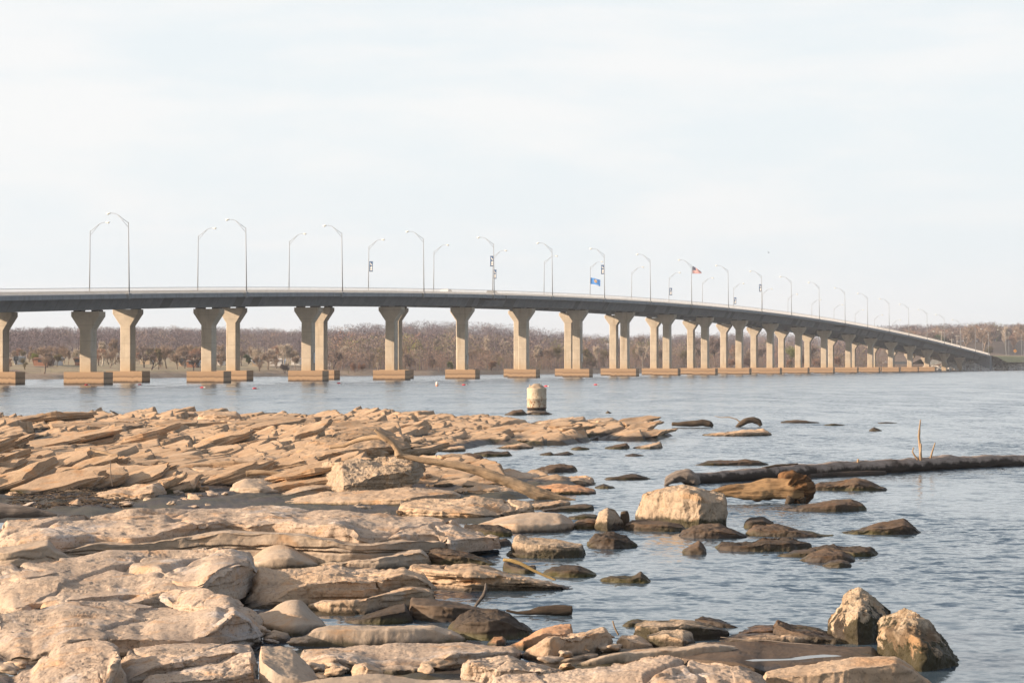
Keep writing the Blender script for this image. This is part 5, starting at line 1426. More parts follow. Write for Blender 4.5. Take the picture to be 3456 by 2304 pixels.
rock('flat_rock', 'long slab above the small dark pool in the left field', 'sand', 'A', [(725, 470), (900, 400), (1080, 350), (1260, 322), (1430, 315), (1592, 316)], [(725, 478), (900, 446), (1000, 436), (1250, 392), (1420, 362), (1592, 345)], [(725, 486), (930, 488), (1000, 470), (1250, 405), (1592, 366)], 2.4, over=.3)
rock('flat_rock', 'smooth sloping slab left of the limestone boulder', 'smooth', 'A', [(1275, 470), (1360, 425), (1500, 432), (1790, 440)], [(1275, 490), (1400, 480), (1560, 500), (1790, 455)], [(1275, 545), (1450, 548), (1600, 520), (1790, 470)], 1.8, rough=.5)
rock('flat_rock', 'second smooth slab at the foot of the limestone boulder', 'smooth', 'A', [(1450, 545), (1560, 510), (1680, 455), (1800, 440), (1900, 470)], .5, [(1450, 556), (1640, 545), (1900, 500)], 1.2, rough=.4)
rock('flat_rock', 'broad pale slab in front of the limestone boulder', 'sand', 'B', [(-270, 566), (-100, 522), (0, 500), (200, 490), (440, 478), (620, 490), (745, 512)], [(-270, 572), (0, 560), (200, 560), (380, 545), (600, 520), (745, 516)], [(-270, 584), (0, 582), (250, 590), (480, 600), (745, 545)], 1.9, over=.06, strata=.15, rough=.6)
rock('flat_rock', 'pale layered slab in the centre with a small knob at its left', 'sand', 'B', [(380, 592), (400, 552), (480, 545), (820, 530), (900, 544), (1000, 544), (1155, 574)], [(380, 604), (450, 600), (600, 612), (800, 622), (900, 640), (1060, 608), (1155, 584)], [(380, 645), (560, 652), (780, 668), (870, 668), (1000, 625), (1155, 606)], 2.0, over=.18, crack=1, amp=.035)
rock('boulder', 'lozenge-shaped smooth rock overhanging the water at the centre', 'smooth', 'B', [(842, 686), (950, 650), (1080, 620), (1200, 614), (1320, 630), (1382, 672)], [(842, 690), (1000, 684), (1200, 690), (1340, 684), (1382, 682)], [(842, 695), (930, 710), (1050, 737), (1300, 735), (1382, 700)], 1.3, over=.2, amp=.02, strata=.05, rough=.3)
rock('flat_rock', 'sunlit slab tucked behind the driftwood, next to the limestone boulder', 'sand', 'B', [(470, 420), (520, 392), (600, 375), (700, 390), (725, 400), (730, 425)], [(470, 450), (650, 452), (730, 456)], [(470, 470), (700, 475), (730, 465)], 1.8)
rock('flat_rock', 'long bright ledge behind the driftwood, its knobbly end in the water', 'sand', 'B', [(728, 396), (850, 360), (950, 370), (1050, 375), (1110, 398), (1200, 425), (1350, 424), (1440, 405), (1498, 430)], [(728, 440), (900, 452), (1200, 460), (1300, 458), (1400, 445), (1498, 460)], [(728, 462), (1000, 470), (1300, 474), (1498, 485)], 2.4, amp=.045, res=1.3)
rock('flat_rock', 'low slab under the driftwood trunk', 'sand', 'B', [(712, 490), (850, 466), (1000, 470), (1095, 512)], [(712, 500), (800, 500), (950, 500), (1095, 518)], [(712, 510), (780, 535), (930, 540), (1095, 530)], 1.3, over=.15)
rock('flat_rock', 'rust coloured rubble slab at the tip of the bright ledge', 'rust', 'B', [(1150, 480), (1290, 462), (1400, 470), (1490, 492), (1500, 510)], .5, [(1150, 505), (1300, 520), (1420, 525), (1500, 520)], 1.2, facet=.1)
rock('flat_rock', 'tan slab end with a dark notch right of the driftwood root', 'sand', 'B', [(1140, 576), (1300, 552), (1356, 560)], .4, [(1140, 610), (1250, 602), (1356, 572)], 1.0, over=.1)
rock('flat_rock', 'dark layered slab ending in the water behind the lozenge rock', 'wet', 'B', [(1195, 604), (1320, 585), (1440, 572), (1485, 582)], [(1195, 612), (1330, 600), (1485, 590)], [(1195, 622), (1400, 612), (1485, 602)], 1.1, over=.08)
rock('flat_rock', 'dark slab just right of the lozenge rock', 'wet', 'B', [(1340, 645), (1430, 628), (1500, 632), (1512, 650)], .4, [(1340, 660), (1512, 662)], .9)
rock('boulder', 'limestone boulder with an undercut right side in the middle of the shelf', 'lime', 'B', [(-34, 400), (-30, 350), (0, 343), (100, 335), (250, 322), (400, 310), (500, 332), (547, 360)], [(-34, 425), (0, 465), (60, 482), (90, 474), (200, 446), (300, 416), (450, 392), (547, 368)], [(-34, 465), (40, 492), (90, 510), (200, 496), (300, 478), (480, 455), (520, 410), (547, 374)], 1.3, zb=.25, prow=(.95, 1.3), over=.2, amp=.06, facet=.13, res=1.7, rough=1.7)
rock('boulder', 'big white angular boulder standing in the shallow water', 'lime', 'C', [(-268, 680), (-253, 590), (-208, 510), (-128, 488), (-85, 474), (0, 462), (60, 475), (130, 495), (230, 510), (248, 540), (242, 620), (236, 700)], [(-268, 684), (-253, 604), (-200, 528), (-120, 508), (0, 502), (80, 522), (140, 566), (225, 560), (242, 640), (236, 704)], [(-268, 690), (-180, 702), (0, 712), (236, 710)], 1.2, prow=(.70, 1.0), over=-.12, amp=.05, facet=.22, res=1.7, rough=1.7, strata=.1)
rock('boulder', 'small pointed white boulder left of the big white one', 'lime', 'B', [(1487, 705), (1510, 620), (1558, 593), (1602, 605), (1640, 660), (1655, 690)], .35, [(1487, 722), (1560, 730), (1655, 696)], .7, prow=(.45, .4), amp=.06, facet=.2, rough=1.5)
rock('flat_rock', 'flat smooth rock at the foot of the big white boulder', 'wet', 'B', [(1650, 692), (1700, 660), (1893, 668), (1990, 690)], .4, [(1650, 712), (1800, 722), (1990, 735)], 1.0, rough=.4)
rock('boulder', 'low mossy dome left of the pointed white boulder', 'wet', 'B', [(1362, 690), (1400, 660), (1450, 652), (1500, 658), (1515, 700)], .4, [(1362, 712), (1515, 716)], .8, amp=.05)
rock('boulder', 'dark algae rock in front of the pointed white boulder', 'dark', 'B', [(1442, 800), (1490, 742), (1560, 725), (1600, 728), (1680, 760), (1725, 795)], .4, [(1442, 815), (1600, 828), (1725, 805)], .9, amp=.07, facet=.15, rough=1.6)
rock('boulder', 'pale two-level block with a dark wet foot left of the algae rock', 'lime', 'B', [(1024, 800), (1040, 752), (1070, 738), (1130, 758), (1300, 772), (1420, 800), (1436, 828)], [(1024, 812), (1045, 780), (1100, 795), (1200, 800), (1400, 815), (1436, 832)], [(1024, 830), (1150, 838), (1300, 842), (1436, 842)], 1.0, zb=.1, amp=.035, facet=.06, strata=.1)
rock('flat_rock', 'dark wet base stone under the pale two-level block', 'dark', 'B', [(985, 858), (1030, 825), (1200, 820), (1400, 815), (1440, 838)], .45, [(985, 868), (1150, 878), (1350, 872), (1440, 845)], 1.0)

# ------------------------------------------------------------------ stones standing in the water, right side
W = [
 ('brown flat rock at the right foot of the big white boulder', 'wet', 'C', [(-10, 722), (60, 695), (120, 682), (200, 685), (300, 720), (375, 752)], [(-10, 765), (200, 768), (375, 762)], 1.0, .06),
 ('dark dome between the white boulder and the orange stump', 'dark', 'C', [(336, 706), (350, 660), (380, 648), (450, 644), (508, 676)], [(336, 714), (508, 700)], .8, .02),
 ('long brown rock below the dark dome', 'wet', 'C', [(356, 715), (400, 688), (550, 684), (650, 714), (750, 738), (845, 752)], [(356, 750), (600, 758), (845, 760)], 1.0, .05),
 ('grey rock with a steep right end farthest right of the stones', 'wet', 'C', [(868, 736), (980, 715), (1060, 680), (1180, 664), (1230, 655), (1290, 690), (1328, 726)], [(868, 742), (1150, 748), (1328, 738)], 1.2, .05),
 ('dark rock with a pale flat top above the rock cluster', 'dark', 'C', [(175, 802), (210, 780), (330, 785), (410, 770), (450, 752), (590, 757), (650, 770), (718, 796)], [(175, 832), (400, 842), (600, 834), (718, 808)], 1.0, .05),
 ('small pointed yellowish stone in the water', 'wet', 'C', [(-4, 832), (60, 790), (90, 773), (110, 790), (134, 842)], [(-4, 850), (134, 858)], .5, .05),
 ('low left rock of the cluster right of the pointed stone', 'wet', 'C', [(505, 860), (620, 830), (722, 822), (780, 840)], [(505, 868), (780, 872)], .9, .04),
 ('rounded middle rock of the cluster', 'wet', 'C', [(640, 884), (720, 838), (800, 822), (880, 826), (930, 850), (965, 880)], [(640, 892), (800, 902), (965, 896)], .9, .04),
 ('dark back rock of the cluster', 'dark', 'C', [(695, 818), (800, 800), (920, 808), (1040, 813), (1084, 856)], [(695, 828), (950, 872), (1084, 864)], .9, .06),
 ('small front dome of the cluster', 'wet', 'C', [(772, 912), (820, 886), (880, 878), (925, 895), (940, 915)], [(772, 922), (870, 930), (940, 922)], .6, .02),
 ('dark green rock right of the orange stump', 'wet', 'C', [(690, 484), (760, 450), (850, 445), (960, 427), (1050, 450), (1128, 496)], [(690, 506), (900, 500), (1128, 502)], 1.4, .06),
 ('smooth tan rock below the orange stump', 'wet', 'C', [(556, 600), (700, 570), (850, 550), (930, 546), (1000, 570), (1018, 590)], [(556, 612), (850, 622), (1018, 602)], 1.2, .03),
 ('low rock behind the root end of the long log', 'wet', 'C', [(50, 356), (150, 338), (270, 330), (350, 320), (420, 332), (490, 356)], [(50, 362), (300, 362), (490, 362)], 2.0, .04),
 ('tan wedge rock in the water beyond the long log', 'sand', 'C', [(110, 188), (220, 176), (330, 160), (450, 157), (492, 182)], [(110, 196), (350, 200), (492, 196)], 2.2, .04),
 ('small blue grey stone far out, left of the upright stick', 'dark', 'C', [(1034, 164), (1060, 148), (1085, 158), (1106, 168)], [(1034, 170), (1106, 172)], .7, .02),
 ('low rock awash right of the curved stump', 'dark', 'C', [(780, 136), (840, 128), (900, 137)], [(780, 141), (900, 141)], 1.2, .02),
 ('pair of barely exposed rocks far out right of the curved stump', 'wet', 'C', [(540, 120), (620, 108), (720, 118), (760, 124)], [(540, 126), (760, 128)], 2.0, .03),
 ('thin rock awash far out at the right', 'wet', 'C', [(1080, 125), (1130, 120), (1195, 126)], [(1080, 129), (1195, 129)], 1.6, .02),
 ('dark wedge rock above the bright ledge tip', 'wet', 'B', [(1145, 390), (1220, 362), (1300, 350), (1370, 358), (1394, 382)], [(1145, 396), (1270, 402), (1394, 396)], 1.6, .05),
 ('brown rock group behind the driftwood, left part', 'wet', 'B', [(636, 332), (720, 302), (800, 292), (860, 300), (884, 328)], [(636, 338), (884, 340)], 1.8, .05),
 ('brown rock group behind the driftwood, right part', 'dark', 'B', [(815, 292), (900, 280), (960, 288), (1010, 282), (1034, 304)], [(815, 312), (1034, 312)], 1.6, .05),
 ('flat dark stones row right of the brown rock group', 'dark', 'B', [(1178, 302), (1250, 283), (1262, 298), (1340, 284), (1376, 300)], [(1178, 306), (1376, 305)], 1.2, .03),
 ('dark wedge leaning right in open water', 'wet', 'B', [(1545, 262), (1610, 245), (1665, 237), (1684, 256)], [(1545, 270), (1684, 272)], 1.5, .04),
 ('tan wedge leaning right beside the dark wedge', 'sand', 'B', [(1700, 262), (1780, 245), (1855, 226), (1868, 248)], [(1700, 266), (1800, 272), (1868, 262)], 1.5, .04),
 ('small dark rock below the tan wedge', 'dark', 'B', [(1655, 306), (1700, 293), (1765, 304)], [(1655, 311), (1765, 311)], 1.0, .02),
 ('small flat rock left of the dark wedge', 'dark', 'B', [(1358, 268), (1400, 255), (1464, 266)], [(1358, 276), (1464, 276)], 1.2, .03),
 ('tan tilted slab awash left of the open water', 'sand', 'B', [(935, 266), (1000, 246), (1060, 236), (1100, 240), (1152, 256)], [(935, 270), (1152, 270)], 2.0, .04),
 ('tan slab left of the awash tilted slab', 'sand', 'B', [(585, 278), (650, 262), (770, 250), (778, 270)], [(585, 286), (778, 284)], 1.8, .04),
 ('brown rock close left of the rusty round pillar', 'wet', 'B', [(988, 80), (1040, 55), (1090, 52), (1118, 76)], [(988, 84), (1118, 83)], 2.5, .04),
 ('dark stone sheet at the foot of the rusty round pillar', 'dark', 'B', [(1110, 76), (1150, 62), (1215, 58), (1262, 78)], [(1110, 82), (1262, 82)], 3.0, .03),
 ('low tan reef right of the rusty round pillar, its left part', 'sand', 'B', [(1130, 126), (1240, 105), (1300, 94), (1430, 92), (1440, 115)], [(1130, 134), (1440, 136)], 5.0, .05),
 ('low tan reef right of the rusty round pillar, its broken right part', 'sand', 'B', [(1425, 112), (1500, 98), (1590, 96), (1640, 124)], [(1425, 132), (1640, 132)], 4.0, .05),
 ('flat dark reef stone right of the tan reef', 'dark', 'B', [(1680, 114), (1740, 102), (1805, 100), (1818, 114)], [(1680, 121), (1818, 120)], 3.0, .03),
 ('tiny triangular stone beyond the tan reef', 'wet', 'B', [(1550, 70), (1562, 58), (1584, 69)], [(1550, 73), (1584, 73)], 1.0, .02),
 ('rocks awash left of the long log root', 'dark', 'B', [(1515, 436), (1600, 420), (1720, 406), (1805, 432)], [(1515, 442), (1805, 441)], 1.6, .04),
 ('flat dark rock awash below the ones left of the log root', 'dark', 'B', [(1485, 482), (1540, 462), (1610, 484)], [(1485, 490), (1610, 489)], 1.2, .03),
 ('dark knobbly rock in open water, lower centre', 'dark', 'B', [(1510, 992), (1580, 968), (1700, 972), (1745, 948), (1790, 985), (1815, 1010)], [(1510, 1000), (1700, 1012), (1815, 1018)], .8, .06),
 ('low dark rock with a lifted right lip', 'dark', 'B', [(1205, 950), (1260, 922), (1340, 914), (1400, 912), (1460, 935), (1504, 962)], [(1205, 970), (1350, 985), (1504, 978)], .9, .04),
 ('dark stone under the slanting yellow stick', 'dark', 'B', [(980, 900), (1000, 885), (1090, 915), (1160, 915), (1170, 950)], [(980, 940), (1100, 962), (1170, 962)], .8, .05),
 ('small wet cobbles in front of the ledge shadow', 'dark', 'B', [(690, 800), (760, 786), (850, 790), (1000, 760), (1030, 785)], [(690, 806), (850, 812), (1030, 806)], 1.0, .05),
 ('crumbly dark rock under the ledge tip', 'dark', 'B', [(760, 695), (830, 682), (950, 690), (1030, 720), (1036, 750)], [(760, 730), (900, 752), (1036, 760)], .9, .06),
 ('dark foam edged stone behind the white angular block', 'dark', 'B', [(1640, 1245), (1700, 1215), (1780, 1214), (1800, 1240)], [(1640, 1255), (1800, 1258)], .6, .06),
]
for lab, mt, rg, bk, bs_, dp, am in W:
    rock('rock', lab, mt, rg, bk, .45, bs_, dp, amp=am, facet=.06 if am > .04 else 0, strata=.15, group='stones standing in the water', jag=1.0)
FAR = [('two rocks at the shelf edge left of centre', [(985, 60), (1060, 62), (1110, 58), (1220, 60), (1320, 64), (1335, 92)], [(985, 98), (1335, 108)]), ('flat dark rock in the water behind the shelf edge', [(1405, 80), (1480, 68), (1590, 70), (1610, 80)], [(1405, 86), (1610, 86)])]
rock('rock', 'layered rock standing highest on the far edge of the shelf', 'sand', 'A', [(1095, 82), (1130, 60), (1230, 62), (1310, 60), (1338, 88)], [(1095, 90), (1200, 78), (1338, 92)], [(1095, 105), (1338, 112)], 3.0, zb=.3, amp=.04)
rock('rock', 'rounded stone left of the highest rock on the far shelf edge', 'sand', 'A', [(975, 88), (1010, 66), (1080, 64), (1105, 86)], .4, [(975, 98), (1105, 100)], 2.0, zb=.3)
rock('rock', 'flat dark rock in the water just behind the shelf', 'dark', 'A', [(1400, 82), (1480, 69), (1588, 69), (1600, 82)], .5, [(1400, 88), (1600, 88)], 3.0)
rock('rock', 'low rock awash right of the flat dark rock behind the shelf', 'dark', 'A', [(1590, 82), (1660, 76), (1720, 82)], .5, [(1590, 86), (1720, 86)], 2.5)

# ------------------------------------------------------------------ bedrock shelf
def poly_px(pts, z): return np.array([pt(*REG[r](x, y), z)[:2] for r, x, y in pts])
edge_far = [('A', -900, 84), ('A', 0, 80), ('A', 200, 96), ('A', 400, 98), ('A', 560, 80), ('A', 700, 72), ('A', 1000, 70), ('A', 1150, 66), ('A', 1310, 68), ('A', 1340, 98), ('A', 1500, 100), ('B', 0, 93), ('B', 100, 76), ('B', 430, 72), ('B', 450, 86), ('B', 600, 88), ('B', 800, 92), ('B', 980, 86),
            ('B', 1110, 116), ('B', 1240, 140), ('B', 1640, 136), ('B', 1720, 138), ('B', 1880, 156), ('B', 1960, 170), ('B', 1870, 194), ('B', 1700, 196), ('B', 1500, 197), ('B', 1370, 218), ('B', 1100, 222), ('B', 950, 212), ('B', 800, 242), ('B', 620, 244), ('B', 600, 300), ('B', 560, 345)]
near_in = [('B', 520, 372), ('B', 760, 398), ('B', 1100, 400), ('B', 1480, 440), ('B', 1460, 480), ('B', 1090, 530), ('B', 1120, 640), ('B', 880, 700)]
near_l = [('B', 700, 745), ('B', 400, 800), ('B', 200, 850), ('B', 430, 930), ('B', 600, 960), ('B', 400, 1020), ('B', 380, 1110), ('B', 430, 1240), ('B', 700, 1310), ('B', 880, 1390), ('B', 1150, 1330), ('B', 1600, 1310), ('B', 1893, 1250), ('C', 300, 1285), ('C', 600, 1310), ('C', 1000, 1400), ('C', 1150, 1480), ('C', 1300, 1640)]
PA = np.concatenate([poly_px(edge_far, 0.22), poly_px(near_in, 0.10), poly_px(near_l, 0.05), [[3.2, 12], [2.5, 2], [-60, 2], [-60, 150]]])
def inside(px_, py_, poly):
    c = np.zeros(px_.shape, bool)
    n = len(poly)
    for a in range(n):
        x1_, y1_ = poly[a]; x2_, y2_ = poly[(a + 1) % n]
        if y1_ == y2_: continue
        cond = ((y1_ > py_) != (y2_ > py_)) & (px_ < (x2_ - x1_) * (py_ - y1_) / (y2_ - y1_) + x1_)
        c ^= cond
    return c
def sdist(px_, py_, poly):
    d = np.full(px_.shape, 1e9)
    n = len(poly)
    for a in range(n):
        p = poly[a]; e = poly[(a + 1) % n] - p
        L = (e ** 2).sum() + 1e-9
        t_ = np.clip(((px_ - p[0]) * e[0] + (py_ - p[1]) * e[1]) / L, 0, 1)
        d = np.minimum(d, (px_ - p[0] - t_ * e[0]) ** 2 + (py_ - p[1] - t_ * e[1]) ** 2)
    d = np.sqrt(d)
    return np.where(inside(px_, py_, poly), d, -d)

ROT = R(24)      # strike of the plates
def plates(x, y, sx, sy_, seed, tilt, lift):
    """broken tilted plates: every cell is a plane rising to the right, with steps between"""
    c, s = math.cos(ROT), math.sin(ROT)
    wx_ = x + 0.5 * sx * fbm(np.stack([x / sx * .55, y / sy_ * .3, 0 * x], -1), 3, seed)
    wy_ = y + 0.5 * sy_ * fbm(np.stack([x / sx * .55, y / sy_ * .3, 0 * x + 9], -1), 3, seed + 3)
    u_ = (wx_ * c + wy_ * s * .5) / sx; v_ = (-wx_ * s * .8 + wy_ * c) / sy_
    iu, iv = np.floor(u_).astype(int), np.floor(v_).astype(int)
    best = np.full(x.shape, 9.0); cu = best * 0; cv_ = best * 0; idv = best * 0; sec = best.copy()
    for du in (-1, 0, 1):
        for dv in (-1, 0, 1):
            a, b = iu + du, iv + dv
            pu = a + .15 + .7 * _hash(a, b, 0 * a, seed + 11); pv = b + .15 + .7 * _hash(a, b, 0 * a, seed + 12)
            d = np.maximum(np.abs(u_ - pu), np.abs(v_ - pv)) * .6 + .4 * np.hypot(u_ - pu, v_ - pv)
            m_ = d < best
            sec = np.where(m_, best, np.minimum(sec, d))
            best = np.where(m_, d, best); cu = np.where(m_, pu, cu); cv_ = np.where(m_, pv, cv_); idv = np.where(m_, _hash(a, b, 0 * a, seed + 13), idv)
    tl = tilt * (.5 + 1.0 * ((idv * 7.13) % 1))
    h = (u_ - cu) * sx * tl + (v_ - cv_) * sy_ * tl * .35 * (((idv * 3.7) % 1) - .2) + (idv - .5) * lift
    gap = np.clip((sec - best) / .06, 0, 1)
    return h, gap, idv

ug = np.linspace(-0.30, 0.26, 900)
Yr = 1 / np.concatenate([np.linspace(1 / 150.0, 1 / 56.0, 1000), np.linspace(1 / 55.8, 1 / 13.0, 375)])
U, YY = np.meshgrid(ug, Yr)
XX = U * YY
sd = np.zeros_like(XX)
for a in range(0, XX.shape[0], 125): sd[a:a + 125] = sdist(XX[a:a + 125], YY[a:a + 125], PA)
edge = np.clip((sd + 0.15) / 1.1, 0, 1); edge = edge * edge * (3 - 2 * edge)
field = np.clip((YY - 60) / 8, 0, 1)          # the tilted field starts behind the muddy trough
h1, g1, i1 = plates(XX, YY, 2.6, 3.2, 3, .21, .27)
h2, g2, i2 = plates(XX, YY, 0.95, 1.3, 77, .20, .10)
sel = np.clip(fbm(np.stack([XX * .22, YY * .10, 0 * XX], -1), 3, 31) * 3 + .35, 0, 1)
rough_ = fbm(np.stack([XX * 2.2, YY * 1.2, 0 * XX], -1), 4, 15)
base_h = 0.30 + 0.12 * fbm(np.stack([XX * .07, YY * .045, 0 * XX], -1), 3, 19) - 0.05 * np.clip((YY - 90) / 40, 0, 1)
amp_ = np.clip(.75 + 1.6 * fbm(np.stack([XX * .13, YY * .055, 0 * XX + 4], -1), 3, 91), .18, 1.25)
zz = base_h + amp_ * (h1 * (1 - .35 * sel) - .42 * (1 - g1)) + (h2 * .8 - .14 * (1 - g2)) * (0.35 + .65 * sel) + .03 * rough_
near_h = -0.005 + .11 * fbm(np.stack([XX * .9, YY * .6, 0 * XX], -1), 5, 41) + .05 * rough_ + .10 * np.clip((YY - 48) / 5, 0, 1)
pool = np.clip(1 - np.abs(YY - 54.6) / 2.4, 0, 1) * np.clip((-2.2 - XX) / 1.5, 0, 1)
near_h = near_h - .045 * pool
zz = near_h * (1 - field) + zz * field
out_h = -0.12 + sd * 0.10 + .10 * fbm(np.stack([XX * .8, YY * .5, 0 * XX], -1), 4, 47)
out_h = np.maximum(out_h, -1.2)
zt = zz * edge + np.minimum(out_h, -0.03) * (1 - edge)
zt = np.where(sd > 0, np.minimum(zt, zz), zt)
NXg = len(ug)
i = (np.arange(len(Yr) - 1)[:, None] * NXg + np.arange(NXg - 1)).ravel()
# rows run far to near
sh = obj('rocky_shore', mesh('rocky_shore', np.stack([XX, YY, zt], -1).reshape(-1, 3), np.stack([i, i + NXg, i + NXg + 1, i + 1], 1), M['shelf'], True))
tag(sh, kind='structure')
def shelf_z(x, y):
    """height of the built shelf at a world point"""
    a = np.interp(x / y, ug, np.arange(NXg)); b = np.interp(1 / y, 1 / Yr, np.arange(len(Yr)))
    return float(zt[int(round(b)), int(round(a))])

# ------------------------------------------------------------------ loose tilted plates on the shelf
def plate_mesh(seed, n=56):
    r = np.random.default_rng(seed)
    m = r.integers(5, 8)
    an = np.sort((np.arange(m) + r.uniform(-.3, .3, m)) / m * 2 * np.pi)
    rad = r.uniform(.75, 1.1, m)
    P = np.stack([np.cos(an) * rad, np.sin(an) * rad], 1)
    # resample the polygon
    seg = np.concatenate([P, P[:1]]); L = np.concatenate([[0], np.cumsum(np.hypot(*np.diff(seg, axis=0).T))])
    s = np.linspace(0, L[-1], n, endpoint=False)
    O = np.stack([np.interp(s, L, seg[:, 0]), np.interp(s, L, seg[:, 1])], 1)
    O *= (1 + .05 * vnoise(np.stack([O[:, 0] * 5, O[:, 1] * 5, 0 * s + seed], -1), seed))[:, None]
    rings = []
    for k in np.linspace(.12, 1.0, 9): rings.append(np.concatenate([O * k, np.zeros((n, 1))], 1))
    for j, (k, z) in enumerate(((1.0, -.12), (.985, -.25), (1.03, -.32), (1.02, -.5), (.955, -.56), (.975, -.75), (.93, -.95), (.80, -1.05))):
        kk = k + .03 * vnoise(np.stack([O[:, 0] * 3, O[:, 1] * 3, 0 * s + j], -1), seed + 5)
        rings.append(np.concatenate([O * kk[:, None], np.full((n, 1), z)], 1))
    rings.insert(9, rings[8].copy())
    V = np.concatenate(rings)
    q = V * (2.4, 2.4, 1)
    V[:, 2] += .30 * fbm(q, 4, seed + 2) * (V[:, 2] > -.05) + .05 * fbm(q * 3, 3, seed + 7)
    stp = np.clip(np.round(fbm(V * (1.2, 1.2, 0), 2, seed + 60) * 5) / 5, -.4, .4)
    V[:, 2] += .55 * stp * (V[:, 2] > -.2)
    a = np.arange(n); b = (a + 1) % n
    Q = np.concatenate([np.stack([k * n + a, (k + 1) * n + a, (k + 1) * n + b, k * n + b], 1) for k in range(len(rings) - 1) if k != 8])
    c = len(V); e = (len(rings) - 1) * n
    V = np.concatenate([V, [[0, 0, V[:n, 2].mean()], [0, 0, -1.05]]])
    tr = np.concatenate([np.stack([np.full(n, c), a, b], 1), np.stack([np.full(n, c + 1), e + b, e + a], 1)])
    me = mesh('rock_plate', V, [Q, tr], M['shelf'], True)
    fl_ = np.ones(len(me.polygons), bool); fl_[8 * n:] = False
    me.polygons.foreach_set('use_smooth', fl_)
    return me
PM = [plate_mesh(200 + k) for k in range(18)]
r_ = random.Random(21)
def zone(x, Y):
    px = CX + F * x / Y
    if Y > 95: return ('thin tan plate at the far edge of the shelf, left of the highest rock' if px < 600 else ('thin tan plate at the far edge of the shelf near the rusty round pillar' if px > 1150 else 'thin tan plate at the far edge of the shelf near the highest rock'))
    if px < 330: return 'tilted sandstone plate at the left edge of the plate field' if Y < 70 else 'tilted sandstone plate in the far left part of the plate field'
    if px < 800: return 'tilted sandstone plate close behind the mud pool and boat-shaped slab' if Y < 62 else ('tilted sandstone plate around the dark broken beam' if Y < 76 else 'tilted sandstone plate beyond the dark broken beam')
    if px < 1300: return 'tilted sandstone plate left of the limestone boulder' if Y < 66 else ('tilted sandstone plate in the stack behind the limestone boulder' if Y < 85 else 'tilted sandstone plate far behind the limestone boulder')
    return 'tilted sandstone plate on the low point of the shelf reaching into the water'
count = 0
tries = 0
while count < 270 and tries < 12000:
    tries += 1
    Y = 1 / r_.uniform(1 / 128, 1 / 58.5)
    px = r_.uniform(-260, 2250)
    x = (px - CX) / F * Y
    d = float(sdist(np.array([x]), np.array([Y]), PA)[0])
    if d < .5: continue
    if fbm(np.array([[x * .16, Y * .07, 2.0]]), 2, 93)[0] < r_.uniform(-.25, .12): continue
    z = shelf_z(x, Y)
    big = r_.random() ** 1.6
    L = (.55 + 1.3 * big) * (1.0 + (Y - 50) / 140)
    o = obj('rock_plate', r_.choice(PM))
    wd_ = L * r_.uniform(.42, .7); th = r_.uniform(.13, .25) * (.7 + .7 * big)
    reef = px > 1230
    if d < 1.5 or reef: L *= .68; wd_ *= .7; th *= .6
    o.scale = (L, wd_, th)
    stack = 1.0
    o.location = (x, Y, z + th * r_.uniform(.25, .75))
    a = math.radians(r_.gauss(27, 14))
    o.rotation_euler = (R(r_.gauss(3.5, 3.5)), R(-r_.gauss(12, 4)) if Y < 100 and not reef else R(-r_.gauss(5, 3)), a)
    tag(o, zone(x, Y), 'rock plate', 'tilted rock plates of the shelf')
    count += 1
    # some lie in small stacks, each plate slipped on the one below
    if r_.random() < .42 and d > 1.6 and not reef and Y < 96:
        for k in range(r_.choice((1, 1, 2, 3))):
            s2 = r_.uniform(.55, .95)
            o2 = obj('rock_plate', r_.choice(PM)); o2.scale = (L * s2, wd_ * s2, th * r_.uniform(.5, .8))
            off = L * r_.uniform(.05, .35)
            o2.location = (x + off * math.cos(a) - r_.uniform(-.1, .3), Y + off * math.sin(a) + r_.uniform(-.5, .3) * wd_, z + th * (.6 + .55 * (k + 1)))
            o2.rotation_euler = (o.rotation_euler[0] + r_.gauss(0, .05), o.rotation_euler[1] + r_.gauss(-.03, .05), a + r_.gauss(0, .16))
            tag(o2, zone(o2.location[0], o2.location[1]), 'rock plate', 'tilted rock plates of the shelf')
            count += 1
# named stack of three long ramps behind the limestone boulder
for k, (bk, fr, bs_, lab) in enumerate((
   ([(-290, 330), (-150, 285), (0, 240), (140, 215), (290, 190), (440, 200), (470, 232)], [(-290, 345), (-100, 318), (100, 280), (250, 262), (400, 262), (470, 240)], [(-290, 352), (0, 340), (250, 320), (440, 290), (470, 262)], 'thick ramp of rock with dark gaps right behind the limestone boulder'),
   ([(-300, 322), (-180, 268), (-60, 215), (60, 180), (200, 150), (300, 140), (380, 180)], [(-300, 330), (-100, 285), (60, 235), (200, 190), (380, 190)], [(-300, 345), (0, 300), (200, 240), (380, 212)], 'upper ramp of rock behind the thick ramp by the driftwood fork'))):
    rock('flat_rock', lab, 'shelf', 'B', bk, fr, bs_, 2.5, zb=.25, over=.35, amp=.03, strata=.8, crack=2)
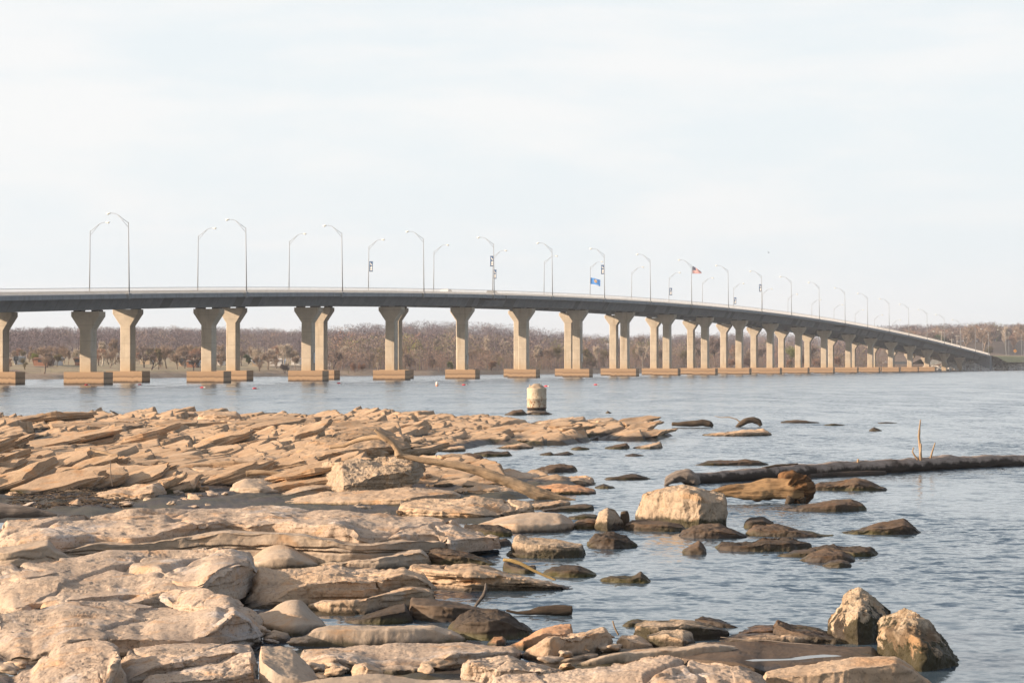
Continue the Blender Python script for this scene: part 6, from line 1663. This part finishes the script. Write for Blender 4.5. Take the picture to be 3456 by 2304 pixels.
# ------------------------------------------------------------------ driftwood
def wood_mat(name, lo, hi, grain=1.0, wetline=None, wet=(0.06, 0.045, 0.035)):
    m, t, bs = material(name)
    at_ = t.new('ShaderNodeAttribute', attribute_name='grain')
    n = t.noise(t.mapping(at_.outputs['Vector'], (1.2, 14, 14)), 2.0, 6, 0.65, 0.3)
    n2 = t.noise(t.pos, 2.2, 5, 0.6)
    c = t.ramp(t.math('ADD', t.math('MULTIPLY', n, .6), t.math('MULTIPLY', n2, .4)), [(0.35, lo), (0.62, hi)])
    c = t.mix(t.rng(n, 0.30, 0.42, 0.8, 0), c, tuple(a * .30 for a in lo))
    c = t.mix(t.rng(t.noise(t.pos, 1.3, 6, .7, .6), 0.52, 0.62, 0, 0.55), c, tuple(a * .55 for a in lo))
    if wetline is not None:
        sp = t.new('ShaderNodeSeparateXYZ'); t.l.new(t.pos, sp.inputs[0])
        c = t.mix(t.rng(t.math('ADD', sp.outputs[2], t.math('MULTIPLY', t.math('SUBTRACT', n2, .4), .5)), wetline, wetline + .10, 1, 0), c, wet)
    t.put(bs.inputs['Base Color'], c)
    t.put(bs.inputs['Normal'], t.bump(n, 0.8, 0.03 * grain))
    bs.inputs['Roughness'].default_value = 0.85
    return m
M['drift'] = wood_mat('driftwood', (0.30, 0.20, 0.12), (0.50, 0.36, 0.23))
M['grey'] = wood_mat('grey_driftwood', (0.14, 0.115, 0.10), (0.28, 0.235, 0.20))
M['logm'] = wood_mat('bleached_log', (0.17, 0.128, 0.10), (0.42, 0.335, 0.28), wetline=.21)
M['bark'] = wood_mat('dark_bark', (0.05, 0.038, 0.03), (0.12, 0.09, 0.07), 2.0)
M['orange'] = wood_mat('orange_wood', (0.20, 0.115, 0.055), (0.42, 0.27, 0.14), 1.5, wetline=.06)
M['burl'] = wood_mat('burl_wood', (0.06, 0.030, 0.014), (0.27, 0.14, 0.06), 3.0)
M['darkwood'] = wood_mat('dark_wet_wood', (0.05, 0.036, 0.026), (0.13, 0.095, 0.065), 1.5)
M['yellow'] = wood_mat('yellow_stick', (0.32, 0.21, 0.08), (0.50, 0.35, 0.15))

def limb(name, mat, pts, n=20, seg=70, knob=.10, fine=.04, seed=0, parent=None, flat=1.0):
    """pts: (x, y, z, radius) world; bent tapered limb with knots"""
    P = np.array(pts, float)
    k = np.arange(len(P)); L = np.concatenate([[0], np.cumsum(np.linalg.norm(np.diff(P[:, :3], axis=0), axis=1))])
    s = np.linspace(0, L[-1], seg)
    # smooth interpolation
    C = np.stack([np.interp(s, L, P[:, j]) for j in range(4)], 1)
    for _ in range(max(1, seg // 16)):
        C[1:-1, :3] = C[1:-1, :3] * .5 + (C[:-2, :3] + C[2:, :3]) * .25
    T_ = np.gradient(C[:, :3], axis=0); T_ /= np.linalg.norm(T_, axis=1, keepdims=True)
    ref = np.array((.05, .1, 1.0)) if abs(T_[seg // 2, 2]) < .8 else np.array((1.0, .1, 0))
    a = np.cross(T_, ref); a /= np.linalg.norm(a, axis=1, keepdims=True)
    b = np.cross(a, T_)
    th = np.arange(n) * 2 * np.pi / n
    ring = np.cos(th)[None, :, None] * a[:, None] + flat * np.sin(th)[None, :, None] * b[:, None]
    rad = C[:, 3]
    q = np.stack([s[:, None] / rad.mean() * .35 + 0 * th[None], np.cos(th)[None] * 1.2 + 0 * s[:, None], np.sin(th)[None] * 1.2 + 0 * s[:, None]], -1)
    d = 1 + knob * fbm(q, 3, seed) * 1.6 + fine * fbm(q * (1.2, 5, 5), 3, seed + 4)
    V = C[:, None, :3] + ring * (rad[:, None] * d)[..., None]
    Vf = V.reshape(-1, 3)
    i = np.arange(n); j = (i + 1) % n
    Q = np.concatenate([np.stack([m_ * n + i, m_ * n + j, (m_ + 1) * n + j, (m_ + 1) * n + i], 1) for m_ in range(seg - 1)])
    e = (seg - 1) * n; c0 = len(Vf)
    Vf = np.concatenate([Vf, [C[0, :3] - T_[0] * rad[0] * .15], [C[-1, :3] + T_[-1] * rad[-1] * .15]])
    tr = np.concatenate([np.stack([j, i, np.full(n, c0)], 1), np.stack([e + i, e + j, np.full(n, c0 + 1)], 1)])
    org = np.zeros(3) if parent is not None else np.array([C[:, 0].mean(), C[:, 1].mean(), C[:, 2].min()])
    me = mesh(name, Vf - org, [Q, tr], M[mat], True)
    g = np.concatenate([np.stack([s[:, None] + 0 * th[None], np.cos(th)[None] * .5 + 0 * s[:, None], np.sin(th)[None] * .5 + 0 * s[:, None]], -1).reshape(-1, 3), [[0, 0, 0], [L[-1], 0, 0]]])
    at_ = me.attributes.new('grain', 'FLOAT_VECTOR', 'POINT'); at_.data.foreach_set('vector', g.astype(np.float32).ravel())
    o = obj(name, me, parent)
    o.location = org
    return o
def pxl(reg, pts, Y0, Y1=None):
    """image track (x, y, radius) -> world limb, distance running from Y0 to Y1"""
    out = []
    n = len(pts)
    for k, (x, y, r) in enumerate(pts):
        Y = Y0 + ((Y1 if Y1 is not None else Y0) - Y0) * k / max(1, n - 1)
        s = REG[reg](x, y); p = pd(*s, Y)
        out.append((*p, r * ZS * Y / F))
    return out
def ywater(reg, x, y, z=0): return pt(*REG[reg](x, y), z)[1]

# long log floating at the right
root = empty('log', (0, 0, 0))
Ya, Yb = ywater('C', 60, 470), ywater('C', 1893, 378)
o = limb('trunk', 'logm', pxl('C', [(20, 436, 36), (90, 438, 33), (260, 424, 33), (430, 410, 34), (580, 398, 37), (730, 390, 40), (900, 384, 40), (1050, 376, 40), (1200, 366, 42), (1330, 356, 40), (1450, 347, 41), (1600, 346, 38), (1750, 344, 38), (1893, 340, 36), (2200, 330, 34), (2500, 322, 30)], Ya, Yb * 1.06), 36, 280, .15, .10, 3, root)
limb('bark', 'bark', pxl('C', [(700, 424, 14), (760, 422, 19), (900, 416, 20), (1050, 408, 19), (1120, 404, 12)], Ya + (Yb - Ya) * .40 - .06, Ya + (Yb - Ya) * .60 - .06), 22, 80, .10, .16, 5, root)
limb('bark', 'bark', pxl('C', [(440, 376, 5), (520, 362, 7), (640, 352, 4)], Ya + (Yb - Ya) * .3), 8, 30, .2, .1, 6, root)
Yl = Ya + (Yb - Ya) * .72
limb('branch', 'drift', pxl('C', [(1320, 335, 9), (1318, 280, 7), (1310, 200, 7), (1314, 150, 5), (1319, 108, 3)], Yl), 10, 40, .15, .08, 7, root)
limb('branch', 'drift', pxl('C', [(1318, 300, 6), (1322, 260, 5), (1320, 240, 4)], Yl - .1), 8, 14, .15, .08, 8, root)
limb('branch', 'drift', pxl('C', [(1304, 330, 6), (1285, 305, 5), (1274, 285, 4), (1281, 262, 3)], Yl), 8, 24, .1, .08, 9, root)
limb('branch', 'drift', pxl('C', [(1374, 322, 6), (1386, 280, 5), (1400, 236, 3)], Yl + .2), 8, 24, .1, .08, 10, root)
limb('branch', 'drift', pxl('C', [(972, 350, 7), (972, 336, 7), (974, 326, 5)], Yl - 1.2), 8, 12, .2, .08, 11, root)
tag(root, 'long bleached log lying in the water from centre right to the right edge', 'log')
root = empty('root_stump', (0, 0, 0))
Ys = ywater('B', 1930, 470)
limb('stump', 'grey', pxl('B', [(1885, 470, 8), (1900, 440, 24), (1950, 420, 34), (2000, 415, 34), (2050, 440, 28), (2070, 462, 14)], Ys), 22, 60, .30, .20, 21, root)
limb('root', 'grey', pxl('B', [(1930, 440, 14), (1890, 462, 9), (1876, 475, 4)], Ys - .15), 8, 24, .2, .1, 22, root)
tag(root, 'knotted grey root stump at the left end of the long log', 'stump')
root = empty('orange_stump', (0, 0, 0))
Ys = ywater('C', 440, 572)
limb('trunk', 'orange', pxl('C', [(120, 522, 14), (200, 514, 24), (300, 508, 40), (420, 500, 52), (520, 492, 56), (600, 490, 62), (660, 492, 60)], Ys, Ys + .2), 36, 140, .32, .12, 31, root)
limb('burl', 'burl', pxl('C', [(585, 500, 40), (610, 482, 66), (650, 480, 72), (690, 472, 52), (715, 462, 22)], Ys + .05, Ys + .3), 60, 120, .7, .8, 33, root)
limb('root', 'darkwood', pxl('C', [(600, 540, 26), (582, 566, 18), (570, 582, 8)], Ys - .1), 12, 30, .25, .1, 34, root)
limb('root', 'darkwood', pxl('C', [(660, 540, 26), (668, 562, 16), (676, 576, 8)], Ys), 12, 30, .25, .1, 35, root)
tag(root, 'orange brown broken stump with a dark burl right of the big white boulder', 'stump')
root = empty('driftwood_tree', (0, 0, 0))
Yt, Yw = 57.6, ywater('B', 1350, 550) - .2
limb('trunk', 'drift', pxl('B', [(395, 302, 18), (440, 312, 14), (540, 334, 17), (620, 345, 18), (700, 356, 19), (800, 380, 23), (900, 410, 28), (1000, 446, 31), (1090, 485, 34), (1180, 520, 35), (1260, 538, 25), (1330, 548, 14), (1385, 553, 5)], Yt, Yw), 28, 180, .16, .09, 41, root)
limb('branch', 'drift', pxl('B', [(405, 305, 22), (396, 275, 18), (370, 240, 15), (340, 215, 15), (305, 192, 13), (272, 164, 10)], Yt), 16, 60, .12, .05, 42, root)
limb('branch', 'drift', pxl('B', [(345, 222, 16), (310, 206, 15), (260, 205, 14), (200, 214, 13), (150, 230, 12), (100, 252, 11), (20, 262, 9)], Yt, Yt + .6), 14, 60, .12, .05, 43, root)
tag(root, 'forked bleached driftwood trunk slanting over the limestone boulder to the water', 'driftwood')
o = limb('driftwood_pole', 'drift', pxl('A', [(1365, 406, 15), (1420, 400, 15), (1500, 402, 14), (1580, 412, 13), (1660, 418, 13), (1740, 412, 13), (1800, 408, 13)], 60.4), 16, 70, .14, .05, 51)
tag(o, 'thin bleached pole lying left of the limestone boulder', 'driftwood')
o = limb('driftwood_log', 'grey', pxl('A', [(-120, 612, 46), (0, 614, 42), (100, 616, 36), (200, 622, 26), (270, 630, 14), (315, 636, 5)], 43.6), 24, 70, .10, .08, 52)
tag(o, 'weathered grey log at the left edge beside the mud', 'log')
root = empty('broken_beam', (0, 0, 0))
limb('beam', 'drift', pxl('A', [(428, 282, 20), (500, 286, 20), (580, 300, 19), (650, 322, 17), (695, 338, 10)], 70, 69), 8, 50, .12, .14, 53, root)
limb('painted_shade_side', 'darkwood', pxl('A', [(470, 300, 14), (560, 308, 16), (650, 332, 12), (700, 344, 6)], 69.7, 68.7), 8, 40, .12, .2, 54, root)  # dark limb added to paint the beam's shaded side
tag(root, 'dark broken beam of driftwood in the left plate field', 'driftwood')
o = limb('stick', 'yellow', pxl('B', [(985, 884, 9), (1030, 888, 10), (1080, 905, 10), (1150, 942, 8), (1220, 975, 7), (1275, 996, 4)], 36.4, ywater('B', 1275, 996)), 12, 50, .12, .05, 55)
tag(o, 'slanting yellow brown stick dipping into the water at the centre', 'stick')
o = limb('stick', 'grey', pxl('B', [(825, 1145, 8), (850, 1112, 10), (875, 1078, 11), (886, 1045, 9), (886, 1012, 4)], ywater('B', 825, 1145)), 12, 40, .12, .05, 56)
tag(o, 'short curved grey stick standing up from the lower centre water', 'stick')
o = limb('wood_block', 'darkwood', pxl('B', [(1662, 700, 22), (1660, 660, 24), (1658, 630, 22), (1656, 615, 16)], ywater('B', 1670, 705)), 8, 30, .15, .1, 57)
tag(o, 'dark upright piece of wood between the two white boulders', 'driftwood')
o = limb('wet_log', 'darkwood', pxl('B', [(1000, 1165, 6), (1060, 1178, 8), (1130, 1176, 14), (1180, 1166, 24), (1240, 1162, 29), (1320, 1162, 30), (1365, 1164, 27)], ywater('B', 1250, 1196) + .1), 18, 70, .10, .04, 58)
tag(o, 'dark bottle-shaped wet log at the lower centre', 'log')
Yq = ywater('C', 80, 150)
o = limb('driftwood_log', 'darkwood', pxl('C', [(-60, 134, 10), (0, 132, 14), (60, 128, 18), (110, 124, 19), (150, 132, 18), (168, 144, 8)], Yq), 14, 50, .15, .1, 61)
tag(o, 'short dark log in the far water right of the tan reef', 'log')
root = empty('curved_stump', (0, 0, 0)); Yq = ywater('C', 400, 148)
limb('trunk', 'darkwood', pxl('C', [(296, 150, 6), (320, 132, 14), (350, 114, 18), (390, 108, 18), (420, 120, 16), (434, 142, 10)], Yq), 14, 50, .18, .1, 62, root)
limb('branch', 'drift', pxl('C', [(318, 122, 4), (300, 106, 3), (260, 94, 3), (210, 96, 2), (180, 88, 1.5)], Yq), 6, 40, .1, .05, 63, root)
tag(root, 'arched dark stump with a thin pale branch in the far water', 'stump')
for pts, Yv, lab, mt in (([(612, 330, 2.5), (614, 400, 2.5), (624, 478, 3)], 58, 'thin bare twig standing in the left plate field', 'grey'),):
    o = limb('twig', mt, pxl('A', pts, Yv), 6, 24, .1, .05, 64); tag(o, lab, 'twig')
for pts, Yv, lab in (([(1590, 1222, 4), (1602, 1262, 5), (1622, 1300, 6)], 27.6, 'short twig poking up left of the white angular block'), ([(1440, 1378, 3), (1462, 1388, 3)], 26.0, 'stub of stick under the tilted angular block')):
    o = limb('twig', 'drift', pxl('B', pts, Yv), 6, 20, .1, .05, 65); tag(o, lab, 'twig')
o = limb('twig', 'grey', pxl('C', [(210, 1312, 2.5), (330, 1326, 3), (470, 1330, 3), (600, 1345, 3), (720, 1352, 2)], 27.2, 26.3), 6, 50, .2, .05, 66)
tag(o, 'long thin twig lying across the pale flat slab at the lower right', 'twig')
o = limb('twig', 'grey', pxl('C', [(468, 1330, 2), (462, 1312, 2), (456, 1298, 1.5)], 26.8), 6, 14, .2, .05, 67); tag(o, 'tiny upright twig on the pale flat slab', 'twig')

# driftwood scraps on the mud
def scraps():
    r = random.Random(9); mb = MB()
    for _ in range(700):
        x, y = REG['A'](r.uniform(60, 700), r.uniform(512, 600)); p = Vector(pt(x, y, .07)); p.z = max(.03, shelf_z(p.x, p.y)) + .03
        a = r.uniform(0, 6.3); L = r.uniform(.06, .28); e = p + Vector((math.cos(a) * L, math.sin(a) * L, r.uniform(-.02, .06)))
        mb.tube([tuple(p), tuple(e)], [r.uniform(.006, .018), .004], 4)
    return mb.me('plant_litter', M['darkwood'])
tag(obj('plant_litter', scraps()), 'brown twigs and plant litter on the dark mud', 'litter', kind='stuff')

# shallow water standing on the damp slab
px_ = [(345, 1440), (400, 1434), (560, 1432), (690, 1415), (780, 1408), (850, 1411), (885, 1417), (830, 1421), (740, 1426), (640, 1438), (480, 1443), (390, 1446)]
pv_ = [pt(*Cc(x, y), .155) for x, y in px_]
pc = np.array(pv_); cen = pc.mean(0)
po = mesh('puddle', np.concatenate([pc - cen, [[0, 0, 0]]]), np.array([(k, (k + 1) % 12, 12) for k in range(12)]), None)
pm_, t, bs = material('still_water'); bs.inputs['Base Color'].default_value = (.05, .045, .04, 1); bs.inputs['Roughness'].default_value = .03; bs.inputs['IOR'].default_value = 1.33; bs.inputs['Specular IOR Level'].default_value = .5
po.materials.append(pm_); o = obj('puddle', po); o.location = cen; tag(o, kind='structure')

# ------------------------------------------------------------------ rusty round pillar
def rust_mat():
    m, t, bs = material('rusty_painted_steel')
    sp = t.new('ShaderNodeSeparateXYZ'); t.l.new(t.pos, sp.inputs[0])
    n = t.noise(t.mapping(t.pos, (1, 1, .55)), 11, 6, .7, .6); n2 = t.noise(t.pos, 2.0, 4, .6)
    h = t.math('DIVIDE', sp.outputs[2], 1.5)
    thr = t.math('ADD', n, t.math('MULTIPLY', t.math('SUBTRACT', 0.55, h), 0.10))
    c = t.mix(t.rng(thr, .53, .60), t.ramp(n2, [(.3, (.44, .36, .26)), (.7, (.54, .45, .33))]), t.ramp(n2, [(.3, (.14, .055, .025)), (.7, (.30, .13, .05))]))
    c = t.mix(t.rng(t.math('ADD', sp.outputs[2], t.math('MULTIPLY', n, .18)), .20, .34, 1, 0), c, (.045, .032, .025))
    t.put(bs.inputs['Base Color'], c); t.put(bs.inputs['Normal'], t.bump(thr, .6, .03))
    return m
M['rusty'] = rust_mat()
P = pt(1811.5, 1383.6, 0)
root = empty('round_pillar', P)
def lathe(prof, n=48):
    mb = MB(); th = np.arange(n) * 2 * np.pi / n
    s = [[(r * math.cos(a), r * math.sin(a), z) for a in th] for r, z in prof]
    return mb.sweep(s)
mb = lathe([(.62, -.6), (.62, .12), (.65, .13), (.66, .18), (.65, .22), (.645, .70), (.668, .72), (.672, .76), (.668, .80), (.645, .82), (.645, 1.30), (.652, 1.32), (.652, 1.44), (.642, 1.47), (.60, 1.47)])
mb.build('drum', M['rusty'], root, True)
mb = lathe([(.64, 1.455), (.56, 1.50), (.47, 1.57), (.34, 1.66), (.22, 1.73), (.12, 1.76), (.01, 1.77)])
o = mb.build('rubble_cap', M['lime'], root, True)
co = np.array([v.co[:] for v in o.data.vertices]); co[:, 2] += .05 * fbm(co * 4, 3, 5); co[:, 0] -= .10 * (co[:, 2] > 1.6) * 0
o.data.vertices.foreach_set('co', co.astype(np.float32).ravel())
mb = MB(); mb.tube([(.28, -.2, 1.5), (.30, -.2, 1.90)], .022, 8); mb.build('pipe', M['galv'], root)
mb = MB(); mb.tube([(-.50, -.1, 1.44), (-.46, -.1, 1.72)], [.05, .025], 8); mb.build('bolt', M['rusty'], root)
tag(root, 'rusty round steel pillar capped with pale rubble standing in the lake', 'pillar')

# ------------------------------------------------------------------ shore bird: one body with painted plumage
def plover():
    bm = bpy.data.meshes.new('bird')
    verts = [(0, 0, .13), (.055, 0, .15), (.10, 0, .185), (.118, 0, .225), (.15, 0, .222), (.19, 0, .216), (-.06, 0, .125), (-.13, 0, .10), (-.19, 0, .085), (.0, .022, .08), (.008, .022, .0), (.0, -.022, .08), (.008, -.022, .0), (.03, .022, .0), (.03, -.022, .0)]
    edges = [(0, 1), (1, 2), (2, 3), (3, 4), (4, 5), (0, 6), (6, 7), (7, 8), (0, 9), (9, 10), (0, 11), (11, 12), (10, 13), (12, 14)]
    rad = [.052, .047, .026, .028, .011, .004, .042, .022, .010, .010, .005, .010, .005, .004, .004]
    bm.from_pydata(verts, edges, [])
    o = bpy.data.objects.new('bird', bm); COL.objects.link(o)
    sk = o.modifiers.new('skin', 'SKIN'); ss = o.modifiers.new('sub', 'SUBSURF'); ss.levels = ss.render_levels = 2
    for v, r in zip(bm.skin_vertices[0].data, rad): v.radius = (r, r)
    bm.skin_vertices[0].data[0].use_root = True
    dg = bpy.context.evaluated_depsgraph_get()
    me = bpy.data.meshes.new_from_object(o.evaluated_get(dg))
    bpy.data.objects.remove(o)
    me.materials.clear()
    m, t, bs = material('plover_plumage')
    tc_ = t.new('ShaderNodeTexCoord'); sp = t.new('ShaderNodeSeparateXYZ'); t.l.new(tc_.outputs['Object'], sp.inputs[0])
    x, z = sp.outputs[0], sp.outputs[2]
    c = t.mix(t.rng(t.math('ADD', z, t.math('MULTIPLY', x, -.55)), .105, .118), (.75, .70, .62), (.10, .075, .055))
    neck = t.math('MULTIPLY', t.math('GREATER_THAN', x, .06), t.math('MULTIPLY', t.math('GREATER_THAN', z, .158), t.math('LESS_THAN', z, .178)))
    c = t.mix(neck, c, (.02, .018, .016))
    c = t.mix(t.math('MULTIPLY', t.math('GREATER_THAN', x, .06), t.math('GREATER_THAN', z, .215)), c, (.09, .07, .05))
    t.put(bs.inputs['Base Color'], c)
    me.materials.append(m)
    for p in me.polygons: p.use_smooth = True
    return me
Yp = 118
o = obj('bird', plover()); o.location = pd(382, 1401.5, Yp); o.scale = (1.05,) * 3; o.rotation_euler = (0, 0, R(205))
tag(o, 'small brown and white shore bird standing on the far edge of the shelf', 'bird')

c_ = scene.cycles
c_.use_denoising = True
c_.max_bounces = 6; c_.diffuse_bounces = 3; c_.glossy_bounces = 3; c_.transmission_bounces = 3; c_.volume_bounces = 0; c_.transparent_max_bounces = 8
c_.caustics_reflective = True; c_.caustics_refractive = False
c_.sample_clamp_indirect = 6

# ------------------------------------------------------------------ loose stones filling the gaps between the near slabs
r_ = random.Random(77)
SM = []
for k in range(6):
    mb = MB(); mb.ellipsoid((0, 0, 0), (1, .8, .55), 28, 18)
    me = mb.me('stone', M[('sand', 'smooth', 'sandpit')[k % 3]], True)
    co = np.array([v.co[:] for v in me.vertices])
    f1, f2, idv = worley(co * 1.15 + k * 7, 5 + k)
    co = co * (1 + .95 * (.45 - f1) + .10 * fbm(co * 3, 3, k))[:, None]
    me.vertices.foreach_set('co', co.astype(np.float32).ravel()); me.update()
    SM.append(me)
SPOT = [('A', 1420, 1290, .16), ('A', 1660, 1345, .13), ('A', 1690, 1500, .12), ('A', 1780, 1480, .17), ('A', 1850, 1520, .12), ('A', 1240, 1590, .15), ('A', 1500, 1345, .10), ('A', 700, 585, .16), ('A', 1080, 560, .20), ('A', 1180, 530, .22), ('A', 980, 520, .15),
        ('A', 1130, 505, .18), ('B', 180, 1480, .10), ('B', 60, 1490, .12), ('B', -60, 1500, .12), ('B', 640, 1470, .12), ('B', 560, 1500, .10), ('B', 1240, 1450, .11), ('B', 1330, 1420, .10), ('B', 1590, 1385, .12), ('B', 1530, 1375, .09), ('B', 1330, 1490, .10),
        ('B', 1880, 1330, .13), ('B', 1560, 1310, .08), ('B', 1450, 1320, .09), ('A', 420, 1440, .1), ('A', 30, 1500, .14), ('A', 90, 1475, .10), ('A', 1380, 1580, .13), ('B', 200, 610, .2), ('B', 330, 640, .12), ('B', 420, 632, .14), ('B', 160, 600, .14)]
SPOT += [('A', r_.uniform(60, 1260), r_.uniform(522, 600), r_.uniform(.05, .14)) for _ in range(34)]
for rg, x, y, s in SPOT:
    p = pt(*REG[rg](x, y), .07)
    o = obj('stone', r_.choice(SM)); o.location = (p[0], p[1], .07 + s * .2); o.scale = (s * r_.uniform(.9, 1.6), s, s * r_.uniform(.4, .75)); o.rotation_euler = (r_.uniform(-.3, .3), r_.uniform(-.3, .3), r_.uniform(0, 6.3))
    sx, sy_ = REG[rg](x, y)
    tag(o, 'small loose stone ' + ('beside the mud pool' if sy_ < 1800 else ('in the gaps of the bottom left slabs' if sx < 1180 else 'among the broken blocks at the bottom centre')), 'stone', 'loose stones between the slabs')
